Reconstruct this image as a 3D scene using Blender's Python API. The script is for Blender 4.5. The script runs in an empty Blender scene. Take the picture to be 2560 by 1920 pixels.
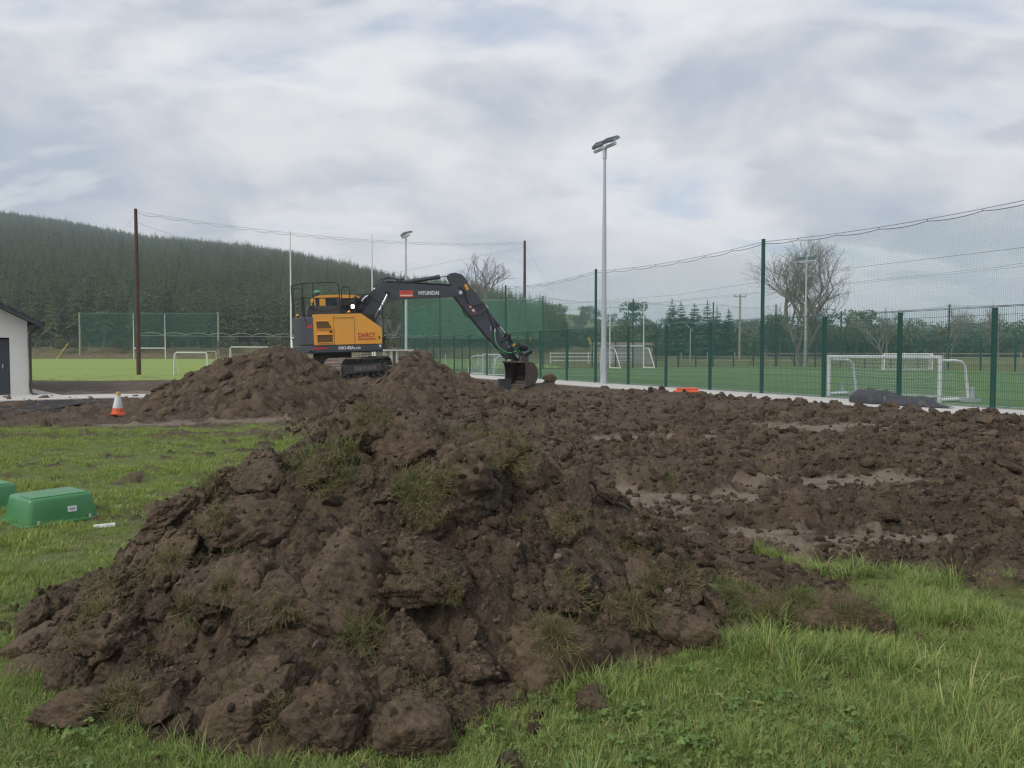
import bpy, math, random
import numpy as np
from mathutils import Vector, Matrix

sc = bpy.context.scene
COL = sc.collection
R = math.radians

# ------------------------------------------------------------------ camera, sky, sun, exposure
cam_data = bpy.data.cameras.new('camera')
cam = bpy.data.objects.new('camera', cam_data)
COL.objects.link(cam)
cam.location = (0, 0, 1.36)
cam.rotation_euler = (R(90 - 2.353), 0, 0)
cam_data.sensor_width = 36
cam_data.lens = 27.04
cam_data.clip_start = 0.05
cam_data.clip_end = 6000
sc.camera = cam

SUN_EL, SUN_AZ = R(42), R(226)          # azimuth clockwise from +Y (the view direction)
world = bpy.data.worlds.new('World')
sc.world = world
world.use_nodes = True
wn, wl = world.node_tree.nodes, world.node_tree.links
wn.clear()
w_out = wn.new('ShaderNodeOutputWorld')
w_bg = wn.new('ShaderNodeBackground')
w_bg.inputs['Strength'].default_value = 0.1
wl.new(w_bg.outputs[0], w_out.inputs[0])
sky = wn.new('ShaderNodeTexSky')
sky.sky_type = 'NISHITA'
sky.sun_disc = False
sky.sun_elevation = SUN_EL
sky.sun_rotation = SUN_AZ
sky.air_density = 1.0
sky.dust_density = 2.0
tc = wn.new('ShaderNodeTexCoord')
sep = wn.new('ShaderNodeSeparateXYZ')
wl.new(tc.outputs['Generated'], sep.inputs[0])


def wmath(op, a, b=None, c=None, clamp=False):
    n = wn.new('ShaderNodeMath')
    n.operation = op
    n.use_clamp = clamp
    for i, v in enumerate((a, b, c)):
        if v is None:
            continue
        if isinstance(v, (int, float)):
            n.inputs[i].default_value = v
        else:
            wl.new(v, n.inputs[i])
    return n.outputs[0]


def wmix(fac, a, b):
    n = wn.new('ShaderNodeMix')
    n.data_type = 'RGBA'
    for s, v in ((n.inputs[0], fac), (n.inputs[6], a), (n.inputs[7], b)):
        if isinstance(v, (int, float)):
            s.default_value = v
        elif isinstance(v, tuple):
            s.default_value = (*v, 1)
        else:
            wl.new(v, s)
    return n.outputs[2]


def wnoise(vec, scale, detail, rough, dist=0.0, off=(0, 0, 0), stretch=(1, 1, 1)):
    m = wn.new('ShaderNodeMapping')
    m.inputs['Location'].default_value = off
    m.inputs['Scale'].default_value = stretch
    wl.new(vec, m.inputs[0])
    n = wn.new('ShaderNodeTexNoise')
    n.inputs['Scale'].default_value = scale
    n.inputs['Detail'].default_value = detail
    n.inputs['Roughness'].default_value = rough
    n.inputs['Distortion'].default_value = dist
    wl.new(m.outputs[0], n.inputs[0])
    return n.outputs[0]


def wrange(v, a, b):
    n = wn.new('ShaderNodeMapRange')
    n.interpolation_type = 'SMOOTHSTEP'
    n.inputs[1].default_value = a
    n.inputs[2].default_value = b
    wl.new(v, n.inputs[0])
    return n.outputs[0]


# a cloud deck overhead: directions are projected on a flat layer, so banks flatten towards the horizon
zc = wmath('ADD', wmath('MAXIMUM', sep.outputs[2], 0.0), 0.30)
cx = wmath('DIVIDE', sep.outputs[0], zc)
cy = wmath('DIVIDE', sep.outputs[1], zc)
comb = wn.new('ShaderNodeCombineXYZ')
wl.new(cx, comb.inputs[0])
wl.new(cy, comb.inputs[1])
P2 = comb.outputs[0]
n_big = wnoise(P2, 1.15, 4, 0.5, 0.3, (3.1, 1.7, 0), (1.0, 1.15, 1))
n_mid = wnoise(P2, 3.4, 6, 0.55, 0.2, (0.4, 5.2, 0), (0.85, 1.25, 1))
n_gap = wnoise(P2, 1.9, 6, 0.52, 0.3, (7.3, 2.2, 0), (0.8, 1.3, 1))
n_dir = wnoise(tc.outputs['Generated'], 3.6, 7, 0.56, 0.2, (1.3, 4.4, 2.0), (1.0, 1.0, 1.9))
shade = wmath('ADD', wmath('MULTIPLY', n_big, 0.28), wmath('ADD', wmath('MULTIPLY', n_mid, 0.14), wmath('MULTIPLY', n_dir, 0.58)))
cloud = wmix(wrange(shade, 0.40, 0.60), (4.2, 4.7, 5.6), (7.1, 7.1, 7.3))
gap_a = wrange(n_gap, 0.52, 0.70)
blue = wmix(0.55, sky.outputs[0], (5.6, 6.7, 8.7))
cloud = wmix(wmath('MULTIPLY', gap_a, 0.55), cloud, blue)
rim = wmath('MULTIPLY', wrange(n_gap, 0.49, 0.56), wmath('SUBTRACT', 1.0, wrange(n_gap, 0.57, 0.66)))
cloud = wmix(wmath('MULTIPLY', rim, 0.35), cloud, (8.6, 8.6, 8.7))
low = wmath('SUBTRACT', 1.0, wrange(sep.outputs[2], 0.0, 0.16))
cloud = wmix(wmath('MULTIPLY', low, 0.55), cloud, (6.0, 6.45, 7.2))
wl.new(cloud, w_bg.inputs[0])

sun_data = bpy.data.lights.new('sun', 'SUN')
sun = bpy.data.objects.new('sun', sun_data)
COL.objects.link(sun)
sun_data.energy = 1.5
sun_data.angle = R(12)
sun_data.color = (1.0, 0.95, 0.88)
sdir = Vector((math.sin(SUN_AZ) * math.cos(SUN_EL), math.cos(SUN_AZ) * math.cos(SUN_EL), math.sin(SUN_EL)))
sun.rotation_euler = sdir.to_track_quat('Z', 'Y').to_euler()
sun.location = sdir * 60

sc.view_settings.view_transform = 'Standard'
sc.view_settings.look = 'None'
sc.view_settings.exposure = 0.2
sc.view_settings.gamma = 1.0
sc.view_settings.use_curve_mapping = False
sc.render.engine = 'CYCLES'
sc.cycles.max_bounces = 5
sc.cycles.diffuse_bounces = 3
sc.cycles.glossy_bounces = 2
sc.cycles.transmission_bounces = 3
sc.cycles.transparent_max_bounces = 12
sc.cycles.volume_bounces = 1
sc.cycles.use_denoising = True
sc.cycles.denoiser = 'OPENIMAGEDENOISE'
sc.cycles.denoising_input_passes = 'RGB_ALBEDO_NORMAL'
sc.cycles.denoising_prefilter = 'ACCURATE'
sc.cycles.filter_width = 1.3


# ------------------------------------------------------------------ helpers: noise
def _hash(xi, yi, seed):
    h = (xi.astype(np.int64) * 374761393 + yi.astype(np.int64) * 668265263 + seed * 2246822519) & 0xffffffff
    h = ((h ^ (h >> 13)) * 1274126177) & 0xffffffff
    h = ((h ^ (h >> 16)) * 2654435761) & 0xffffffff
    return h ^ (h >> 15)


def perlin(x, y, seed=0):
    x = np.asarray(x, float)
    y = np.asarray(y, float)
    xi, yi = np.floor(x), np.floor(y)
    xf, yf = x - xi, y - yi
    u = xf * xf * xf * (xf * (xf * 6 - 15) + 10)
    v = yf * yf * yf * (yf * (yf * 6 - 15) + 10)

    def g(ox, oy):
        a = _hash(xi + ox, yi + oy, seed) * (2 * math.pi / 4294967296.0)
        return np.cos(a) * (xf - ox) + np.sin(a) * (yf - oy)
    a = g(0, 0) * (1 - u) + g(1, 0) * u
    b = g(0, 1) * (1 - u) + g(1, 1) * u
    return (a * (1 - v) + b * v) * 1.4


def fbm(x, y, octaves=4, seed=0, gain=0.5, ridged=False):
    s, a, f, t = 0.0, 1.0, 1.0, 0.0
    for k in range(octaves):
        n = perlin(x * f + k * 17.3, y * f - k * 9.1, seed + k)
        if ridged:
            n = 1 - 2 * np.abs(n)
        s = s + a * n
        t += a
        a *= gain
        f *= 2.07
    return s / t


def sstep(a, b, x):
    t = np.clip((x - a) / (b - a), 0, 1)
    return t * t * (3 - 2 * t)


# ------------------------------------------------------------------ helpers: meshes and objects
def mesh_np(name, V, F, smooth=False):
    """V (n,3), F (m,k) all faces with k corners"""
    me = bpy.data.meshes.new(name)
    V = np.ascontiguousarray(V, dtype=np.float32)
    F = np.ascontiguousarray(F, dtype=np.int32)
    m, k = F.shape
    me.vertices.add(len(V))
    me.vertices.foreach_set('co', V.ravel())
    me.loops.add(m * k)
    me.loops.foreach_set('vertex_index', F.ravel())
    me.polygons.add(m)
    me.polygons.foreach_set('loop_start', np.arange(0, m * k, k, dtype=np.int32))
    me.polygons.foreach_set('loop_total', np.full(m, k, dtype=np.int32))
    if smooth:
        me.polygons.foreach_set('use_smooth', np.ones(m, dtype=bool))
    me.update(calc_edges=True)
    return me


def attr(me, name, data, typ='FLOAT', dom='POINT'):
    a = me.attributes.new(name, typ, dom)
    if typ == 'FLOAT_VECTOR':
        a.data.foreach_set('vector', np.ascontiguousarray(data, dtype=np.float32).ravel())
    else:
        a.data.foreach_set('value', np.ascontiguousarray(data).ravel())


class MB:
    """collects shapes into one mesh"""

    def __init__(s):
        s.v, s.f, s.sm = [], [], []

    def add(s, vs, fs, smooth=False, M=None):
        o = len(s.v)
        for p in vs:
            p = Vector(p)
            s.v.append(tuple(M @ p) if M is not None else tuple(p))
        for q in fs:
            s.f.append([o + i for i in q])
            s.sm.append(smooth)
        return s

    def box(s, c, d, M=None, taper=1.0):
        x, y, z = d[0] / 2, d[1] / 2, d[2] / 2
        t = taper
        vs = [(c[0] + i * x * (t if k > 0 else 1), c[1] + j * y * (t if k > 0 else 1), c[2] + k * z)
              for k in (-1, 1) for i, j in ((-1, -1), (1, -1), (1, 1), (-1, 1))]
        return s.add(vs, [(3, 2, 1, 0), (4, 5, 6, 7), (0, 1, 5, 4), (1, 2, 6, 5), (2, 3, 7, 6), (3, 0, 4, 7)], False, M)

    def tube(s, pts, r, n=8, caps=True, smooth=True, M=None, up=None):
        """pts list of points, r a radius or a list of radii"""
        pts = [Vector(p) for p in pts]
        rs = r if isinstance(r, (list, tuple)) else [r] * len(pts)
        rings, prev = [], None
        for i, p in enumerate(pts):
            d = (pts[min(i + 1, len(pts) - 1)] - pts[max(i - 1, 0)])
            if d.length < 1e-9:
                d = Vector((0, 0, 1))
            d.normalize()
            if prev is None:
                a = Vector((0, 0, 1)) if abs(d.z) < 0.9 else Vector((1, 0, 0))
                if up is not None:
                    a = Vector(up)
                x = d.cross(a).normalized()
            else:
                x = (prev - d * prev.dot(d)).normalized()
            prev = x
            y = d.cross(x)
            rings.append([p + (x * math.cos(2 * math.pi * k / n) + y * math.sin(2 * math.pi * k / n)) * rs[i] for k in range(n)])
        vs = [q for rg in rings for q in rg]
        fs = []
        for i in range(len(pts) - 1):
            for k in range(n):
                a, b = i * n + k, i * n + (k + 1) % n
                fs.append((a, b, b + n, a + n))
        s.add(vs, fs, smooth, M)
        if caps:
            s.add(rings[0], [list(range(n))[::-1]], False, M)
            s.add(rings[-1], [list(range(n))], False, M)
        return s

    def cyl(s, p0, p1, r0, r1=None, n=12, caps=True, smooth=True, M=None):
        return s.tube([p0, p1], [r0, r0 if r1 is None else r1], n, caps, smooth, M)

    def prism(s, prof, y0, y1, M=None, smooth=False):
        """prof: list of (x, z) extruded along y"""
        n = len(prof)
        vs = [(x, y0, z) for x, z in prof] + [(x, y1, z) for x, z in prof]
        fs = [(i, (i + 1) % n, n + (i + 1) % n, n + i) for i in range(n)]
        s.add(vs, fs, smooth, M)
        s.add(vs[:n], [list(range(n))[::-1]], False, M)
        s.add(vs[n:], [list(range(n))], False, M)
        return s

    def sphere(s, c, r, nu=12, nv=8, sc3=(1, 1, 1), M=None, half=False):
        vs, fs = [], []
        for i in range(nv + 1):
            th = (math.pi / 2 if half else math.pi) * i / nv
            for j in range(nu):
                ph = 2 * math.pi * j / nu
                vs.append((c[0] + r * sc3[0] * math.sin(th) * math.cos(ph), c[1] + r * sc3[1] * math.sin(th) * math.sin(ph), c[2] + r * sc3[2] * math.cos(th)))
        for i in range(nv):
            for j in range(nu):
                a, b = i * nu + j, i * nu + (j + 1) % nu
                fs.append((a, a + nu, b + nu, b))
        return s.add(vs, fs, True, M)

    def mesh(s, name):
        me = bpy.data.meshes.new(name)
        me.from_pydata(s.v, [], s.f)
        me.polygons.foreach_set('use_smooth', s.sm)
        me.update()
        return me

    def build(s, name, mat=None, parent=None, bevel=0.0, seg=2):
        o = link(name, s.mesh(name), mat, parent)
        if bevel:
            b = o.modifiers.new('bevel', 'BEVEL')
            b.width = bevel
            b.segments = seg
            b.limit_method = 'ANGLE'
            b.angle_limit = R(35)
        return o


def link(name, data, mat=None, parent=None):
    o = bpy.data.objects.new(name, data)
    COL.objects.link(o)
    if mat is not None and data is not None:
        ms = mat if isinstance(mat, (list, tuple)) else [mat]
        if len(data.materials) == 0:
            for m in ms:
                data.materials.append(m)
    if parent is not None:
        o.parent = parent
    return o


def tag(o, label=None, cat=None, group=None, kind=None):
    if label:
        o['label'] = label
    if cat:
        o['category'] = cat
    if group:
        o['group'] = group
    if kind:
        o['kind'] = kind
    return o


def empty(name, loc=(0, 0, 0), rz=0.0, label=None, cat=None, group=None):
    o = bpy.data.objects.new(name, None)
    COL.objects.link(o)
    o.location = loc
    o.rotation_euler = (0, 0, rz)
    o.empty_display_size = 0.2
    return tag(o, label, cat, group)


def copy_tree(o, parent=None):
    c = o.copy()
    COL.objects.link(c)
    c.parent = parent
    for ch in list(o.children):
        copy_tree(ch, c)
    return c


# ------------------------------------------------------------------ helpers: materials
def nmat(name):
    m = bpy.data.materials.new(name)
    m.use_nodes = True
    nt = m.node_tree
    return m, nt.nodes, nt.links, nt.nodes['Principled BSDF']


class NT:
    """small node-writing helper"""

    def __init__(s, name):
        s.m, s.n, s.l, s.b = nmat(name)
        s.tc = s.n.new('ShaderNodeTexCoord')

    def put(s, sock, v):
        if isinstance(v, (int, float)):
            sock.default_value = v
        elif isinstance(v, tuple):
            sock.default_value = (*v, 1) if len(v) == 3 and len(sock.default_value) == 4 else v
        elif v is not None:
            s.l.new(v, sock)

    def noise(s, scale, detail=4, rough=0.55, vec=None, stretch=None, dist=0.0, off=None):
        v = vec if vec is not None else s.tc.outputs['Object']
        if stretch is not None or off is not None:
            m = s.n.new('ShaderNodeMapping')
            if stretch is not None:
                m.inputs['Scale'].default_value = stretch
            if off is not None:
                m.inputs['Location'].default_value = off
            s.l.new(v, m.inputs[0])
            v = m.outputs[0]
        n = s.n.new('ShaderNodeTexNoise')
        n.inputs['Scale'].default_value = scale
        n.inputs['Detail'].default_value = detail
        n.inputs['Roughness'].default_value = rough
        n.inputs['Distortion'].default_value = dist
        s.l.new(v, n.inputs[0])
        return n.outputs[0]

    def math(s, op, a, b=None, clamp=False):
        n = s.n.new('ShaderNodeMath')
        n.operation = op
        n.use_clamp = clamp
        s.put(n.inputs[0], a)
        s.put(n.inputs[1], b)
        return n.outputs[0]

    def rng(s, v, a, b, c=0.0, d=1.0):
        n = s.n.new('ShaderNodeMapRange')
        n.interpolation_type = 'SMOOTHSTEP'
        s.put(n.inputs[0], v)
        n.inputs[1].default_value = a
        n.inputs[2].default_value = b
        n.inputs[3].default_value = c
        n.inputs[4].default_value = d
        return n.outputs[0]

    def mix(s, fac, a, b, mode='MIX'):
        n = s.n.new('ShaderNodeMix')
        n.data_type = 'RGBA'
        n.blend_type = mode
        s.put(n.inputs[0], fac)
        s.put(n.inputs[6], a)
        s.put(n.inputs[7], b)
        return n.outputs[2]

    def attr(s, name):
        n = s.n.new('ShaderNodeAttribute')
        n.attribute_name = name
        return n.outputs['Fac']

    def rand(s):
        return s.n.new('ShaderNodeObjectInfo').outputs['Random']

    def bump(s, h, strength=0.5, dist=0.02, normal=None):
        n = s.n.new('ShaderNodeBump')
        n.inputs['Strength'].default_value = strength
        n.inputs['Distance'].default_value = dist
        s.l.new(h, n.inputs['Height'])
        if normal is not None:
            s.l.new(normal, n.inputs['Normal'])
        return n.outputs[0]

    def fin(s, col=None, rough=None, normal=None, metal=None, spec=None):
        s.put(s.b.inputs['Base Color'], col)
        s.put(s.b.inputs['Roughness'], rough)
        if normal is not None:
            s.l.new(normal, s.b.inputs['Normal'])
        s.put(s.b.inputs['Metallic'], metal)
        s.put(s.b.inputs['Specular IOR Level'], spec)
        return s.m


def paint(name, col, rough=0.5, var=0.12, scale=6.0, metal=0.0, dirt=None, dirt_amt=0.0, bump=0.0, spec=0.5):
    """plain surface with uneven tone, optional patchy dirt and fine relief"""
    t = NT(name)
    a = tuple(max(0, c * (1 - var)) for c in col)
    b = tuple(min(1, c * (1 + var)) for c in col)
    c = t.mix(t.noise(scale, 5, 0.6), a, b)
    if dirt is not None:
        d = t.math('MULTIPLY', t.rng(t.noise(scale * 0.7, 6, 0.65, off=(4, 2, 7)), 0.42, 0.72), dirt_amt)
        c = t.mix(d, c, dirt)
    r = t.math('ADD', t.math('MULTIPLY', t.noise(scale * 2.3, 3), 0.25), rough - 0.12)
    nm = t.bump(t.noise(scale * 9, 4, 0.6), bump, 0.01) if bump else None
    return t.fin(c, r, nm, metal, spec)


# ------------------------------------------------------------------ helpers: scattering for stuff
def scatter(name, points, rots, scales, idxs, protos, parent=None):
    """one stuff object: prototypes instanced on points"""
    n = len(points)
    me = bpy.data.meshes.new(name)
    me.vertices.add(n)
    me.vertices.foreach_set('co', np.ascontiguousarray(points, dtype=np.float32).ravel())
    attr(me, 'rot', rots, 'FLOAT_VECTOR')
    attr(me, 'scl', scales, 'FLOAT_VECTOR')
    attr(me, 'idx', np.ascontiguousarray(idxs, dtype=np.int32), 'INT')
    me.update()
    col = bpy.data.collections.new(name + '_kinds')
    for k, p in enumerate(protos):
        p.name = f'{name}_kind_{k:02d}'
        col.objects.link(p)
    g = bpy.data.node_groups.new(name + '_spread', 'GeometryNodeTree')
    g.interface.new_socket('Geometry', in_out='INPUT', socket_type='NodeSocketGeometry')
    g.interface.new_socket('Geometry', in_out='OUTPUT', socket_type='NodeSocketGeometry')
    N, L = g.nodes, g.links
    gi, go = N.new('NodeGroupInput'), N.new('NodeGroupOutput')
    ins = N.new('GeometryNodeInstanceOnPoints')
    ci = N.new('GeometryNodeCollectionInfo')
    ci.inputs[0].default_value = col
    ci.inputs[1].default_value = True
    ci.inputs[2].default_value = True
    ins.inputs['Pick Instance'].default_value = True

    def na(nm, dt):
        a = N.new('GeometryNodeInputNamedAttribute')
        a.data_type = dt
        a.inputs[0].default_value = nm
        return a.outputs[0]
    L.new(gi.outputs[0], ins.inputs['Points'])
    L.new(ci.outputs[0], ins.inputs['Instance'])
    L.new(na('rot', 'FLOAT_VECTOR'), ins.inputs['Rotation'])
    L.new(na('scl', 'FLOAT_VECTOR'), ins.inputs['Scale'])
    L.new(na('idx', 'INT'), ins.inputs['Instance Index'])
    L.new(ins.outputs[0], go.inputs[0])
    o = link(name, me, None, parent)
    md = o.modifiers.new('spread', 'NODES')
    md.node_group = g
    o['kind'] = 'stuff'
    return o


def proto(name, me, mat):
    me.materials.append(mat)
    return bpy.data.objects.new(name, me)
# ================================================================== THE GROUND
rng = np.random.default_rng(7)
random.seed(7)
FD = np.array((-0.443, 0.8965))            # direction of the near pitch fence
FN = np.array((-0.8965, -0.443))           # from that fence towards the dug ground
F0 = np.array((11.44, 18.27))


def fence_sd(X, Y):
    return (X - F0[0]) * FN[0] + (Y - F0[1]) * FN[1], (X - F0[0]) * FD[0] + (Y - F0[1]) * FD[1]


def base_z(X, Y):
    return -0.12 + 0.12 * sstep(8, 14, Y) - 0.115 * sstep(-9.5, -11.5, X) * sstep(15.5, 18, Y) * sstep(34, 31, Y)


def grass_mask(X, Y):
    n = fbm(X * 0.9, Y * 0.9, 4, 51) * 0.9
    n2 = fbm(X * 3.1, Y * 3.1, 3, 57)
    br = np.interp(X, [-0.5, 1.15, 1.82, 2.45, 2.75, 3.2, 4.0, 9], [4.2, 5.75, 5.55, 5.3, 4.95, 4.45, 4.1, 3.9])
    right = sstep(-0.22, 0.18, br - Y + 0.45 * n + 0.2 * n2)
    right = right * (1 - 0.75 * sstep(0.22, 0.48, fbm(X * 1.9 + 3, Y * 1.9, 3, 83)))
    bx = np.interp(Y, [0, 4.5, 7, 11, 14, 20], [-1.2, -1.9, -2.2, -2.9, -3.7, -4.0])
    left = sstep(-0.35, 0.35, bx - X + 0.7 * n) * sstep(-0.6, 0.6, 14.0 - Y + 1.4 * n)
    ruts = sstep(0.16, 0.42, n2 + 0.5 * fbm(X * 0.5, Y * 2.6, 3, 77)) * sstep(4.5, 9, Y)
    band = np.exp(-((Y - 12.7 + 0.3 * n) / 0.28) ** 2) * sstep(-0.15, 0.1, n2 + 0.2)
    bare = np.exp(-(((X + 3.2) / 0.6) ** 2 + ((Y - 7.2) / 0.7) ** 2)) * 0.8
    left = left * (1 - 0.8 * np.clip(ruts + band + bare, 0, 1))
    near = sstep(-0.3, 0.3, 3.4 - Y + 0.5 * n) * (1 - 0.6 * sstep(0.28, 0.5, fbm(X * 2.3, Y * 2.3, 3, 87)))
    return np.clip(np.maximum(np.maximum(right, left), near), 0, 1)


def mud_mask(X, Y):
    n = fbm(X * 1.3, Y * 1.3, 4, 61)
    m = np.zeros_like(X)
    for cx, cy, ax, ay, rot in ((1.9, 7.5, 1.5, 0.75, 0.25), (2.5, 6.0, 1.3, 0.55, -0.1), (3.6, 8.6, 1.6, 0.6, 0.2), (0.9, 7.6, 0.7, 0.9, 0.0),
                                (-5.4, 14.9, 2.0, 0.75, 0.05), (-6.6, 14.3, 1.4, 0.45, 0.0), (-4.4, 15.2, 1.2, 0.6, 0.0), (-13.5, 27.5, 9.0, 2.6, 0.0), (-9, 31, 6, 2, 0),
                                (4.6, 29.5, 1.3, 1.0, -1.1), (5.6, 14.0, 2.2, 0.9, 0.2), (2.2, 12.4, 1.6, 0.5, 0.3), (4.6, 5.4, 0.9, 0.3, 0)):
        c, s = math.cos(rot), math.sin(rot)
        dx, dy = X - cx, Y - cy
        d = ((dx * c + dy * s) / ax) ** 2 + ((-dx * s + dy * c) / ay) ** 2
        m = np.maximum(m, sstep(0.85, 0.15, d + 1.3 * n + 0.5 * fbm(X * 4, Y * 4, 3, 67)))
    return m


def mound(X, Y):
    """large relief of the dug area"""
    sd, s = fence_sd(X, Y)
    z = 0.52 * sstep(5.2, 2.4, np.hypot((X + 5.0) * 0.9, Y - 25.2))
    z = z + 0.16 * np.exp(-((X + 4.6) / 3.2) ** 2 - ((Y - 20.4) / 1.6) ** 2)
    z = z + 0.16 * np.exp(-((sd - 3.6) / 0.75) ** 2) * sstep(12.0, 8.5, s) * (0.75 + 0.6 * fbm(s * 0.5, sd * 0.0, 3, 91))
    z = z + 0.20 * np.exp(-((X - 0.9) / 0.75) ** 2 - ((Y - 28.0) / 0.8) ** 2)
    z = z + 0.30 * np.exp(-((X - 1.38) / 0.22) ** 2 - ((Y - 28.3) / 0.25) ** 2)
    z = z + 0.12 * np.exp(-((X - 0.9) / 1.6) ** 2 - ((Y - 9.6) / 1.2) ** 2)
    z = z + 0.16 * np.exp(-((X - 1.5) / 0.6) ** 2 - ((Y - 8.6) / 0.35) ** 2)
    z = z + 0.14 * np.exp(-((X - 2.6) / 0.8) ** 2 - ((Y - 7.0) / 0.35) ** 2)
    z = z + 0.12 * np.exp(-((X - 4.6) / 1.6) ** 2 - ((Y - 7.2) / 0.8) ** 2)
    z = z + 0.16 * np.exp(-((X - 5.6) / 2.2) ** 2 - ((Y - 10.8) / 1.0) ** 2)
    z = z + 0.22 * np.exp(-((X + 2.2) / 2.4) ** 2 - ((Y - 13.5) / 3.4) ** 2)
    return z


class Grid:
    """height grid on which clods are laid; fan grids get coarser with distance"""

    def __init__(s, X, Y, kind, par):
        s.X, s.Y, s.kind, s.par = X, Y, kind, par
        s.tone = np.zeros_like(X)

    def win(s, cx, cy, r):
        n, m = s.X.shape
        if s.kind == 'reg':
            x0, dx, y0, dy = s.par
            i0, i1 = int((cy - r - y0) / dy), int((cy + r - y0) / dy) + 2
            j0, j1 = int((cx - r - x0) / dx), int((cx + r - x0) / dx) + 2
        else:
            u0, du, y0, lr = s.par
            if cy - r < y0:
                return None
            i0, i1 = int(math.log((cy - r) / y0) / lr), int(math.log((cy + r) / y0) / lr) + 2
            us = [(cx + a) / (cy + b) for a in (-r, r) for b in (-r, r)]
            j0, j1 = int((min(us) - u0) / du), int((max(us) - u0) / du) + 2
        i0, j0, i1, j1 = max(i0, 0), max(j0, 0), min(i1, n), min(j1, m)
        if i1 - i0 < 2 or j1 - j0 < 2:
            return None
        return slice(i0, i1), slice(j0, j1)

    def clod(s, cx, cy, r, h, tilt=0.5, asp=1.0, sink=0.0, ang=None, level=0.6, k=6, dirn=None):
        """one faceted lump: the minimum of a tilted top plane and k steep side planes"""
        w = s.win(cx, cy, r * 1.25 * max(1, asp))
        if w is None:
            return
        X, Y, Z, B = s.X[w], s.Y[w], s.Z[w], s.B[w]
        a = random.random() * 6.283 if ang is None else ang
        ca, sa = math.cos(a), math.sin(a)
        dx, dy = (X - cx) / r, (Y - cy) / r
        ex, ey = (dx * ca + dy * sa) / asp, -dx * sa + dy * ca
        if dirn is None:
            ta = random.random() * 6.283
        else:
            ta = dirn
        top = h * (1 + tilt * (dx * math.cos(ta) + dy * math.sin(ta)) + random.uniform(-.1, .1))
        z = top
        p0 = random.random() * 6.283
        for q in range(k):
            b = p0 + 6.283 * q / k + random.uniform(-.35, .35)
            st = random.uniform(1.2, 4.0)
            z = np.minimum(z, st * h * (random.uniform(0.75, 1.1) - (ex * math.cos(b) + ey * math.sin(b))))
        ic, jc = Z.shape[0] // 2, Z.shape[1] // 2
        c = level * B[ic, jc] + (1 - level) * B + z - sink
        up = (c > Z) & (z > -0.3 * h)
        s.Z[w] = np.where(up, c, Z)
        s.tone[w] = np.where(up, random.uniform(-1, 1), s.tone[w])

    def faces(s, keep=None):
        n, m = s.X.shape
        i, j = np.meshgrid(np.arange(n - 1), np.arange(m - 1), indexing='ij')
        a = (i * m + j).ravel()
        F = np.stack((a, a + 1, a + m + 1, a + m), 1)
        if keep is not None:
            F = F[keep[:-1, :-1].ravel() & keep[1:, 1:].ravel()]
        return F

    def at(s, x, y):
        if s.kind == 'reg':
            x0, dx, y0, dy = s.par
            i, j = int(round((y - y0) / dy)), int(round((x - x0) / dx))
        else:
            u0, du, y0, lr = s.par
            i, j = int(round(math.log(max(y, y0) / y0) / lr)), int(round((x / y - u0) / du))
        n, m = s.X.shape
        return float(s.Z[min(max(i, 0), n - 1), min(max(j, 0), m - 1)])

    def at_np(s, x, y):
        if s.kind == 'reg':
            x0, dx, y0, dy = s.par
            i, j = np.rint((y - y0) / dy), np.rint((x - x0) / dx)
        else:
            u0, du, y0, lr = s.par
            i, j = np.rint(np.log(np.maximum(y, y0) / y0) / lr), np.rint((x / y - u0) / du)
        n, m = s.X.shape
        return s.Z[np.clip(i, 0, n - 1).astype(int), np.clip(j, 0, m - 1).astype(int)]


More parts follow.
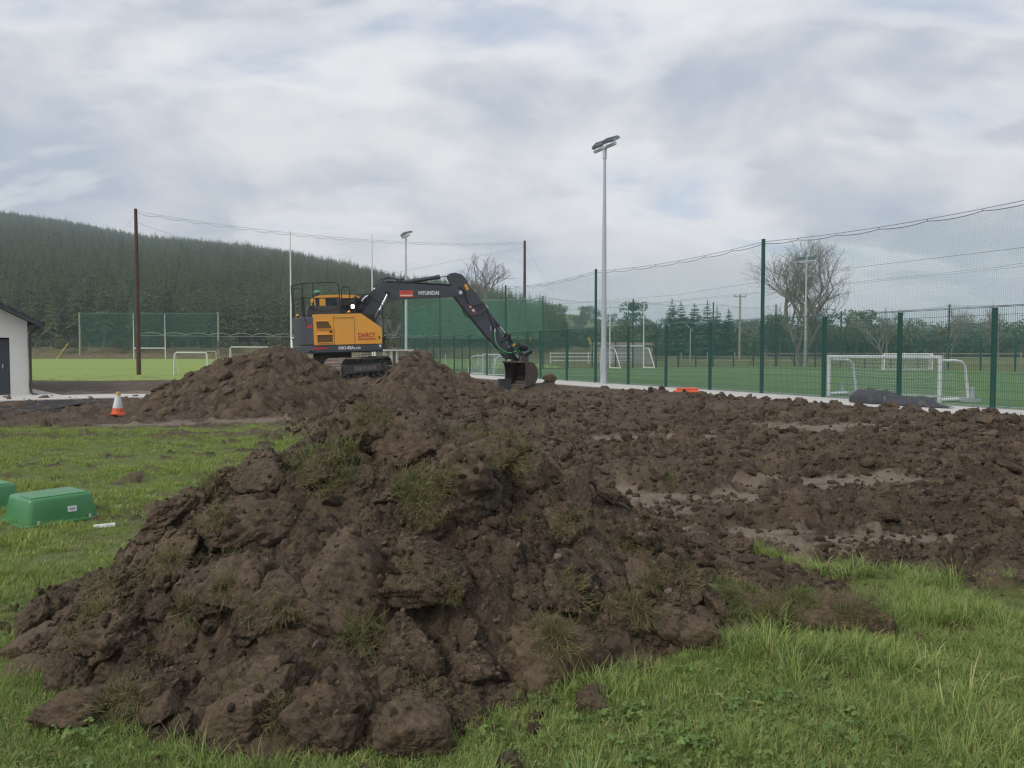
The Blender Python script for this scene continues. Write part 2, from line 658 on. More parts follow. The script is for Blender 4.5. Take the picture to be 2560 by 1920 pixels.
# ---- materials of soil and lawn
def soil_material(name, ground=False, crumb=False, k=1.0, rnd=0.0):
    t = NT(name)
    noise0 = t.noise
    t.noise = lambda sc_, *a_, **kw: noise0(sc_ * k, *a_, **kw)
    tone = t.attr('tone')
    fine = t.noise(52, 7, 0.74)
    mid = t.noise(7.5, 6, 0.62, off=(3, 1, 2))
    big = t.noise(1.1, 4, 0.55, off=(9, 4, 0))
    v = t.math('ADD', t.math('MULTIPLY', fine, 0.66), t.math('MULTIPLY', mid, 0.34))
    v = t.math('ADD', v, t.math('MULTIPLY', big, 0.20))
    v = t.math('ADD', v, t.math('MULTIPLY', tone, 0.085))
    if rnd:
        v = t.math('ADD', v, t.math('MULTIPLY', t.math('SUBTRACT', t.rand(), 0.45), rnd))
    if crumb:
        v = t.math('ADD', v, t.math('MULTIPLY', t.math('SUBTRACT', t.rand(), 0.5), 0.24))
    c = t.mix(t.rng(v, 0.42, 0.77), (0.020, 0.0132, 0.0078), (0.160, 0.113, 0.071))
    red = t.rng(t.noise(2.3, 5, 0.6, off=(1, 8, 3)), 0.45, 0.7)
    c = t.mix(t.math('MULTIPLY', red, 0.4), c, (0.098, 0.062, 0.037))
    grey = t.rng(t.noise(3.7, 5, 0.65, off=(6, 2, 5)), 0.56, 0.75)
    c = t.mix(t.math('MULTIPLY', grey, 0.45), c, (0.098, 0.080, 0.061))
    fibre = t.rng(t.noise(120, 3, 0.6, stretch=(1, 0.22, 1)), 0.66, 0.74)
    c = t.mix(t.math('MULTIPLY', fibre, 0.5), c, (0.17, 0.125, 0.08))
    stone = t.rng(t.noise(70, 2, 0.5, off=(2, 2, 2)), 0.72, 0.75)
    c = t.mix(t.math('MULTIPLY', stone, 0.8), c, (0.20, 0.165, 0.135))
    rough = t.rng(t.noise(5.2, 5, 0.6, off=(7, 7, 1)), 0.35, 0.65, 0.62, 0.92)
    h = t.math('ADD', t.math('MULTIPLY', t.noise(34, 7, 0.7), 1.0), t.math('MULTIPLY', t.noise(130, 4, 0.65), 0.35))
    if ground:
        mud, gr = t.attr('mud'), t.attr('grass')
        mf = t.math('MULTIPLY', mud, t.rng(t.math('ADD', t.noise(6.5, 6, 0.66, off=(2, 9, 4)), t.math('MULTIPLY', mud, 0.25)), 0.50, 0.74))
        mcol = t.mix(t.noise(9.0, 6, 0.68, stretch=(0.6, 1.6, 1)), (0.105, 0.077, 0.053), (0.265, 0.208, 0.155))
        c = t.mix(mf, c, mcol)
        rough = t.math('SUBTRACT', rough, t.math('MULTIPLY', mf, 0.04))
        g1 = t.mix(t.noise(9, 6, 0.65), (0.080, 0.115, 0.028), (0.200, 0.230, 0.070))
        g1 = t.mix(t.rng(t.noise(1.6, 5, 0.6, off=(5, 0, 1)), 0.5, 0.75), g1, (0.125, 0.115, 0.045))
        gf = t.math('MULTIPLY', gr, t.rng(t.math('ADD', t.noise(11, 6, 0.7, off=(8, 3, 2)), t.math('MULTIPLY', gr, 0.32)), 0.5, 0.72))
        c = t.mix(gf, c, g1)
        h = t.math('MULTIPLY', h, t.math('SUBTRACT', 1.0, t.math('MULTIPLY', mf, 0.6)))
    return t.fin(c, rough, None if crumb else t.bump(h, 1.0, 0.03 if k == 1.0 else 0.018), None, 0.3)


M_SOIL = soil_material('dug_soil')
M_GROUND = soil_material('worked_ground', ground=True)
M_CRUMB = soil_material('loose_crumbs', crumb=True, k=0.03)
M_CLOD = soil_material('clod_soil', k=0.12, rnd=0.11)
M_CLODR = soil_material('lump_soil', k=0.05, rnd=0.15)

# ---- the worked ground: one sheet around the camera up to the sports fields
NU, NR, Y0, LR = 960, 560, 1.7, 0.0059
u = np.linspace(-0.80, 0.80, NU)
yr = Y0 * np.exp(LR * np.arange(NR))
Yg = np.repeat(yr[:, None], NU, 1)
Xg = u[None, :] * Yg
G = Grid(Xg, Yg, 'fan', (u[0], u[1] - u[0], Y0, LR))
gm, mm = grass_mask(Xg, Yg), mud_mask(Xg, Yg)
soil = np.clip(1 - gm, 0, 1)
sdg, sg = fence_sd(Xg, Yg)
fade_path = sstep(2.25, 2.9, sdg)
rough_amt = soil * (1 - 0.9 * mm) * fade_path
back_strip = sstep(24, 26.5, Yg) * sstep(-6.5, -8.5, Xg)
rough_amt = rough_amt * (1 - 0.8 * back_strip)
G.B = base_z(Xg, Yg) + mound(Xg, Yg) * soil * fade_path * (1 - 0.55 * mm)
G.B = G.B + rough_amt * (0.075 * fbm(Xg * 0.8, Yg * 0.8, 4, 3) + 0.055 * fbm(Xg * 2.3, Yg * 2.3, 4, 13) + 0.02)
G.B = G.B + 0.018 * fbm(Xg * 1.1, Yg * 1.1, 3, 33) * fade_path
tracks = np.sin((Xg * 0.35 + Yg * 0.94) * 2 * math.pi / 0.17)
G.B = G.B + 0.012 * mm * np.clip(tracks, -0.2, 1) * sstep(12, 9, Yg) * fbm(Xg * 1.7, Yg * 0.6, 2, 5)
G.Z = G.B.copy()
CLOD_SPOTS = []
for size_lo, size_hi, count in ((0.09, 0.20, 1500), (0.045, 0.10, 8000), (0.022, 0.05, 11000)):
    for q in range(count):
        uu = random.uniform(-0.76, 0.78)
        yy = (4.3 if size_hi > .07 else 3.8) * math.exp(random.random() * math.log((31.0 if size_hi > .07 else 13.0) / 4.3))
        xx = uu * yy
        i, j = int(math.log(yy / Y0) / LR), int((uu - u[0]) / (u[1] - u[0]))
        if i >= NR:
            continue
        w = rough_amt[i, j]
        if random.random() > w * 1.1 - 0.02:
            continue
        clump = 0.5 + 0.9 * float(fbm(np.array([xx * 0.9]), np.array([yy * 0.9]), 2, 203)[0])
        if random.random() > clump + 0.25:
            continue
        sd1, s1 = fence_sd(xx, yy)
        if sd1 < 2.6:
            continue
        r = random.uniform(size_lo, size_hi) * (1.0 if yy < 12 else 1.15)
        G.clod(xx, yy, r, r * random.uniform(0.35, 0.85), random.uniform(0, 0.7), random.uniform(0.8, 1.5), 0.02, level=0.4, k=random.choice((5, 6, 7)))
G.Z = G.Z + rough_amt * (0.020 - 0.045 * fbm(Xg * 3.6, Yg * 3.6, 2, 23, ridged=True) - 0.026 * fbm(Xg * 9, Yg * 9, 2, 25, ridged=True) - 0.012 * fbm(Xg * 22, Yg * 22, 2, 29, ridged=True)) + 0.022 * mm * soil * fade_path * fbm(Xg * 9, Yg * 5, 3, 31, ridged=True)
keep = sdg > 1.6
V = np.stack((Xg, Yg, G.Z), 2).reshape(-1, 3)
me = mesh_np('ground', V, G.faces(keep), True)
attr(me, 'tone', G.tone.ravel().astype(np.float32))
attr(me, 'mud', mm.ravel().astype(np.float32))
attr(me, 'grass', gm.ravel().astype(np.float32))
ground = link('ground', me, M_GROUND)
tag(ground, kind='structure')


# ---- heaps of dug soil
def tps(ctrl, X, Y, lam=0.01):
    P = np.array([c[:2] for c in ctrl], float)
    z = np.array([c[2] for c in ctrl], float)
    n = len(P)

    def U(r2):
        return np.where(r2 > 1e-12, r2 * np.log(r2 + 1e-12), 0) * 0.5
    K = U(((P[:, None] - P[None]) ** 2).sum(2)) + lam * np.eye(n)
    A = np.zeros((n + 3, n + 3))
    A[:n, :n] = K
    A[:n, n] = 1
    A[:n, n + 1:] = P
    A[n:, :n] = A[:n, n:].T
    w = np.linalg.solve(A, np.concatenate((z, [0, 0, 0])))
    out = w[n] + w[n + 1] * X + w[n + 2] * Y
    for k in range(n):
        out = out + w[k] * U((X - P[k, 0]) ** 2 + (Y - P[k, 1]) ** 2)
    return out


def heap_object(name, Gr, label, keepz):
    V = np.stack((Gr.X, Gr.Y, Gr.Z), 2).reshape(-1, 3)
    me = mesh_np(name, V, Gr.faces(keepz), True)
    attr(me, 'tone', Gr.tone.ravel().astype(np.float32))
    o = link(name, me, M_SOIL)
    return tag(o, label, 'soil heap')


# the big heap in the foreground
HX = np.linspace(-3.15, 2.45, 620)
HY = np.linspace(2.45, 6.9, 440)
Xh, Yh = np.meshgrid(HX, HY)
H = Grid(Xh, Yh, 'reg', (HX[0], HX[1] - HX[0], HY[0], HY[1] - HY[0]))
g0 = -0.16
ctrl = [(-2.5, 3.75, g0), (-2.0, 3.32, g0), (-1.6, 3.0, g0), (-1.2, 2.74, g0 + .02), (-0.65, 2.70, g0 + .03), (-0.2, 2.78, g0), (0.0, 3.05, g0), (0.32, 3.2, g0),
        (0.45, 3.4, g0), (0.9, 3.6, g0), (1.3, 4.0, g0), (1.75, 4.35, g0), (2.2, 4.2, g0), (2.3, 4.8, g0), (1.9, 5.4, g0), (1.3, 6.2, g0), (0.4, 6.7, g0 + .05),
        (-0.6, 6.9, g0 + .05), (-1.6, 6.6, g0), (-2.3, 6.0, g0), (-2.7, 5.2, g0), (-2.9, 4.4, g0),
        (-0.77, 5.2, 1.00), (-1.05, 5.15, 0.96), (-1.43, 5.1, 0.86), (-1.82, 4.95, 0.68), (-2.1, 4.65, 0.48), (-2.32, 4.3, 0.20), (-0.18, 5.2, 0.91), (0.1, 5.2, 0.82),
        (0.38, 5.1, 0.67), (0.78, 5.0, 0.45), (1.14, 4.8, 0.18), (1.6, 4.65, 0.03),
        (-0.7, 4.4, 0.72), (-1.5, 4.3, 0.58), (0.05, 4.4, 0.58), (0.6, 4.3, 0.28), (-0.7, 3.6, 0.38), (-1.5, 3.6, 0.33), (-1.95, 3.75, 0.20), (0.1, 3.7, 0.26), (-0.65, 3.05, 0.10), (-1.3, 3.1, 0.12),
        (-0.7, 6.0, 0.62), (0.1, 6.0, 0.4), (-1.5, 5.8, 0.45)]
for q in range(24):
    a = 6.283 * q / 24
    ctrl.append((-0.35 + 3.4 * math.cos(a), 4.75 + 2.7 * math.sin(a), -0.35))
H.B = tps(ctrl, Xh, Yh, 0.004)
H.B = H.B - 0.15 * sstep(-0.12, 0.2, H.B)
hm = sstep(-0.2, 0.1, H.B)
H.B = H.B + hm * (0.06 * fbm(Xh * 1.6, Yh * 1.6, 4, 101) + 0.02)
H.Z = H.B.copy()
# turned slabs and big lumps seen in the photograph: x, y, radius, height, tilt, aspect
SLABS = [(-1.05, 5.0, 0.26, 0.15, 0.2, 1.3, 4.7), (-0.95, 4.75, 0.16, 0.09, 0.3, 1.3, 4.7), (-1.95, 4.5, 0.2, 0.10, 0.4, 1.2, 1.2), (-1.78, 4.72, 0.15, 0.12, 0.5, 1.0, 0.8),
         (-1.3, 4.15, 0.24, 0.10, 0.5, 1.5, 1.3), (-1.62, 4.2, 0.18, 0.12, 0.5, 1.1, 2.0), (-1.75, 3.85, 0.2, 0.12, 0.5, 1.2, 1.2), (-1.3, 3.6, 0.27, 0.12, 0.55, 1.3, 1.4), (-1.85, 3.55, 0.22, 0.11, 0.4, 1.2, 1.0),
         (-0.75, 3.55, 0.32, 0.10, 0.5, 1.3, 1.5), (-0.45, 3.3, 0.2, 0.1, 0.4, 1.2, 1.7), (-0.55, 3.02, 0.26, 0.13, 0.4, 1.5, 1.6), (-1.0, 3.0, 0.2, 0.1, 0.4, 1.2, 1.2), (-1.45, 3.05, 0.2, 0.1, 0.4, 1.2, 1.0),
         (-0.15, 3.3, 0.22, 0.12, 0.5, 1.2, 1.8), (0.15, 3.42, 0.24, 0.12, 0.4, 1.2, 1.9), (0.55, 3.75, 0.2, 0.12, 0.4, 1.2, 1.9), (0.85, 3.9, 0.2, 0.12, 0.5, 1.2, 2.2), (0.95, 4.3, 0.2, 0.1, 0.4, 1.2, 2.2),
         (1.15, 4.15, 0.18, 0.1, 0.4, 1.1, 2.2), (0.45, 4.4, 0.22, 0.1, 0.4, 1.4, 2.0), (0.1, 4.8, 0.24, 0.12, 0.4, 1.5, 1.6), (0.42, 4.75, 0.2, 0.1, 0.5, 1.4, 2.1), (-0.25, 4.9, 0.24, 0.1, 0.4, 1.4, 1.5),
         (-0.6, 4.75, 0.28, 0.08, 0.4, 1.4, 1.5), (-0.3, 4.35, 0.3, 0.06, 0.3, 1.5, 1.6), (0.75, 4.65, 0.2, 0.1, 0.5, 1.3, 2.3), (1.35, 4.45, 0.18, 0.09, 0.3, 1.3, 2), (-2.2, 4.05, 0.2, 0.1, 0.4, 1.2, 0.9),
         (-2.1, 3.65, 0.18, 0.1, 0.3, 1.2, 0.9), (-0.95, 4.45, 0.2, 0.08, 0.4, 1.3, 1.4), (-1.5, 4.65, 0.22, 0.1, 0.4, 1.4, 1.2), (-0.9, 3.3, 0.2, 0.1, 0.5, 1.3, 1.5), (0.3, 3.95, 0.24, 0.1, 0.5, 1.3, 1.9)]
def heap_clods(Gr, spec, reach, seed, dens=None):
    random.seed(seed)
    for lo, hi, count, hh in spec:
        for q in range(count):
            x, y = reach()
            i = Gr.at(x, y)
            if i < -0.1:
                continue
            if dens is not None and random.random() > dens(x, y, hi):
                continue
            r = lo + (hi - lo) * random.random() ** 1.8
            Gr.clod(x, y, r, r * random.uniform(*hh), random.uniform(0, 0.6), random.uniform(0.8, 1.5), r * 0.12, level=0.35, k=random.choice((5, 6, 7)))


def smooth_zone(x, y, hi):
    # some faces of the heap are fine crumbled earth with few lumps
    n = float(fbm(np.array([x * 1.1 + 4]), np.array([y * 1.1]), 2, 301)[0])
    if hi > 0.06:
        return 0.75 + 1.2 * n
    return 1.0


heap_clods(H, ((0.05, 0.11, 260, (0.4, 0.8)), (0.03, 0.06, 1500, (0.5, 0.9)), (0.016, 0.035, 6000, (0.6, 1.1))),
           lambda: (random.uniform(-2.9, 2.2), random.uniform(2.6, 6.2)), 11, smooth_zone)
H.Z = H.Z + hm * (0.022 - 0.050 * fbm(Xh * 3.3, Yh * 3.3, 2, 105, ridged=True) - 0.030 * fbm(Xh * 8.5, Yh * 8.5, 2, 106, ridged=True) - 0.014 * fbm(Xh * 20, Yh * 20, 2, 107, ridged=True) - 0.007 * fbm(Xh * 46, Yh * 46, 2, 109, ridged=True))
PITS = [(-0.95, 4.72, .20), (-0.42, 3.52, .20), (-1.55, 4.05, .15), (-1.78, 3.88, .14), (-1.12, 4.42, .14), (0.55, 3.72, .15), (0.08, 3.28, .14), (-1.02, 3.22, .16), (0.32, 4.32, .14), (-0.42, 4.02, .16), (-1.42, 3.42, .14), (0.72, 4.2, .12), (-2.02, 3.9, .12), (-0.1, 4.62, .14)]
for x, y, a_ in PITS:
    H.Z -= a_ * 0.95 * np.exp(-((Xh - x) / (a_ * 1.05)) ** 2 - ((Yh - y) / (a_ * 0.5)) ** 2) * (0.8 + 0.5 * fbm(Xh * 9, Yh * 9, 2, 117))
heap = heap_object('soil_heap', H, 'large foreground heap of dark brown clods and turned sods filling the lower left', H.Z > -0.24)


def ridge_heap(x0, x1, y0, y1, step, crest, yc, front, back, seed):
    hx, hy = np.arange(x0, x1, step), np.arange(y0, y1, step * 1.15)
    X, Y = np.meshgrid(hx, hy)
    g = Grid(X, Y, 'reg', (x0, step, y0, step * 1.15))
    cz = np.interp(X + 0.12 * fbm(X * 0.9, Y * 0.9, 3, seed), [c[0] for c in crest], [c[1] for c in crest])
    d = Y - (yc + 0.35 * fbm(X * 0.7, Y * 0.0 + 3, 2, seed + 5))
    sl = np.where(d < 0, front, back)
    g.B = cz - np.sqrt((d * sl) ** 2 + 0.02) + 0.14
    m = sstep(-0.1, 0.3, g.B)
    g.B = g.B + m * (0.07 * fbm(X * 1.2, Y * 1.2, 4, seed + 1) + 0.06 * fbm(X * 3, Y * 3, 3, seed + 2, ridged=True))
    g.Z = g.B.copy()
    heap_clods(g, ((0.10, 0.22, 240, (0.4, 0.8)), (0.05, 0.11, 1900, (0.5, 0.9)), (0.03, 0.06, 4200, (0.6, 1.0))),
               lambda: (random.uniform(x0, x1), random.uniform(y0, y1)), seed)
    g.Z = g.Z + m * (0.02 - 0.05 * fbm(X * 3.2, Y * 3.2, 2, seed + 7, ridged=True) - 0.03 * fbm(X * 8, Y * 8, 2, seed + 8, ridged=True))
    return g


HL = ridge_heap(-9.6, -2.6, 15.2, 21.2, 0.03,
                [(-9.5, -0.25), (-9.1, .05), (-8.53, .38), (-7.86, .72), (-7.42, .94), (-6.97, 1.06), (-6.52, 1.25), (-6.08, 1.40), (-5.64, 1.50), (-5.2, 1.32), (-4.74, 1.08), (-4.3, .84), (-4.02, .62), (-3.65, .36), (-3.1, .1), (-2.4, -.2)],
                18.5, 0.52, 0.7, 31)
pile_left = heap_object('soil_heap', HL, 'tall ridge of dug brown soil beside the traffic cone, left of the excavator tracks', HL.Z > -0.12)
HR = ridge_heap(-5.2, 1.6, 16.4, 24.0, 0.035,
                [(-5.2, -.3), (-4.7, .05), (-4.25, .30), (-3.7, .62), (-3.32, .86), (-3.05, 1.15), (-2.78, 1.37), (-2.28, 1.17), (-1.9, .93), (-1.38, .70), (-.73, .48), (-.2, .32), (.55, .10), (1.2, -.2), (1.6, -.4)],
                21.5, 0.42, 0.7, 37)
pile_right = heap_object('soil_heap', HR, 'pointed soil heap between the excavator tracks and its bucket', HR.Z > -0.05)


# ---- loose clods: each a lump of its own lying on the heaps and the dug ground
def clod_mesh(seed, sub=4, flat=0.7, sharp=False):
    r = np.random.default_rng(seed)
    import bmesh
    bm = bmesh.new()
    bmesh.ops.create_icosphere(bm, subdivisions=sub, radius=1.0)
    me = bpy.data.meshes.new('clod')
    bm.to_mesh(me)
    bm.free()
    n = len(me.vertices)
    co = np.empty(n * 3, np.float32)
    me.vertices.foreach_get('co', co)
    d = co.reshape(-1, 3).astype(float)
    N = r.normal(size=(12, 3))
    N /= np.linalg.norm(N, axis=1)[:, None]
    off = r.uniform(0.55, 1.0, 12)
    dot = d @ N.T
    rad = np.min(np.where(dot > 0.05, off / np.maximum(dot, 0.05), 9), axis=1)
    rad = np.minimum(rad, 1.15)
    q = d * 1.9

    def n3(f, sd_, oc, rg=False):
        return fbm(q[:, 0] * f + q[:, 2] * f * 0.83, q[:, 1] * f - q[:, 2] * f * 0.71, oc, sd_, ridged=rg)
    nz = n3(0.9, seed, 2) * 0.22 - n3(2.4, seed + 9, 2, True) * 0.13 - n3(5.2, seed + 19, 2, True) * 0.075 - n3(11, seed + 29, 2, True) * 0.04 + n3(24, seed + 39, 1) * 0.02
    if sharp:
        nz = n3(0.9, seed, 2) * 0.10 - n3(2.4, seed + 9, 2, True) * 0.07 - n3(5.2, seed + 19, 2, True) * 0.06 - n3(11, seed + 29, 2, True) * 0.045 - n3(22, seed + 39, 2, True) * 0.025
    p = d * (rad * (1 + nz))[:, None]
    p[:, 2] *= flat
    me.vertices.foreach_set('co', p.astype(np.float32).ravel())
    me.polygons.foreach_set('use_smooth', np.ones(len(me.polygons), bool))
    me.update()
    me.materials.append(M_CLOD)
    return me


CLODS = [clod_mesh(500 + k, 5, random.uniform(0.6, 0.9), k % 2 == 0) for k in range(8)]
SLABM = [clod_mesh(540 + k, 5, random.uniform(0.42, 0.6), True) for k in range(6)]


random.seed(21)


def lay(Gr, parent, x, y, r, asp=1.0, flat=None, slab=False, lift=0.0, tip=None):
    """a clod bedded on the slope it lies on"""
    e = 0.12
    gx_ = (Gr.at(x + e, y) - Gr.at(x - e, y)) / (2 * e)
    gy_ = (Gr.at(x, y + e) - Gr.at(x, y - e)) / (2 * e)
    nrm = Vector((-gx_ * 0.8, -gy_ * 0.8, 1)).normalized()
    tip = random.uniform(-.25, .45) if tip is None else tip
    o = bpy.data.objects.new('clod', random.choice(SLABM if slab else CLODS))
    COL.objects.link(o)
    o.parent = parent
    q = nrm.to_track_quat('Z', 'Y').to_matrix().to_4x4() @ Matrix.Rotation(random.uniform(-.25, .25), 4, 'Y') @ Matrix.Rotation(tip, 4, 'X') @ Matrix.Rotation(random.random() * 6.283, 4, 'Z')
    o.rotation_euler = q.to_euler()
    o.location = (x, y, Gr.at(x, y) + lift)
    o.scale = (r * asp, r, r * (flat or 1.0))
    return o


HANG = []
# slabs and big lumps that stand out in the photograph
for x, y, r, h, tl, asp, dr in SLABS:
    z = H.at(x, y)
    if z < -0.16:
        continue
    lay(H, heap, x, y, r * random.uniform(.55, 1.0), min(asp, 1.35), 1.0, slab=r > .17 and random.random() < .6, lift=r * .06, tip=random.uniform(-.15, .55))
for x, y, r in ((-0.98, 4.93, .20), (-0.80, 5.0, .14), (-1.12, 4.98, .13), (-2.05, 4.48, .17), (-1.92, 4.62, .15), (-2.14, 4.36, .13), (-1.66, 4.82, .13), (-0.38, 2.86, .17), (-0.70, 2.86, .17), (-1.02, 2.86, .15),
                (-1.70, 3.02, .15), (-1.98, 3.35, .15), (0.62, 3.5, .11), (0.9, 3.78, .15), (0.34, 3.14, .09), (-2.35, 3.70, .15), (-2.22, 3.48, .12), (-2.5, 4.0, .15), (-0.02, 2.66, .08), (1.42, 4.2, .12), (1.2, 4.0, .11), (1.6, 4.35, .10)):
    lay(H if H.at(x, y) > -0.16 else G, heap, x, y, r, random.uniform(1.0, 1.3), 1.0, lift=r * .15)
for x, y, a_ in PITS:
    lay(H, heap, x + random.uniform(-.03, .03), y + a_ * 0.95, a_ * random.uniform(.95, 1.15), 1.3, 1.0, slab=True, lift=a_ * .22, tip=random.uniform(-.1, .12))
    for q in range(3):
        tx_, ty_ = x + random.uniform(-a_, a_), y + a_ * random.uniform(.3, .6)
        HANG.append((tx_, ty_, random.uniform(.6, .95)))
k = 0
while k < 215:
    x, y = random.uniform(-2.5, 1.6), random.uniform(2.75, 5.4)
    if H.at(x, y) < -0.10 or random.random() > .55 + .9 * float(fbm(np.array([x * 1.4]), np.array([y * 1.4]), 2, 307)[0]):
        continue
    lay(H, heap, x, y, .03 + .085 * random.random() ** 1.6, random.uniform(.9, 1.4), random.uniform(.7, 1.0), slab=random.random() < .3, lift=.005)
    k += 1
n = 0
while n < 260:
    uu, yy = random.uniform(-0.3, 0.7), 5.2 * math.exp(random.random() * math.log(27 / 5.2))
    xx = uu * yy
    i, j = int(math.log(yy / Y0) / LR), int((uu - u[0]) / (u[1] - u[0]))
    if rough_amt[i, j] < 0.5 and random.random() > 0.25 or fence_sd(xx, yy)[0] < 2.8 or gm[i, j] > 0.5:
        continue
    lay(G, ground, xx, yy, (.035 + .11 * random.random() ** 2) * (1 if yy < 10 else 1.4), random.uniform(.9, 1.4), 1.0, lift=.01)
    n += 1
sdw = [(9.05, 18.45, 0.26), (8.3, 19.6, 0.2), (7.2, 21.8, 0.22), (6.4, 23.4, 0.22), (9.9, 16.6, 0.2), (5.7, 24.6, 0.18), (1.38, 28.2, 0.3)]
for x, y, r in sdw:
    lay(G, ground, x, y, r * 0.8, 1.2, 1.0, lift=.03)
for q in range(90):
    x, y = random.uniform(-8.6, -3.4), random.uniform(16.2, 18.6)
    lay(HL, pile_left, x, y, random.uniform(0.05, 0.16), 1.2, .9)
for q in range(60):
    x, y = random.uniform(-3.8, -0.6), random.uniform(19.6, 21.5)
    lay(HR, pile_right, x, y, random.uniform(0.05, 0.15), 1.2, .9)

# heights of the finished soil surface, clods included
bpy.context.view_layer.update()
_dg = bpy.context.evaluated_depsgraph_get()


def surf_np(X, Y, top=3.0):
    Z = np.empty(len(X))
    N = np.zeros((len(X), 3))
    for i in range(len(X)):
        hit, loc, nr, *_ = sc.ray_cast(_dg, (X[i], Y[i], top), (0, 0, -1))
        Z[i] = loc.z if hit else -0.2
        N[i] = nr if hit else (0, 0, 1)
    return Z, N


# small stones on the big heap
M_STONE = paint('pale_stone', (0.17, 0.135, 0.11), 0.8, 0.35, 14, dirt=(0.07, 0.05, 0.035), dirt_amt=0.9, bump=0.3)
STONES = []
for k in range(3):
    m_ = clod_mesh(700 + k, 2, 0.7)
    m_.materials.clear()
    m_.materials.append(M_STONE)
    STONES.append(m_)
for q in range(45):
    x, y = random.uniform(-2.3, 1.3), random.uniform(2.8, 5.2)
    if H.at(x, y) < 0:
        continue
    r = random.choice((0.007, 0.009, 0.012, 0.016, 0.024))
    o = link('stone', STONES[q % 3], None, heap)
    o.location = (x, y, float(surf_np([x], [y])[0][0]) + r * 0.1)
    o.scale = (r * 1.2, r, r * 0.8)
    o.rotation_euler = (random.random(), random.random(), random.random() * 6)


# loose crumbs lying on the soil
def crumbs(name, label, X, Y, Gr, rad, parent=None, sub=2, sink=0.05):
    n = len(X)
    pk = []
    for k in range(6):
        m_ = clod_mesh(740 + k, sub, random.uniform(.55, .9))
        m_.materials.clear()
        if sub < 3:
            m_.polygons.foreach_set('use_smooth', np.zeros(len(m_.polygons), bool))
        pk.append(proto('c', m_, M_CRUMB if sub < 3 else M_CLODR))
    zz = surf_np(X, Y)[0] if Gr is H else Gr.at_np(X, Y)
    o = scatter(name, np.stack((X, Y, zz + rad * sink), 1), rng.uniform(0, 6.28, (n, 3)), rad[:, None] * rng.uniform(.7, 1.35, (n, 3)), rng.integers(0, 6, n), pk, parent)
    return tag(o, label)


X, Y = rng.uniform(-2.8, 2.1, 60000), rng.uniform(2.6, 6.0, 60000)
ok = (H.at_np(X, Y) > -0.10) & (rng.uniform(size=60000) < np.clip(0.16 + 0.9 * fbm(X * 1.3, Y * 1.3, 3, 331), .03, .8))
X, Y = X[ok], Y[ok]
crumbs('soil_crumbs', None, X, Y, H, 0.004 + 0.018 * rng.uniform(size=len(X)) ** 3.0, heap)
X, Y = rng.uniform(-2.8, 2.1, 9000), rng.uniform(2.6, 6.0, 9000)
ok = (H.at_np(X, Y) > -0.13) & (rng.uniform(size=9000) < np.clip(0.14 + 1.0 * fbm(X * 1.3, Y * 1.3, 3, 337), .01, .8))
X, Y = X[ok], Y[ok]
crumbs('soil_lumps', None, X, Y, H, 0.014 + 0.030 * rng.uniform(size=len(X)) ** 2.2, heap, 4, -0.15)
X, Y = rng.uniform(-3.1, 2.4, 7000), rng.uniform(2.45, 5.2, 7000)
hz_ = H.at_np(X, Y)
ok = (hz_ < -0.11) & (hz_ > -0.24) & (rng.uniform(size=7000) < np.clip((hz_ + 0.25) * 3.5, 0, .4))
X, Y = X[ok], Y[ok]
crumbs('spilled_soil', 'soil crumbs spilled into the grass around the foot of the big heap', X, Y, G, 0.010 + 0.032 * rng.uniform(size=len(X)) ** 3.0, None, 4, 0.3)
uu, Y = rng.uniform(-.3, .76, 16000), 3.9 * np.exp(rng.uniform(size=16000) * math.log(26 / 3.9))
X = uu * Y
ok = (rng.uniform(size=16000) < (1 - grass_mask(X, Y)) * np.clip(0.4 + 1.0 * fbm(X * 0.8, Y * 0.8, 3, 339), .05, .9) * (1 - 0.8 * mud_mask(X, Y))) & (fence_sd(X, Y)[0] > 2.8)
X, Y = X[ok], Y[ok]
crumbs('soil_lumps', 'small soil lumps lying all over the dug ground', X, Y, G, (0.018 + 0.045 * rng.uniform(size=len(X)) ** 2.2) * np.clip(Y / 8, .8, 2.0), None, 4, 0.1)
uu, Y = rng.uniform(-.3, .76, 60000), 3.9 * np.exp(rng.uniform(size=60000) * math.log(16 / 3.9))
X = uu * Y
ok = (rng.uniform(size=60000) < (1 - grass_mask(X, Y)) * np.clip(0.22 + 0.8 * fbm(X * 1.2, Y * 1.2, 3, 333), .05, .8) * (1 - 0.7 * mud_mask(X, Y)))
X, Y = X[ok], Y[ok]
crumbs('soil_crumbs', 'loose soil crumbs scattered over the dug ground', X, Y, G, (0.008 + 0.022 * rng.uniform(size=len(X)) ** 2.5) * np.clip(Y / 7, .8, 1.6))


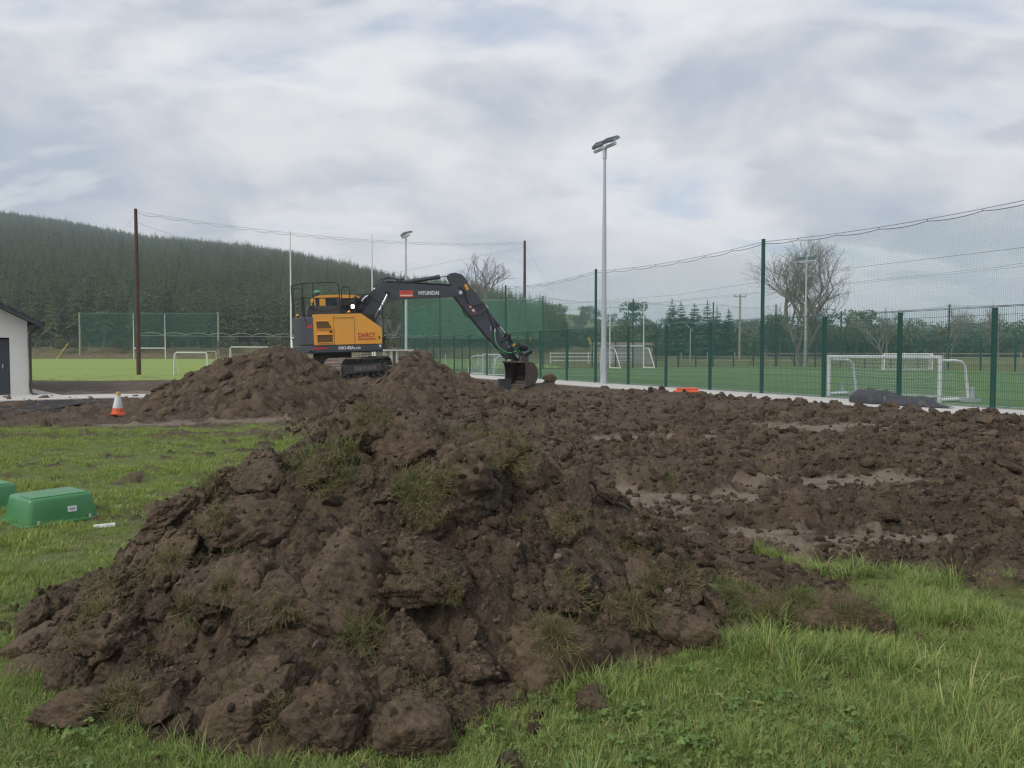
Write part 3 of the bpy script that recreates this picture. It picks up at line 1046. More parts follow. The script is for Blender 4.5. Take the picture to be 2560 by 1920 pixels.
# ------------------------------------------------------------------ grass
def blade_material(name, a, b, dry, dry_amt=0.2):
    t = NT(name)
    at_ = t.attr('bc')
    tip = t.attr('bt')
    c = t.mix(at_, a, b)
    r = t.rand()
    c = t.mix(t.math('MULTIPLY', t.rng(r, 0.55, 1.0), 0.35), c, tuple(min(1, q * 1.35) for q in b))
    dm = t.rng(t.math('ADD', t.math('MULTIPLY', at_, 0.7), t.math('MULTIPLY', tip, 0.25)), 0.80 - dry_amt, 0.98 - dry_amt * 0.4)
    c = t.mix(t.math('MULTIPLY', dm, 0.75), c, dry)
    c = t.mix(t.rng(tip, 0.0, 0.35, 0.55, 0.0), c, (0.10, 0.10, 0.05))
    t.put(t.b.inputs['Subsurface Weight'], 0.0)
    m = t.fin(c, 0.48, None, None, 0.35)
    tr = t.n.new('ShaderNodeBsdfTranslucent')
    t.l.new(c, tr.inputs[0])
    ms = t.n.new('ShaderNodeMixShader')
    ms.inputs[0].default_value = 0.3
    out = t.n['Material Output']
    t.l.new(t.b.outputs[0], ms.inputs[1])
    t.l.new(tr.outputs[0], ms.inputs[2])
    t.l.new(ms.outputs[0], out.inputs[0])
    return m


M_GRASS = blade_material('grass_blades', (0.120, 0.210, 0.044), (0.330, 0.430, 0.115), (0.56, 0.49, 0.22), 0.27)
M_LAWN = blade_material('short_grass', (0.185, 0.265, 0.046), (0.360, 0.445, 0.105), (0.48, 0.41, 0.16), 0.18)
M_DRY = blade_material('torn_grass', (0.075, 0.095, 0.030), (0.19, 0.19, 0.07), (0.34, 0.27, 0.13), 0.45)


def clump_mesh(seed, n, length, spread, width, lean, seg=4):
    r = np.random.default_rng(seed)
    V, F, bc, bt = [], [], [], []
    for k in range(n):
        a = r.uniform(0, 6.283)
        d = spread * math.sqrt(r.uniform())
        p = np.array((d * math.cos(a), d * math.sin(a), -0.01))
        b = a + r.normal(0, 0.9)
        L = length * r.uniform(0.45, 1.1)
        ln = lean * r.uniform(0.25, 1.35)
        w = width * r.uniform(0.6, 1.25)
        side = np.array((-math.sin(b), math.cos(b), 0.0))
        o = len(V)
        tone = r.uniform()
        th = 0.12 + 0.25 * r.uniform()
        for s in range(seg + 1):
            t_ = s / seg
            ww = w * (1 - t_ ** 1.6) * 0.5 + 0.0002
            tw = side * math.cos(t_ * 1.2 * (tone - .5)) + np.array((0, 0, math.sin(t_ * 1.2 * (tone - .5))))
            V.append(p - tw * ww)
            V.append(p + tw * ww)
            bc += [tone, tone]
            bt += [t_, t_]
            step = L / seg
            p = p + np.array((math.cos(b) * math.sin(th), math.sin(b) * math.sin(th), math.cos(th))) * step
            th = min(2.4, th + ln * (0.35 + t_) * 0.9)
        for s in range(seg):
            q = o + 2 * s
            F.append((q, q + 1, q + 3, q + 2))
    me = mesh_np('grass_clump', np.array(V), np.array(F), True)
    attr(me, 'bc', np.array(bc, np.float32))
    attr(me, 'bt', np.array(bt, np.float32))
    return me


def leaf_mesh(seed):
    """creeping leaves: stems with three lobed leaflets"""
    r = np.random.default_rng(seed)
    V, F, bc, bt = [], [], [], []
    for k in range(5):
        a = r.uniform(0, 6.283)
        d = 0.05 * math.sqrt(r.uniform())
        h = r.uniform(0.05, 0.12)
        c = np.array((d * math.cos(a) * 2, d * math.sin(a) * 2, h))
        tone = r.uniform(0, 1.0)
        o = len(V)
        V += [np.array((d * math.cos(a) - .0012, d * math.sin(a), 0)), np.array((d * math.cos(a) + .0012, d * math.sin(a), 0)), c + (.001, 0, 0), c - (.001, 0, 0)]
        F.append((o, o + 1, o + 2, o + 3))
        bc += [tone] * 4
        bt += [0.5] * 4
        tilt = r.normal(0, 0.3, 2)
        S = r.uniform(0.022, 0.036)
        for lf in range(3):
            b0 = a + (lf - 1) * 1.75
            o = len(V)
            pts = [(0, 0), (.35, -.34), (.62, -.62), (.74, -.3), (1.12, -.34), (1.0, 0), (1.12, .34), (.74, .3), (.62, .62), (.35, .34)]
            for x, y in pts:
                px, py = x * math.cos(b0) - y * math.sin(b0), x * math.sin(b0) + y * math.cos(b0)
                V.append(c + np.array((px, py, px * tilt[0] + py * tilt[1] + 0.12 * abs(y) - 0.25 * x * x)) * S)
                bc.append(tone)
                bt.append(0.6)
            for q in range(0, 8, 2):
                F.append((o, o + q + 1, o + q + 2, o + min(q + 3, 9)))
    me = mesh_np('leaf_sprig', np.array(V), np.array(F), False)
    attr(me, 'bc', np.array(bc, np.float32))
    attr(me, 'bt', np.array(bt, np.float32))
    return me


def field_points(n, x0, x1, y0, y1, dens):
    X, Y = rng.uniform(x0, x1, n), rng.uniform(y0, y1, n)
    k = rng.uniform(size=n) < dens(X, Y)
    return X[k], Y[k]


def in_heap(X, Y, lim=-0.10):
    z = H.at_np(X, Y)
    ins = (X > HX[0]) & (X < HX[-1]) & (Y > HY[0]) & (Y < HY[-1])
    return ins & (z > lim)


LEAF_AREA = lambda X, Y: np.clip(np.exp(-((X - 0.75) / 0.65) ** 2 - ((Y - 2.75) / 0.36) ** 2) * 1.5 + 0.8 * np.exp(-((X + 1.75) / 0.4) ** 2 - ((Y - 2.6) / 0.35) ** 2) + 0.35 * sstep(0.1, 0.45, fbm(X * 1.3, Y * 1.3, 3, 401)), 0, 1)

# tall foreground grass
X, Y = field_points(70000, -3.6, 4.6, 1.95, 6.2, lambda X, Y: np.clip(grass_mask(X, Y) * 1.2 - 0.25, 0, 1) * np.clip(0.75 + 0.6 * fbm(X * 2.2, Y * 2.2, 3, 411), 0.45, 1) * (1 - 0.15 * LEAF_AREA(X, Y)))
ok = ~in_heap(X, Y, -0.13) & (np.abs(X) < 0.86 * Y)
ok &= ~((X < -2.6) & (Y > 5.3))
X, Y = X[ok], Y[ok]
tall = np.clip(0.48 + 1.15 * fbm(X * 1.5, Y * 1.5, 3, 421), 0.18, 1.25) * np.where(X < -1.8, 0.8, 1.0)
n = len(X)
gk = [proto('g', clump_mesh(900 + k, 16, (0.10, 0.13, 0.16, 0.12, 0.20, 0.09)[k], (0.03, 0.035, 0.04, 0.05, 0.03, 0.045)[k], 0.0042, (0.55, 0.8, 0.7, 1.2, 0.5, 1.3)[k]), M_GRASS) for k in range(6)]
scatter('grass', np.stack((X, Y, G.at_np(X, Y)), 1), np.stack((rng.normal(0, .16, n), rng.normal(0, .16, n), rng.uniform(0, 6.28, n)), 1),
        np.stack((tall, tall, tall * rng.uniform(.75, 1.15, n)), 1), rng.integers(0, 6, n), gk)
tag(bpy.data.objects['grass'], 'tall wet green grass in the foreground around the big heap')
# short dense undergrowth close to the camera
X, Y = field_points(60000, -3.2, 3.6, 1.95, 3.9, lambda X, Y: np.clip(grass_mask(X, Y) * 1.2 - 0.25, 0, 1))
ok = ~in_heap(X, Y, -0.12) & (np.abs(X) < 0.8 * Y)
X, Y = X[ok], Y[ok]
n = len(X)
uk = [proto('u', clump_mesh(930 + k, 12, 0.06, 0.04, 0.0036, 1.3, 3), M_GRASS) for k in range(4)]
us = rng.uniform(.5, 1.15, n)
und = scatter('grass_undergrowth', np.stack((X, Y, G.at_np(X, Y)), 1), np.stack((rng.normal(0, .3, n), rng.normal(0, .3, n), rng.uniform(0, 6.28, n)), 1), np.repeat(us[:, None], 3, 1), rng.integers(0, 4, n), uk)
tag(und, 'short matted grass close to the camera')
# broad tussocks
X, Y = field_points(900, -0.2, 4.4, 2.2, 5.6, lambda X, Y: grass_mask(X, Y) * sstep(0.12, 0.4, fbm(X * 0.9, Y * 0.9, 3, 431)))
ok = ~in_heap(X, Y, -0.12)
X, Y = X[ok], Y[ok]
n = len(X)
tk = [proto('t', clump_mesh(950 + k, 34, 0.22, 0.05, 0.006, 0.75, 5), M_GRASS) for k in range(3)]
tussock = scatter('grass_tussocks', np.stack((X, Y, G.at_np(X, Y)), 1), np.stack((rng.normal(0, .15, n), rng.normal(0, .15, n), rng.uniform(0, 6.28, n)), 1), np.repeat(rng.uniform(.6, 1.15, n)[:, None], 3, 1), rng.integers(0, 3, n), tk)
tag(tussock, 'coarse long-bladed grass tussocks to the right of the heap')
# dead straw lying between the blades
X, Y = field_points(9000, -3.4, 4.4, 2.0, 6.0, lambda X, Y: grass_mask(X, Y) * np.clip(.35 + 1.2 * fbm(X * 2.4, Y * 2.4, 3, 451), .03, .9))
ok = ~in_heap(X, Y, -0.12) & (np.abs(X) < 0.86 * Y)
X, Y = X[ok], Y[ok]
n = len(X)
M_STRAW = blade_material('dead_straw', (0.22, 0.20, 0.08), (0.42, 0.36, 0.17), (0.52, 0.45, 0.24), 0.5)
hk = [proto('d', clump_mesh(960 + k, 14, 0.09, 0.06, 0.0032, 1.9, 4), M_STRAW) for k in range(3)]
strw = scatter('dead_grass', np.stack((X, Y, G.at_np(X, Y)), 1), np.stack((rng.normal(0, .4, n), rng.normal(0, .4, n), rng.uniform(0, 6.28, n)), 1), np.repeat(rng.uniform(.5, 1.2, n)[:, None], 3, 1), rng.integers(0, 3, n), hk)
tag(strw, 'dead yellow straw among the foreground grass')
# leaves between the grass
X, Y = field_points(10000, -3.0, 3.6, 1.95, 4.6, lambda X, Y: LEAF_AREA(X, Y) * 0.7 * np.clip(.7 + 1.2 * fbm(X * 3, Y * 3, 2, 405), .15, 1))
ok = ~in_heap(X, Y, -0.12) & (np.abs(X) < 0.86 * Y)
X, Y = X[ok], Y[ok]
n = len(X)
M_LEAF = blade_material('creeping_leaves', (0.090, 0.165, 0.036), (0.210, 0.300, 0.080), (0.30, 0.28, 0.09), 0.02)
lk = [proto('l', leaf_mesh(970 + k), M_LEAF) for k in range(5)]
lv = scatter('ground_cover_leaves', np.stack((X, Y, G.at_np(X, Y)), 1), np.stack((rng.normal(0, .35, n), rng.normal(0, .35, n), rng.uniform(0, 6.28, n)), 1), np.repeat(rng.uniform(.28, .6, n)[:, None], 3, 1), rng.integers(0, 5, n), lk)
tag(lv, 'creeping lobed green leaves among the foreground grass')
# short lawn on the left
X, Y = field_points(70000, -12.5, -1.6, 4.6, 15.5, lambda X, Y: np.clip(grass_mask(X, Y) * 1.3 - 0.35, 0, 1) * np.clip(0.6 + 0.9 * fbm(X * 2.6, Y * 2.6, 3, 441), 0.05, 1))
ok = ~in_heap(X, Y, -0.12) & (np.abs(X) < 0.82 * Y)
X, Y = X[ok], Y[ok]
n = len(X)
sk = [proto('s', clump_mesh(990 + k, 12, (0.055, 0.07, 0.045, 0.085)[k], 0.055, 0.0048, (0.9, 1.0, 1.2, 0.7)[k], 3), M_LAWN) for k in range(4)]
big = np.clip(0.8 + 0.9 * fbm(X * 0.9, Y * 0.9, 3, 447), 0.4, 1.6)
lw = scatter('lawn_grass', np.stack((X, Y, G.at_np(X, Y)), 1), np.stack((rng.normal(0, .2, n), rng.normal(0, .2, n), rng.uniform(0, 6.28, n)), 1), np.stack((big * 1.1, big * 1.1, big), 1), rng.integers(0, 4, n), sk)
tag(lw, 'short patchy lawn grass left of the heap')

# torn grass tufts hanging on the heap, each a tuft of its own
TUFTS = [clump_mesh(1010 + k, 110, (0.11, 0.09, 0.13, 0.08)[k], (0.10, 0.09, 0.07, 0.11)[k], 0.0028, (1.2, 1.5, 1.0, 1.8)[k], 4) for k in range(4)]
for m_ in TUFTS:
    m_.materials.append(M_DRY)
GREEN_TUFTS = [clump_mesh(1030 + k, 130, 0.10, 0.11, 0.0030, 0.9, 4) for k in range(2)]
M_SOD = blade_material('sod_grass', (0.070, 0.115, 0.028), (0.180, 0.225, 0.065), (0.36, 0.31, 0.13), 0.30)
for m_ in GREEN_TUFTS:
    m_.materials.append(M_SOD)
random.seed(5)


def tuft(x, y, s, me_, parent=heap, Gr=H, rx=0.0, dz=0.0):
    o = link('grass_tuft', me_, None, parent)
    o.location = (x, y, (float(surf_np([x], [y])[0][0]) if Gr is H else Gr.at(x, y)) + dz)
    o.scale = (s, s, s)
    o.rotation_euler = (rx, random.uniform(-.3, .3), random.uniform(-.5, .5))
    return o


for x, y, s, k, rx in ((-1.28, 4.72, 1.0, 4, 0.4), (-1.24, 4.62, .9, 5, 0.5), (-1.06, 4.62, 1.1, 4, 0.6), (-1.02, 4.50, 1.0, 5, 0.7), (-1.10, 4.40, 1.0, 0, 1.0), (-1.0, 4.36, 0.9, 1, 1.1), (-1.85, 4.62, 0.9, 4, 0.5), (-1.8, 4.7, 0.8, 0, 0.4),
                       (-0.95, 4.88, 0.7, 1, 1.1), (-0.55, 4.15, 1.1, 2, 1.3), (-0.48, 4.12, 1.1, 5, 1.3), (-0.42, 4.08, 1.0, 0, 1.4), (-0.36, 4.1, 0.8, 1, 1.3), (0.0, 4.85, 0.8, 2, 0.9), (0.08, 4.78, 0.9, 0, 1.2), (-0.18, 4.82, 0.8, 1, 1.1), (-0.3, 4.9, 0.7, 3, 1.0),
                       (-0.72, 3.32, 0.9, 1, 1.3), (-0.66, 3.3, 0.8, 5, 1.3), (-0.58, 3.34, 0.8, 0, 1.3), (-0.5, 3.5, 0.7, 3, 1.1), (-1.55, 2.98, 1.1, 2, 1.0), (-1.48, 2.95, 0.9, 0, 1.2), (-1.95, 3.62, 0.9, 2, 1.2), (-2.0, 3.5, 0.8, 0, 1.2),
                       (-1.35, 3.75, 0.6, 3, 1.1), (0.35, 3.62, 0.8, 3, 1.1), (0.3, 3.82, 0.9, 0, 1.2), (0.65, 4.5, 0.8, 3, 1.0), (0.72, 4.42, 0.7, 0, 1.1), (0.95, 4.25, 0.8, 0, 1.2), (0.58, 3.85, 0.7, 2, 1.2), (0.1, 3.1, 0.8, 3, 1.2), (-0.35, 3.0, 0.7, 3, 1.2),
                       (-0.2, 2.98, 0.7, 0, 1.2), (0.5, 3.45, 0.7, 5, 0.8), (-1.05, 2.95, 0.7, 0, 1.2), (-0.85, 2.82, 0.7, 1, 1.2), (1.2, 4.35, 0.8, 4, 0.4), (-1.72, 4.2, 0.6, 0, 1.1), (-2.2, 4.2, .7, 2, 0.7), (-0.1, 4.45, 0.5, 3, 1.0), (0.15, 3.4, 0.7, 1, 1.2)):
    tuft(x, y, s * 1.15, (TUFTS + GREEN_TUFTS)[k], rx=rx * 0.8, dz=-0.01)
    tuft(x + random.uniform(-.06, .06), y + random.uniform(-.05, .05), s * .8, (TUFTS + GREEN_TUFTS)[k], rx=rx * 0.9, dz=-0.01)
for x, y, s_ in HANG:
    tuft(x, y, s_, TUFTS[random.randrange(4)], rx=random.uniform(.9, 1.5))
for q in range(110):
    x, y = random.uniform(-2.3, 1.3), random.uniform(2.85, 5.2)
    if H.at(x, y) > 0.0:
        tuft(x, y, random.uniform(0.25, 0.55), TUFTS[q % 4], rx=random.uniform(0.5, 1.4))
for x, y, s in ((1.75, 8.35, 1.3), (1.72, 8.3, 1.2), (0.55, 14.2, 1.1), (4.9, 13.0, 1.0), (-0.6, 12.8, 1.1), (10.0, 15.2, 1.6), (10.2, 15.5, 1.5), (9.8, 15.6, 1.3), (4.0, 9.5, .6), (3.1, 11.0, .7)):
    tuft(x, y, s, TUFTS[1], ground, G, 0.6)

# the turned sod lying on the grass right of the heap, its own thing
random.seed(77)
sod = empty('turf_slab', (1.54, 4.12, G.at(1.54, 4.12)), R(-14), 'long turned turf slab with ragged grass lying on the lawn right of the heap', 'turf slab')
for (cx_, cy_, sx_, sy_, sz_, k_) in ((-.16, 0, .27, .19, .17, 0), (.14, -.02, .27, .18, .19, 3), (.36, -.05, .13, .13, .13, 5)):
    o = link('earth', CLODS[k_], None, sod)
    o.location = (cx_, cy_, .03)
    o.scale = (sx_, sy_, sz_)
    o.rotation_euler = (random.uniform(.0, .25), random.uniform(-.1, .1), random.uniform(-.3, .3))
for q in range(64):
    x, y = random.uniform(-.38, .42), random.uniform(-.17, .12)
    o = link('grass_tuft', TUFTS[q % 4] if q % 3 else GREEN_TUFTS[0], None, sod)
    o.location = (x, y, 0.135 - 1.0 * abs(y) ** 1.5)
    s_ = random.uniform(.45, .8)
    o.scale = (s_, s_, s_)
    o.rotation_euler = (random.uniform(.3, 1.2), 0, random.uniform(-1, 1))
# ================================================================== FIELDS, PATHS
def sheet(name, pts, z, mat, th=0.0):
    m = MB()
    n = len(pts)
    if th:
        m.add([(x, y, z) for x, y in pts] + [(x, y, z - th) for x, y in pts], [list(range(n))] + [(i + n, (i + 1) % n + n, (i + 1) % n, i) for i in range(n)])
    else:
        m.add([(x, y, z) for x, y in pts], [list(range(n))])
    o = m.build(name, mat)
    return tag(o, kind='structure')


def FP(s, d=0.0, z=0.0):
    """point s metres along the near pitch fence, d metres in front of it"""
    return Vector((F0[0] + FD[0] * s + FN[0] * d, F0[1] + FD[1] * s + FN[1] * d, z))


t = NT('mown_grass')
c_ = t.mix(t.noise(0.9, 6, 0.65), (0.190, 0.275, 0.062), (0.260, 0.345, 0.085))
stripe = t.rng(t.noise(0.055, 2, 0.4, stretch=(0.25, 1.6, 1)), 0.4, 0.6)
c_ = t.mix(t.math('MULTIPLY', stripe, 0.5), c_, (0.270, 0.340, 0.095))
c_ = t.mix(t.rng(t.noise(6, 5, 0.7), 0.55, 0.8), c_, (0.16, 0.235, 0.055))
M_FIELD = t.fin(c_, 0.85, t.bump(t.noise(30, 4, 0.7), 0.6, 0.03), None, 0.2)
t = NT('artificial_turf')
c_ = t.mix(t.noise(0.35, 5, 0.6), (0.088, 0.165, 0.058), (0.130, 0.215, 0.078))
c_ = t.mix(t.rng(t.noise(0.5, 3, 0.5, stretch=(0.06, 1.0, 1)), 0.45, 0.6, 0, 0.45), c_, (0.085, 0.160, 0.066))
M_TURF = t.fin(c_, 0.8, t.bump(t.noise(60, 3, 0.7), 0.5, 0.02), None, 0.2)
t = NT('rough_meadow')
c_ = t.mix(t.noise(0.25, 6, 0.65), (0.11, 0.145, 0.04), (0.215, 0.205, 0.075))
c_ = t.mix(t.rng(t.noise(1.4, 5, 0.65), 0.5, 0.7), c_, (0.14, 0.115, 0.055))
M_MEADOW = t.fin(c_, 0.9, t.bump(t.noise(3, 5, 0.7), 0.7, 0.2), None, 0.2)
t = NT('concrete_slab')
c_ = t.mix(t.noise(1.7, 6, 0.65), (0.46, 0.44, 0.41), (0.62, 0.60, 0.57))
c_ = t.mix(t.rng(t.noise(4.5, 6, 0.7, off=(3, 3, 3)), 0.58, 0.78, 0, 0.5), c_, (0.30, 0.25, 0.20))
M_CONC = t.fin(c_, 0.85, t.bump(t.noise(45, 4, 0.6), 0.25, 0.01))
M_TARMAC = paint('tarmac', (0.030, 0.032, 0.037), 0.9, 0.4, 5, dirt=(0.07, 0.055, 0.042), dirt_amt=0.3, bump=0.6, spec=0.2)
M_WHITE = paint('white_paint', (0.78, 0.79, 0.80), 0.45, 0.06, 5, dirt=(0.45, 0.42, 0.36), dirt_amt=0.25)
M_GREEN = paint('green_coated_steel', (0.012, 0.070, 0.055), 0.5, 0.15, 3)
M_GREENW = paint('green_coated_wire', (0.030, 0.120, 0.095), 0.5, 0.15, 3)
M_GALV = paint('galvanised_steel', (0.50, 0.53, 0.56), 0.48, 0.14, 2.5, metal=0.35)
M_NET = paint('green_netting', (0.14, 0.34, 0.28), 0.8, 0.1, 1)
M_NETD = paint('dense_green_netting', (0.13, 0.40, 0.29), 0.8, 0.15, 0.4)
M_NETW = paint('white_netting', (0.72, 0.74, 0.75), 0.7, 0.05, 1)
M_NETG = paint('pale_netting', (0.22, 0.26, 0.25), 0.8, 0.1, 1)
M_ROPE = paint('rope', (0.16, 0.19, 0.20), 0.8, 0.1, 1)
M_ROPEP = paint('pale_rope', (0.50, 0.54, 0.53), 0.8, 0.1, 1)
M_POLE = paint('creosoted_wood', (0.085, 0.037, 0.026), 0.85, 0.3, 2.5, dirt=(0.13, 0.085, 0.065), dirt_amt=0.5, bump=0.5)
M_WOOD = paint('weathered_wood', (0.33, 0.29, 0.23), 0.85, 0.25, 4, bump=0.4)
M_YELLOW = paint('yellow_guard', (0.62, 0.42, 0.08), 0.6, 0.15, 3)
M_DARKW = paint('dark_plastic', (0.035, 0.038, 0.042), 0.5, 0.2, 4)

# wide meadow that reaches the horizon; it runs lower underneath the worked ground
ang = np.linspace(0, 2 * math.pi, 97)[:-1]
rad = np.concatenate(([0.0], np.geomspace(6, 3800, 70)))
RR, AA = np.meshgrid(rad, ang, indexing='ij')
Xm, Ym = RR * np.sin(AA), RR * np.cos(AA)
inside = sstep(46, 42, Ym) * sstep(0.86, 0.78, np.abs(Xm) / np.maximum(Ym, 0.01)) * (Ym > 0)
near_c = sstep(9, 6, RR)
Zm = -0.03 - 0.5 * np.maximum(inside, near_c)
Zm = np.where((Ym < 40), np.minimum(Zm, -0.2), Zm)
n_, m_ = Xm.shape
i, j = np.meshgrid(np.arange(n_ - 1), np.arange(m_), indexing='ij')
a = (i * m_ + j).ravel()
b = (i * m_ + (j + 1) % m_).ravel()
me = mesh_np('meadow', np.stack((Xm, Ym, Zm), 2).reshape(-1, 3), np.stack((a, b, b + m_, a + m_), 1), True)
tag(link('meadow', me, M_MEADOW), kind='structure')

A_ = FP(44.6)
E_ = Vector((0.8965, 0.443, 0))
B_ = A_ + E_ * 37.8
D_ = Vector((0.443, -0.8965, 0))
PA, PB = A_, B_
tag(sheet('playing_field', [(-190, 38.0), (-27, 38.0), (-19.5, 36.6), (-12, 40), (-7, 46), (-10.2, 58.5), (5, 66.5), (-2, 158), (-40, 161), (-190, 163)], 0.006, M_FIELD), kind='structure')
sheet('artificial_pitch', [tuple(FP(-34, 0.02)[:2]), tuple((B_ + D_ * 79)[:2]), tuple(B_[:2]), tuple((A_ + Vector((0.01, 0.01, 0)))[:2])], 0.010, M_TURF)
path = sheet('concrete_path', [tuple(FP(-14, 2.2)[:2]), tuple(FP(-14, 0.06)[:2]), tuple(FP(47, 0.06)[:2]), tuple(FP(47, 2.2)[:2])], 0.035, M_CONC, 0.25)
# painted lines of the pitch
ml = MB()
for s0, s1, d0, d1 in ((-30, 43.6, -0.95, -1.05), (43.55, 43.67, -1.0, -36.5), (27, 27.12, -1, -36.5), (-30, 43.6, -36.4, -36.5), (33.4, 33.5, -9, -28), (33.4, 43.6, -9, -9.1), (33.4, 43.6, -28, -28.1)):
    ml.add([FP(s0, d0, .0146), FP(s1, d0, .0146), FP(s1, d1, .0146), FP(s0, d1, .0146)], [(0, 1, 2, 3)])
tag(ml.build('pitch_marking', M_WHITE), kind='structure')
# kerb of the pitch under the fence
mk = MB()
p0, p1 = FP(-14, 0.0), FP(47, 0.0)
mk.add([FP(-14, -.10, .05), FP(-14, -.02, .05), FP(47, -.02, .05), FP(47, -.10, .05), FP(-14, -.10, -.1), FP(-14, -.02, -.1), FP(47, -.02, -.1), FP(47, -.10, -.1)], [(0, 1, 2, 3), (1, 5, 6, 2), (0, 3, 7, 4)])
tag(mk.build('kerb', M_CONC), kind='structure')

# ================================================================== MESH FENCES
def panel_mesh(w, h):
    m = MB()
    n = int(w / 0.05)
    for k in range(1, n):
        x = k * w / n
        m.box((x, 0, h / 2 + .03), (0.0055, 0.0055, h))
    for k in range(int(h / 0.2) + 1):
        z = 0.05 + k * 0.2
        m.box((w / 2, 0.007, z), (w, 0.006, 0.008))
        m.box((w / 2, -0.007, z), (w, 0.006, 0.008))
    m.box((w / 2, 0, h + 0.03), (w, 0.012, 0.014))
    me = m.mesh('mesh_panel')
    me.materials.append(M_GREENW)
    return me


def post_mesh(h, w=0.10, d=0.07):
    m = MB()
    m.box((0, 0, h / 2), (w, d, h))
    m.box((0, 0, h + 0.008), (w * 1.06, d * 1.06, 0.016))
    for k in range(5):
        m.box((0, -d / 2 - 0.012, 0.25 + k * (min(h, 2.4) - .35) / 4), (0.05, 0.024, 0.05))
    me = m.mesh('post')
    me.materials.append(M_GREEN)
    return me


PANEL = {}


def mesh_fence(name, label, P0, dirv, posts, h=2.4):
    """posts: list of (distance, post height); panels between them"""
    rz = math.atan2(dirv[1], dirv[0])
    o = empty(name, (P0[0], P0[1], 0), rz, label, 'fence')
    pm = {}
    for s, hh in posts:
        if hh not in pm:
            pm[hh] = post_mesh(hh)
        q = link('post', pm[hh], None, o)
        q.location = (s, 0, 0)
    for (s0, _), (s1, _) in zip(posts[:-1], posts[1:]):
        w = round(s1 - s0, 2)
        if w not in PANEL:
            PANEL[w] = panel_mesh(w, h)
        q = link('mesh_panel', PANEL[w], None, o)
        q.location = (s0, 0.05, 0)
    return o


def net_mesh(length, z0, top, cell, th, sag=0.0, tie=1.5, vcell=None):
    """square netting of single strands hung between z0 and top(x)"""
    V, F = [], []

    def strand(p, q, r):
        o = len(V)
        d = (q - p)
        d = d / np.linalg.norm(d)
        a = np.array((0.0, 1.0, 0.0))
        b = np.cross(d, a)
        for k in range(3):
            an = 2.094 * k + 0.5
            e = (a * math.cos(an) + b * math.sin(an)) * r
            V.append(p + e)
            V.append(q + e)
        for k in range(3):
            k2 = (k + 1) % 3
            F.append((o + 2 * k, o + 2 * k2, o + 2 * k2 + 1, o + 2 * k + 1))
    x = 0.0
    while x <= length:
        yy = 0.03 * math.sin(x * 0.9)
        strand(np.array((x, yy, z0)), np.array((x, yy, top(x))), th)
        x += cell
    vc = vcell or cell
    nseg = max(1, int(length / 1.5))
    zt = min(top(x_ * length / 40) for x_ in range(41))
    z = z0
    while z < zt:
        for k in range(nseg):
            xa, xb = k * length / nseg, (k + 1) * length / nseg
            strand(np.array((xa, 0.03 * math.sin(xa * .9), z)), np.array((xb, 0.03 * math.sin(xb * .9), z)), th)
        z += vc
    return mesh_np('net', np.array(V), np.array(F))


def cable(name, pts, r, mat, parent, n=5):
    return MB().tube(pts, r, n).build(name, mat, parent)


def hung_net(parent, s0, s1, z0, zt, cell, th, mat, sag=0.18, tie=1.5, ropemat=None, bottom=True, ratio=1.0):
    """top wire, scalloped rope tied to it, the net below; all parts of parent"""
    L = s1 - s0
    ropemat = ropemat or M_ROPE

    def wire(x):
        return zt - sag * (1 - (2 * x / L - 1) ** 2)

    nt = max(2, round(L / tie))

    def rope(x):
        f_ = (x / L * nt) % 1.0
        return wire(x) - 0.05 - 0.05 * 4 * f_ * (1 - f_)
    me = net_mesh(L, z0, lambda x: rope(min(max(x, 0), L)), cell, th)
    me.materials.append(mat)
    q = link('net', me, None, parent)
    q.location = (s0, 0, 0)
    w = cable('top_wire', [(s0 + L * k / 16, 0, wire(L * k / 16)) for k in range(17)], 0.008, ropemat, parent, 4)
    r = cable('edge_rope', [(s0 + L * k / (nt * 6), 0, rope(min(L * k / (nt * 6), L - 1e-6))) for k in range(nt * 6 + 1)], 0.010, ropemat, parent, 4)
    m = MB()
    for k in range(1, nt):
        x = L * k / nt
        m.cyl((s0 + x, 0, wire(x)), (s0 + x, 0, rope(x)), 0.012, None, 4)
    m.build('rope_tie', ropemat, w)
    if bottom:
        cable('bottom_rope', [(s0, 0, z0), (s1, 0, z0)], 0.008, ropemat, parent, 4)


near_posts = [(-10, 2.4), (-7.5, 2.4), (-5, 2.4), (-2.5, 5.0), (0, 2.4), (2.5, 2.4), (5.0, 2.4), (7.5, 5.0), (10, 2.4), (12.5, 2.4), (15, 2.4), (17.5, 5.0), (20, 2.4), (22.6, 2.4), (24, 2.4), (26.6, 5.0), (29.1, 2.4), (31.6, 2.4), (34.1, 2.4), (36.6, 5.0), (39.1, 2.4), (41.6, 2.4), (44.6, 5.0)]
# posts that stand 5 m tall along the touchline carry the ball net
near_fence = mesh_fence('pitch_fence', 'green mesh fence with tall posts and ball net along the near concrete path', FP(0), FD, near_posts)
tall = [s for s, h in near_posts if h > 3]
for s0, s1 in zip([-14.0] + tall[:-1], tall):
    hung_net(near_fence, s0, s1, 2.46, 4.93, 0.045, 0.0016, M_NET, 0.16 if s0 < 30 else 0.35, 1.35)
end_posts = [(0, 6.0)] + [(2.4 * k, 6.0 if k == 5 else 2.4) for k in range(1, 9)] + [(21.0, 6.0), (23.5, 2.4), (26, 2.4), (28, 2.4), (30.0, 6.0), (32.5, 2.4), (35, 2.4), (37.8, 6.0)]
end_fence = mesh_fence('pitch_fence', 'green mesh fence with high ball net behind the far end of the pitch', A_ + E_ * 0.12, E_[:2], end_posts)
hung_net(end_fence, 0.0, 12.0, 2.46, 6.0, 0.030, 0.0036, M_NETD, 0.45, 1.5, M_ROPEP)
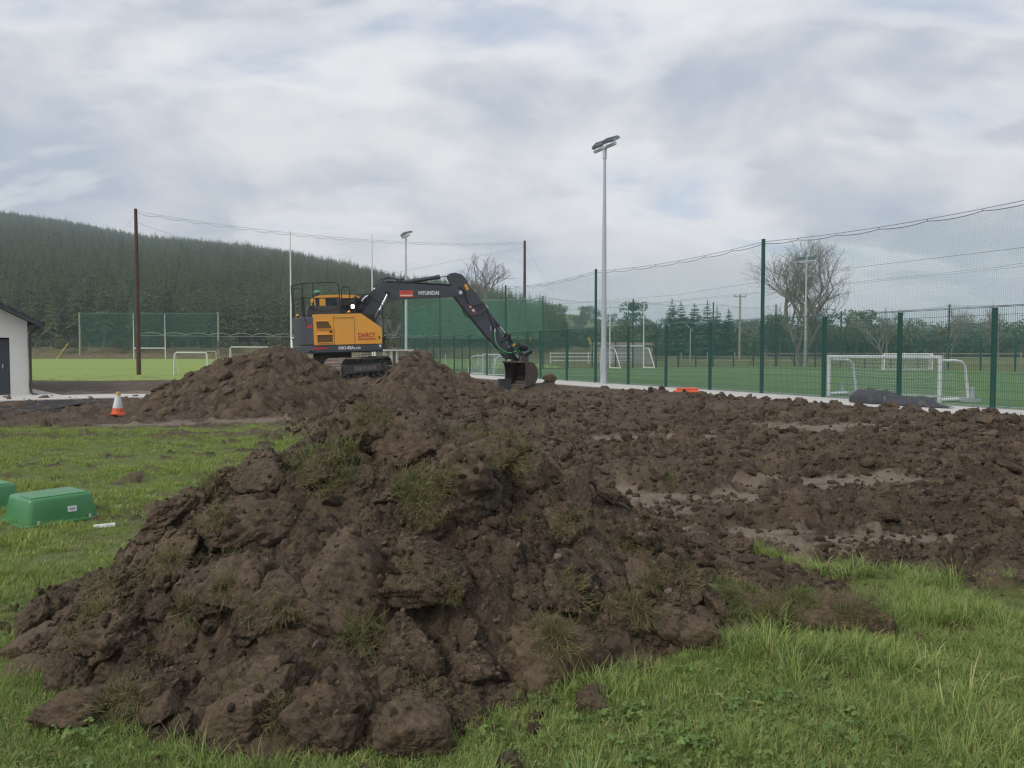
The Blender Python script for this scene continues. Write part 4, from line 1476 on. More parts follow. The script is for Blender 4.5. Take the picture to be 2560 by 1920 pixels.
for s0, s1 in ((12, 21), (21, 30), (30, 37.8)):
    hung_net(end_fence, s0, s1, 2.46, 5.95, 0.06, 0.0016, M_NET, 0.3, 1.5)
for sx_ in (-1, 1):
    MB().cyl((37.8 + sx_ * 3.0, 0.4, 0.0), (37.8, 0.06, 5.2), 0.03, None, 6).build('brace', M_GREEN, end_fence)
MB().cyl((3.4, 0.5, 0.0), (0.1, 0.06, 5.2), 0.03, None, 6).build('brace', M_GREEN, end_fence)
far_posts = [(0.3, 2.4), (2.5, 2.4), (5, 2.4), (7.8, 5.0), (10.3, 2.4), (12.8, 2.4), (15.3, 2.4), (17.8, 5.0), (20.3, 2.4), (22.8, 2.4), (25.3, 2.4), (27.8, 5.0), (30.3, 2.4)]
far_fence = mesh_fence('pitch_fence', 'green mesh fence with tall posts along the far touchline, in front of the rail fence', B_ + D_ * 0.02, D_[:2], far_posts)
for s0, s1 in ((0.3, 7.8), (7.8, 17.8), (17.8, 27.8)):
    hung_net(far_fence, s0, s1, 2.46, 4.95, 0.07, 0.0016, M_NET, 0.2, 1.5)
# small warning plate at the gate
MB().box((23.86, -0.07, 2.05), (0.07, 0.01, 0.16)).build('yellow_plate', M_YELLOW, near_fence)

# ================================================================== FLOODLIGHTS
M_LAMPH = paint('floodlight_housing', (0.16, 0.18, 0.21), 0.5, 0.15, 4)
M_GLASS = paint('floodlight_glass', (0.30, 0.34, 0.40), 0.2, 0.1, 3)


def floodlight(x, y, rz, label, tilt=(0.5, 0.9), h=9.85, half=False):
    o = empty('floodlight_mast', (x, y, 0), rz, label, 'floodlight', 'floodlight masts around the pitch')
    m = MB()
    m.tube([(0, 0, 0), (0, 0, 1.6), (0, 0, 1.62), (0, 0, h * .55), (0, 0, h)], [0.145, 0.14, 0.115, 0.095, 0.055], 8, smooth=False)
    m.build('pole', M_GALV, o)
    MB().box((0, -0.14, 0.85), (0.12, 0.02, 0.5)).build('access_door', M_GALV, o)
    m = MB()
    m.box((0, 0, h + 0.06), (1.6, 0.10, 0.10))
    m.cyl((0.16, 0, h + .02), (0, 0, h - .3), 0.02, None, 6)
    m.cyl((-0.16, 0, h + .02), (0, 0, h - .3), 0.02, None, 6)
    m.cyl((0, 0, h - .4), (0, 0, h - .05), 0.085, None, 8)
    m.build('cross_arm', M_GALV, o)
    for k, sx_ in enumerate((-1, 1)):
        M = Matrix.Translation((sx_ * 0.45, 0, h + 0.27)) @ Matrix.Rotation(sx_ * 0.30, 4, 'Z') @ Matrix.Rotation(tilt[k], 4, 'X')
        m = MB()
        m.prism([(-.33, -.04), (-.29, .04), (-.12, .07), (.12, .07), (.29, .04), (.33, -.04)], -.24, .24, M)
        for q in range(9):
            m.box((-.26 + q * .065, 0, 0.08), (0.016, 0.40, 0.03), M)
        b_ = m.build('lamp_head', M_LAMPH, o)
        MB().box((0, 0, -0.048), (0.58, 0.4, 0.012), M).build('lamp_glass', M_GLASS, b_)
        m = MB()
        for s2 in (-1, 1):
            m.tube([(sx_ * 0.45 + s2 * 0.32, 0, h + 0.08), (sx_ * 0.45 + s2 * 0.34, 0, h + 0.27)], 0.016, 6)
        m.box((sx_ * 0.45, 0, h + 0.10), (0.66, 0.03, 0.02))
        m.build('bracket', M_GALV, o)
    return o


floodlight(3.88, 32.55, R(-63.7), 'tall grey floodlight mast with twin lamps on the concrete path, nearest', (0.35, 0.5))
floodlight(-7.85, 57.2, R(-63.7), 'grey floodlight mast behind the excavator boom at the pitch corner', (0.5, 0.3))
floodlight(27.6, 72.5, R(150), 'grey floodlight mast standing in front of the big bare tree', (0.9, 0.9))
o = empty('lamp_post', (24.3, 105, 0), 0, 'slender post with one tilted panel, behind the pitch near the conifer row', 'lamp post')
MB().cyl((0, 0, -.1), (0, 0, 4.5), 0.09, 0.06, 8).build('pole', M_GALV, o)
MB().box((0, 0, 0), (1.3, 0.6, 0.06), Matrix.Translation((-.15, 0, 4.75)) @ Matrix.Rotation(0.75, 4, 'Y')).build('panel', M_GLASS, o)

# ================================================================== GOALS
def net_patch(m, P, nu, nv, r, bulge=None):
    """netting over a 4-corner patch P[0..3] (u along 0-1, v along 0-3), strands added to m"""
    P = [Vector(p) for p in P]

    def pt(u_, v_):
        p = P[0].lerp(P[1], u_).lerp(P[3].lerp(P[2], u_), v_)
        if bulge:
            p = p + Vector(bulge) * (16 * u_ * (1 - u_) * v_ * (1 - v_)) + Vector((random.uniform(-1, 1), random.uniform(-1, 1), random.uniform(-1, 1))) * 0.012
        return p
    grid = [[pt(i / nu, j / nv) for i in range(nu + 1)] for j in range(nv + 1)]
    for j in range(nv + 1):
        m.tube(grid[j], r, 3, caps=False)
    for i in range(nu + 1):
        m.tube([grid[j][i] for j in range(nv + 1)], r, 3, caps=False)


def goal(name, loc, rz, label, W=3.66, Hh=1.83, depth=1.5, r=0.055, hoop=True, mesh=0.14):
    o = empty(name, loc, rz, label, 'goal')
    MB().tube([(-W / 2, 0, 0), (-W / 2, 0, Hh)], r, 8).build('upright', M_WHITE, o)
    MB().tube([(W / 2, 0, 0), (W / 2, 0, Hh)], r, 8).build('upright', M_WHITE, o)
    MB().tube([(-W / 2 - r, 0, Hh), (W / 2 + r, 0, Hh)], r, 8).build('crossbar', M_WHITE, o)
    for s_ in (-1, 1):
        x = s_ * W / 2
        MB().tube([(x, 0, Hh * .93), (x, depth * .5, Hh * .93), (x, depth * .72, Hh * .90), (x, depth * .85, Hh * .80), (x, depth, 0.05)], r * .75, 8).build('side_hoop', M_WHITE, o)
        MB().tube([(x, 0, 0.06), (x, depth * 1.1, 0.06)], r, 8).build('base_bar', M_WHITE, o)
    MB().tube([(-W / 2, depth * 1.05, 0.06), (W / 2, depth * 1.05, 0.06)], r * .8, 8).build('rear_bar', M_WHITE, o)
    m = MB()
    random.seed(3)
    nu, nv = int(W / mesh), int(Hh / mesh)
    net_patch(m, [(-W / 2, .02, Hh), (W / 2, .02, Hh), (W / 2, depth, .08), (-W / 2, depth, .08)], nu, nv + 4, 0.006, (0, .10, -.12))
    for s_ in (-1, 1):
        x = s_ * W / 2
        net_patch(m, [(x, .02, Hh * .93), (x, depth * .72, Hh * .90), (x, depth, .08), (x, .02, .08)], int(depth / mesh), nv, 0.006, (s_ * .05, 0, 0))
    m.build('net', M_NETW, o)
    return o


gd = math.atan2(FD[1], FD[0])
gn = goal('five_a_side_goal', FP(4.1, -1.3)[:], gd, 'white small-sided goal with net close behind the fence at the right', 3.7, 1.22, -1.25, 0.055)
for s_ in (-1, 1):
    q = MB()
    q.box((s_ * 2.0, -.95, 0.06), (0.62, 0.30, 0.10))
    q.cyl((s_ * 2.15, -.95, 0.1), (s_ * 2.15, -.95, 0.40), 0.06, None, 8)
    q.build('counterweight', M_GALV, gn)
gl = goal('five_a_side_goal', FP(30.7, -1.3)[:], gd, 'white small goal standing behind the fence just left of the bucket', 3.7, 1.22, 1.0, 0.055)
gf = goal('five_a_side_goal', (30.0, 58.3, 0.01), R(-16), 'small white goal far across the pitch, seen above the near goal', 3.3, 1.22, 0.9, 0.05, mesh=0.2)


def tall_goal(name, label, x, y, rz, W, H_, bar, r, depth=0.0, net=False, a_frame=True):
    o = empty(name, (x, y, 0), rz, label, 'goalposts')
    for s_ in (-1, 1):
        MB().tube([(s_ * W / 2, 0, 0), (s_ * W / 2, 0, bar), (s_ * W / 2, 0, H_)], [r, r, r * .6], 8).build('upright', M_WHITE, o)
        if a_frame:
            MB().tube([(s_ * W / 2, 0, 0.05), (s_ * W / 2 - .0, -depth, 0.05)], r, 6).build('base_bar', M_WHITE, o)
            MB().tube([(s_ * W / 2, 0, bar * .93), (s_ * W / 2, -depth * .45, bar * .9), (s_ * W / 2, -depth, 0.05)], r * .7, 6).build('side_hoop', M_WHITE, o)
    MB().tube([(-W / 2, 0, bar), (W / 2, 0, bar)], r, 8).build('crossbar', M_WHITE, o)
    if net:
        m = MB()
        random.seed(4)
        net_patch(m, [(-W / 2, .02, bar), (W / 2, .02, bar), (W / 2, depth, .08), (-W / 2, depth, .08)], 22, 12, 0.008, (0, .2, -.1))
        m.build('net', M_NETW, o)
    return o


tall_goal('goalposts', 'white goalposts with crossbar at the far end of the artificial pitch', 9.9, 66.3, math.atan2(.443, .8965), 3.5, 5.6, 1.9, 0.06, 1.6)
tall_goal('goalposts', 'white tall goalposts behind the excavator on the grass field', -14.2, 61.0, math.atan2(2.0, 5.9), 6.3, 10.8, 2.5, 0.07, 1.6, True)
tall_goal('goalposts', 'distant white goalposts in front of the dark green net and forest', -72.5, 154, 0, 6.3, 9.0, 2.2, 0.09, 0, False, False)


def plain_goal(x, y, rz, label, W, H_, mat, d=1.0):
    o = empty('training_goal', (x, y, 0), rz, label, 'goal')
    MB().tube([(-W / 2, 0, 0), (-W / 2 + .06, 0, H_ * .93), (-W / 2 + .15, 0, H_), (W / 2 - .15, 0, H_), (W / 2 - .06, 0, H_ * .93), (W / 2, 0, 0)], 0.05, 8).build('frame', mat, o)
    for s_ in (-1, 1):
        MB().tube([(s_ * W / 2, 0, .05), (s_ * W / 2, d, .05), (s_ * (W / 2 - .1), 0.05, H_ * .95)], 0.022, 6).build('stay', mat, o)
    return o


M_PALE = paint('pale_goal_paint', (0.60, 0.66, 0.60), 0.5, 0.12, 4)
plain_goal(-19.2, 46.0, R(8), 'small pale training goal on the grass beside the tall wooden pole', 1.95, 1.35, M_PALE)
plain_goal(-24.2, 71.0, R(5), 'pale training goal half hidden behind the left soil ridge', 3.6, 1.85, M_PALE)
plain_goal(-61.0, 156, R(-15), 'tiny far training goal at the edge of the grass field', 2.4, 1.6, M_PALE, 1.5)

# ================================================================== BALL NETS ON WOODEN POLES
def wood_pole(parent, x, y, h, r, mat, name='pole', lean=(0, 0)):
    m = MB()
    m.tube([(x, y, -0.1), (x + lean[0] * .5, y + lean[1] * .5, h * .5), (x + lean[0], y + lean[1], h)], [r, r * .86, r * .68], 10)
    return m.build(name, mat, parent)


LP, RP = Vector((-22.66, 46.7, 0)), Vector((1.09, 66.5, 0))
dv = (RP - LP)
Ln = dv.length
bn = empty('ball_net', LP, math.atan2(dv.y, dv.x), 'pale ball net slung between two tall brown wooden poles behind the excavator', 'ball net')
wood_pole(bn, 0, 0, 10.0, 0.135, M_POLE)
wood_pole(bn, Ln, 0, 10.95, 0.15, M_POLE)


def net_top(x):
    return 9.85 + 1.0 * x / Ln - 0.75 * (1 - (2 * x / Ln - 1) ** 2)


me = net_mesh(Ln, 2.6, lambda x: net_top(min(x, Ln)) - 0.12, 0.14, 0.0016)
me.materials.append(M_NETG)
link('net', me, None, bn)
cable('top_wire', [(Ln * k / 20, 0, net_top(Ln * k / 20)) for k in range(21)], 0.011, M_ROPEP, bn, 4)
nt_ = 22
cable('edge_rope', [(Ln * k / (nt_ * 6), 0, net_top(Ln * k / (nt_ * 6)) - .04 - .13 * 4 * ((k / 6) % 1) * (1 - (k / 6) % 1)) for k in range(nt_ * 6 + 1)], 0.014, M_ROPEP, bn, 4)
cable('bottom_wire', [(0, 0, 2.38), (Ln * .5, 0, 2.45), (Ln, 0, 2.6)], 0.011, M_ROPEP, bn, 4)
cable('bottom_rope', [(Ln * k / (nt_ * 6), 0, 2.44 + .2 * k / (nt_ * 6) + .13 * 4 * ((k / 6) % 1) * (1 - (k / 6) % 1)) for k in range(nt_ * 6 + 1)], 0.014, M_ROPEP, bn, 4)
M4 = Matrix.Rotation(-math.atan2(dv.y, dv.x), 4, 'Z')


def guy(a, b, name='guy_wire', r=0.007):
    a, b = M4 @ (Vector(a) - LP), M4 @ (Vector(b) - LP)
    return cable(name, [a, b], r, M_ROPE, bn, 4)


guy(LP + Vector((0, 0, 9.7)), (-20.2, 30.5, 0.0))
guy(LP + Vector((0, 0, 3.1)), RP + Vector((0, 0, 10.4)))
guy(LP + Vector((0, 0, 9.2)), (-11.0, 58.5, 5.2))
guy(RP + Vector((0, 0, 10.6)), (8.5, 78.0, 0.0))
# the far net in front of the forest
fn = empty('ball_net', (-92, 164, 0), math.atan2(0, 1), 'dark green ball net with wooden poles in front of the forest edge', 'ball net')
for x_ in (0, 29.5):
    wood_pole(fn, x_, 0, 9.9, 0.22, M_WOOD)
me = net_mesh(29.5, 2.2, lambda x: 9.6, 0.11, 0.016)
me.materials.append(paint('far_green_netting', (0.020, 0.105, 0.080), 0.9, 0.15, 0.2))
link('net', me, None, fn)
cable('top_wire', [(0, 0, 9.7), (29.5, 0, 9.65)], 0.03, M_NETD, fn, 4)

# guards of guy wires: yellow slanted sleeves
for x_, y_, z_, ang_, L_, lab in ((-93.5, 158, 0.0, 0.65, 4.0, 'yellow guard tube on a guy wire at the left edge of the grass field'), (9.1, 76.5, 0.0, -0.5, 3.2, 'yellow guard tube on a guy wire behind the pitch end')):
    m = MB()
    m.tube([(0, 0, 0), (math.sin(ang_) * L_, 0, math.cos(ang_) * L_)], 0.10, 8)
    m.tube([(math.sin(ang_) * L_ * .98, 0, math.cos(ang_) * L_ * .98), (math.sin(ang_) * L_ * 1.0, 0, math.cos(ang_) * L_ * 1.0)], 0.115, 8)
    o = m.build('guy_wire_guard', M_YELLOW)
    o.location = (x_, y_, z_)
    tag(o, lab, 'wire guard')

# ================================================================== SMALL BUILDING, LEFT
M_REND = paint('cream_render', (0.70, 0.685, 0.65), 0.9, 0.05, 1.5, dirt=(0.55, 0.52, 0.46), dirt_amt=0.35, bump=0.25)
M_ROOF = paint('dark_roof', (0.055, 0.060, 0.070), 0.6, 0.25, 6, bump=0.3)
M_DOOR = paint('anthracite_door', (0.040, 0.045, 0.055), 0.55, 0.12, 3)
bld = empty('clubhouse', (-16.35, 26.0, -0.1), R(33.5), 'cream rendered gable building with dark roof and dark door at the left edge', 'building')
W_ = 6.4
dx0, dx1, dh = -2.7, -0.52, 1.95
m = MB()
wall_z = 2.50
ridge = wall_z + W_ / 2 * 0.55
# gable wall with door opening, facing the viewer
m.add([(0, 0, -.2), (0, 0, wall_z), (-W_ / 2, 0, ridge), (-W_, 0, wall_z), (-W_, 0, -.2), (dx0, 0, -.2), (dx0, 0, dh), (dx1, 0, dh), (dx1, 0, -.2)], [(0, 8, 7, 6, 5, 4, 3, 2, 1)])
m.add([(0, 0, -.2), (0, 0, wall_z), (0, 9, wall_z), (0, 9, -.2)], [(0, 1, 2, 3)])
m.add([(-W_, 0, -.2), (-W_, 0, wall_z), (-W_, 9, wall_z), (-W_, 9, -.2)], [(3, 2, 1, 0)])
m.add([(0, 9, -.2), (0, 9, wall_z), (-W_ / 2, 9, ridge), (-W_, 9, wall_z), (-W_, 9, -.2)], [(0, 1, 2, 3, 4)])
m.add([(dx0, 0, -.2), (dx0, 0, dh), (dx1, 0, dh), (dx1, 0, -.2), (dx0, .14, -.2), (dx0, .14, dh), (dx1, .14, dh), (dx1, .14, -.2)], [(0, 1, 5, 4), (1, 2, 6, 5), (2, 3, 7, 6)])
m.build('wall', M_REND, bld)
m = MB().box(((dx0 + dx1) / 2, 0.12, dh / 2 - .04), (dx1 - dx0 - .02, 0.05, dh - .02))
door = m.build('door', M_DOOR, bld)
for q in range(7):
    MB().box((dx1 - .15 - q * .3, 0.09, dh / 2 - .04), (0.27, 0.012, dh - .12)).build('plank', M_DOOR, door)
MB().box((dx1 - 0.2, 0.07, 1.0), (0.03, 0.04, 0.14)).build('handle', M_GALV, door)
MB().box(((dx0 + dx1) / 2, 0.08, 0.02), (dx1 - dx0, 0.06, 0.04)).build('threshold', M_GALV, door)
th_ = math.atan(0.55)
ov = 0.42
m = MB()
for s_ in (0, 1):
    sg_ = -1 if s_ else 1
    ex = (W_ / 2 + ov)
    m.add([(-W_ / 2, -ov, ridge + .16), (-W_ / 2 + sg_ * ex, -ov, ridge + .16 - ex * .55), (-W_ / 2 + sg_ * ex, 9 + ov, ridge + .16 - ex * .55), (-W_ / 2, 9 + ov, ridge + .16),
           (-W_ / 2, -ov, ridge + .02), (-W_ / 2 + sg_ * ex, -ov, ridge + .02 - ex * .55), (-W_ / 2 + sg_ * ex, 9 + ov, ridge + .02 - ex * .55), (-W_ / 2, 9 + ov, ridge + .02)],
          [(0, 1, 2, 3), (4, 5, 1, 0), (1, 5, 6, 2), (7, 6, 5, 4), (3, 2, 6, 7)])
roof = m.build('roof', M_ROOF, bld)
m = MB()
q_ = math.hypot(W_ / 2 + ov, (W_ / 2 + ov) * .55)
mt = MB()
mt.box((0, 0, 0), (0.30, 0.26, 0.05))
tile_me = mt.mesh('roof_tile')
tile_me.materials.append(M_ROOF)
for q in range(11):
    o = link('verge_tile', tile_me, None, roof)
    xq = (q + .5) * (W_ / 2 + ov) / 11
    o.location = (-W_ / 2 + xq, -ov + .1, ridge + .195 - xq * .55)
    o.rotation_euler = (0, th_ + 0.06, 0)
MB().box((ov / 2 + .02, 4.5, wall_z - .13), (0.34, 9 + ov * 1.8, 0.03)).build('soffit', M_DARKW, bld)
MB().tube([(ov + .03, -ov, wall_z - .08), (ov + .03, 9.3, wall_z - .08)], 0.06, 8).build('gutter', M_DARKW, bld)
MB().tube([(ov + .03, -0.2, wall_z - .1), (0.22, -0.1, wall_z - .25), (0.06, -0.06, wall_z - .42), (0.06, -0.06, 0.12), (0.12, -0.12, 0.05), (0.24, -0.2, 0.02)], 0.045, 8).build('downpipe', M_DARKW, bld)
sheet('building_apron', [(-26, 22.7), (-15.2, 22.9), (-14.0, 23.7), (-12.8, 24.5), (-9.4, 25.4), (-9.2, 26.6), (-13.5, 26.6), (-15.2, 25.9), (-19.3, 30.8), (-26, 31)], -0.075, M_CONC, 0.2)
gz_t = -0.10
tag(sheet('tarmac_drive', [(-26, 17.5), (-12.2, 17.6), (-11.7, 19.2), (-12.2, 21.5), (-12.0, 23.2), (-12.6, 24.3), (-14.0, 23.6), (-15.2, 22.8), (-26, 22.6)], gz_t, M_TARMAC), kind='structure')

# ================================================================== SMALL THINGS
# traffic cone
M_CO = paint('cone_orange', (0.72, 0.10, 0.03), 0.55, 0.15, 8, dirt=(0.30, 0.15, 0.08), dirt_amt=0.4)
M_CW = paint('cone_sleeve', (0.72, 0.73, 0.74), 0.5, 0.08, 10, dirt=(0.35, 0.28, 0.2), dirt_amt=0.35)
M_CY = paint('cone_tip', (0.50, 0.36, 0.06), 0.6, 0.3, 20, dirt=(0.4, 0.35, 0.25), dirt_amt=0.6)
cone = empty('traffic_cone', (-8.33, 16.2, G.at(-8.33, 16.2)), 0.4, 'orange and white traffic cone standing in mud at the foot of the left soil ridge', 'traffic cone')
cone.rotation_euler = (0.03, 0.05, 0.5)
m = MB()
m.prism([(-.145, 0), (.145, 0), (.14, .03), (-.14, .03)], -.145, .145)
m.tube([(0, 0, .03), (0, 0, .05), (0, 0, .14)], [.13, .112, .098], 20)
m.build('base', M_CO, cone, 0.012)
MB().tube([(0, 0, .14), (0, 0, .40)], [.099, .052], 20).build('sleeve', M_CW, cone)
MB().tube([(0, 0, .40), (0, 0, .475), (0, 0, .485)], [.051, .036, .03], 20).build('tip', M_CY, cone)

# green service covers
M_GRP = paint('green_glassfibre', (0.060, 0.235, 0.085), 0.34, 0.12, 3, dirt=(0.10, 0.25, 0.12), dirt_amt=0.5)
M_LABEL = paint('label_white', (0.82, 0.84, 0.86), 0.4, 0.03, 20)
M_INK = paint('label_ink', (0.08, 0.13, 0.32), 0.5, 0.05, 20)


def cover(x, y, rz, label, with_label):
    z = G.at(x, y)
    o = empty('service_cover', (x, y, z - 0.01), rz, label, 'cover box', 'green service covers on the lawn')
    L, D, H_ = 0.58, 0.54, 0.24
    m = MB()
    prof = [(1.0, 1.0, 0.02), (0.965, 0.96, 0.12), (0.92, 0.91, 0.205), (0.90, 0.885, 0.225), (0.86, 0.84, 0.233)]
    vs = []
    for sx_, sy_, zz in prof:
        cut = 0.045 if zz < .2 else 0.05
        hx, hy = L / 2 * sx_, D / 2 * sy_
        for ax, ay in ((-hx + cut, -hy), (hx - cut, -hy), (hx - cut * .3, -hy + cut * .3), (hx, -hy + cut), (hx, hy - cut), (hx - cut * .3, hy - cut * .3), (hx - cut, hy), (-hx + cut, hy), (-hx + cut * .3, hy - cut * .3), (-hx, hy - cut), (-hx, -hy + cut), (-hx + cut * .3, -hy + cut * .3)):
            vs.append((ax, ay, zz))
    fs = []
    for k in range(len(prof) - 1):
        for q in range(12):
            fs.append((k * 12 + q, k * 12 + (q + 1) % 12, (k + 1) * 12 + (q + 1) % 12, (k + 1) * 12 + q))
    m.add(vs, fs, True)
    base = (len(prof) - 1) * 12
    m.add(vs[base:], [list(range(12))], False)
    m.build('hood', M_GRP, o)
    # top with a slightly raised flat band
    MB().box((0, -.09, .2365), (L * .80, D * .40, .008)).build('top_band', M_GRP, o, 0.003)
    MB().box((0, 0, .012), (L + .10, D + .10, .022)).build('flange', M_GRP, o, 0.004)
    MB().box((0, 0, -.03), (L + .06, D + .06, .05)).build('plinth', M_CONC, o)
    for s_ in (-1, 1):
        MB().cyl((s_ * L * .36, -D / 2 - .02, .02), (s_ * L * .36, -D / 2 - .02, .05), 0.012, None, 6).build('bolt', M_GALV, o)
    if with_label:
        lb = MB().box((0, 0, 0), (0.075, 0.002, 0.05), Matrix.Translation((0.07, -D / 2 * .975 - .003, .115)) @ Matrix.Rotation(-0.10, 4, 'X')).build('label', M_LABEL, o)
        m = MB()
        for q, (wq, zz) in enumerate(((.05, .118), (.032, .106))):
            m.box((0, 0, 0), (wq, 0.002, 0.006 if q == 0 else .003), Matrix.Translation((0.07, -D / 2 * .975 - .0055, zz)) @ Matrix.Rotation(-0.10, 4, 'X'))
        m.build('print', M_INK, lb)
    return o


cover(-4.13, 6.84, R(52), 'green glass-fibre cover box with a white label, beside the heap', True)
cover(-5.12, 7.30, R(52), 'green glass-fibre cover box cut off by the left picture edge', False)
m = MB().tube([(0, 0, 0), (.15, .06, .005)], [0.028, 0.028], 10)
o = m.build('pipe_offcut', M_PALE)
o.location = (-3.52, 6.42, G.at(-3.5, 6.45) + 0.0)
tag(o, 'short pale pipe end poking from the lawn beside the labelled cover box', 'pipe')

# crumpled grey tarpaulin on the path
M_TARP = paint('grey_tarpaulin', (0.038, 0.041, 0.048), 0.38, 0.2, 2, dirt=(0.08, 0.08, 0.08), dirt_amt=0.4)
tx, ty = np.meshgrid(np.linspace(0, 1, 170), np.linspace(-1, 1, 60))
hgt = np.interp(tx, [0, .03, .10, .25, .4, .5, .62, .72, .80, .86, 1.0], [0.02, .25, .36, .40, .33, .24, .17, .25, .20, .06, .03])
wid = np.interp(tx, [0, .05, .2, .4, .6, .75, .85, 1.0], [.10, .30, .36, .34, .30, .30, .22, .12])
fold = fbm(tx * 4.2 + ty * 0.9, ty * 1.3 - tx * 2.5, 2, 881, ridged=True) * 0.75 + fbm(tx * 9 - ty * 1.5, ty * 2.0 + tx * 4, 1, 883, ridged=True) * 0.35
zz = hgt * 0.78 * np.sqrt(np.clip(1 - np.abs(ty) ** 2.4, 0, 1)) * (0.80 + 0.50 * fold) + 0.02
zz = np.where(tx > .84, zz * (.7 + .3 * fold), zz)
xx = tx * 2.8 - 1.4
yy = ty * wid * (1 + .18 * fbm(tx * 6, ty * 2, 3, 885))
me = mesh_np('tarpaulin', np.stack((xx, yy, np.clip(zz, .012, 1)), 2).reshape(-1, 3), Grid(tx, ty, 'reg', (0, 1, 0, 1)).faces(), True)
tarp = link('tarpaulin', me, M_TARP)
tp = FP(1.75, 1.0)
tarp.location = (tp.x, tp.y, 0.035)
tarp.rotation_euler = (0, 0, math.atan2(-FD[1], -FD[0]))
tag(tarp, 'crumpled dark grey tarpaulin lying on the concrete path below the goal', 'tarpaulin')

# orange ducts and a dark block
M_OR = paint('orange_plastic', (0.75, 0.13, 0.05), 0.5, 0.2, 8, dirt=(0.30, 0.14, 0.08), dirt_amt=0.4)
for k, (ox, oy, oz, rz_, L_) in enumerate(((-.1, 0, .05, .1, .8), (-.08, .12, .05, .02, .72), (-0.06, .06, .13, .16, .66))):
    m = MB()
    pts = [(-L_ / 2 + L_ * q / 12, 0.02 * math.sin(q), 0.0) for q in range(13)]
    m.tube(pts, [0.05 + (0.006 if q % 2 else 0) for q in range(13)], 10)
    o = m.build('orange_duct', M_OR)
    o.location = (5.55 + ox, 24.0 + oy, G.at(5.55, 24.0) + oz + .05)
    o.rotation_euler = (0, 0, rz_)
    tag(o, 'short orange duct, ' + ('front', 'rear', 'top')[k] + ' one of the little stack at the edge of the path', 'duct', 'orange ducts by the path')
m = MB()
m.box((0, 0, .15), (.42, .30, .30))
blk = empty('plastic_crate', (-0.25, 26.6, 0.12), R(10), 'dark rectangular crate standing in the soil just left of the bucket', 'crate')
MB().box((0, 0, .15), (.42, .30, .30)).build('body', M_DARKW, blk, 0.012)
MB().box((0, 0, .31), (.45, .33, .03)).build('rim', M_DARKW, blk, 0.006)
for q in range(4):
    MB().box((-.15 + q * .1, -.155, .14), (.03, .012, .24)).build('rib', M_DARKW, blk)

# concrete bench-like slab behind the excavator
sl = empty('concrete_bench', (-7.6, 51.6, 0), R(26), 'low concrete slab bench on short legs, right behind the excavator', 'bench')
MB().box((0, 0, 1.50), (2.0, 0.6, 0.10)).build('slab', M_CONC, sl, 0.01)
for q in (-.55, -.2, .7):
    MB().box((q, 0, .72), (.10, .5, 1.46)).build('leg', M_CONC, sl)
MB().box((0, 0.32, 0.75), (1.9, .06, 1.38)).build('back_panel', M_CONC, sl)
# ================================================================== EXCAVATOR
M_EY = paint('excavator_yellow', (0.90, 0.41, 0.058), 0.36, 0.05, 2.5, dirt=(0.62, 0.36, 0.10), dirt_amt=0.35)
M_EG = paint('excavator_dark_grey', (0.062, 0.068, 0.082), 0.42, 0.12, 3, dirt=(0.12, 0.115, 0.115), dirt_amt=0.3)
M_EB = paint('excavator_black', (0.018, 0.019, 0.022), 0.5, 0.2, 4, dirt=(0.06, 0.05, 0.045), dirt_amt=0.4)
M_TRK = paint('muddy_track_steel', (0.20, 0.16, 0.13), 0.7, 0.35, 9, dirt=(0.42, 0.36, 0.30), dirt_amt=0.5, bump=0.4)
M_FRAME = paint('muddy_frame', (0.085, 0.078, 0.072), 0.7, 0.3, 6, dirt=(0.20, 0.16, 0.13), dirt_amt=0.7, bump=0.4)
M_BUCK = paint('worn_bucket_steel', (0.085, 0.062, 0.050), 0.6, 0.35, 5, dirt=(0.17, 0.145, 0.125), dirt_amt=0.5, bump=0.4)
M_CHROME = paint('chrome_rod', (0.62, 0.64, 0.66), 0.22, 0.05, 3, metal=0.9)
M_HOSE = paint('rubber_hose', (0.022, 0.023, 0.026), 0.5, 0.2, 5)
M_HOSEG = paint('green_hose', (0.10, 0.36, 0.16), 0.45, 0.15, 5)
M_WIN = paint('tinted_window', (0.022, 0.030, 0.036), 0.08, 0.1, 2)
M_RED = paint('red_sticker', (0.50, 0.045, 0.055), 0.5, 0.08, 9)
M_ORS = paint('orange_sticker', (0.78, 0.13, 0.06), 0.5, 0.12, 12)
M_WHT = paint('white_sticker', (0.80, 0.80, 0.78), 0.5, 0.05, 9)
M_AMB = paint('amber_lens', (0.75, 0.33, 0.04), 0.25, 0.1, 5)
M_VENT = paint('brown_mesh', (0.155, 0.085, 0.032), 0.8, 0.25, 30)
M_DOME = paint('green_dome', (0.06, 0.34, 0.15), 0.4, 0.1, 5)
tl = NT('lit_lamp')
tl.b.inputs['Emission Color'].default_value = (1.0, 0.93, 0.78, 1)
tl.b.inputs['Emission Strength'].default_value = 14
M_LIT = tl.fin((0.9, 0.9, 0.85), 0.3)

ex = empty('excavator', (-5.91, 25.45, 0.40), 0, 'yellow and dark grey tracked excavator with boom reaching right over the dug soil', 'excavator')
ex.rotation_euler = (0, R(-1.8), R(22))


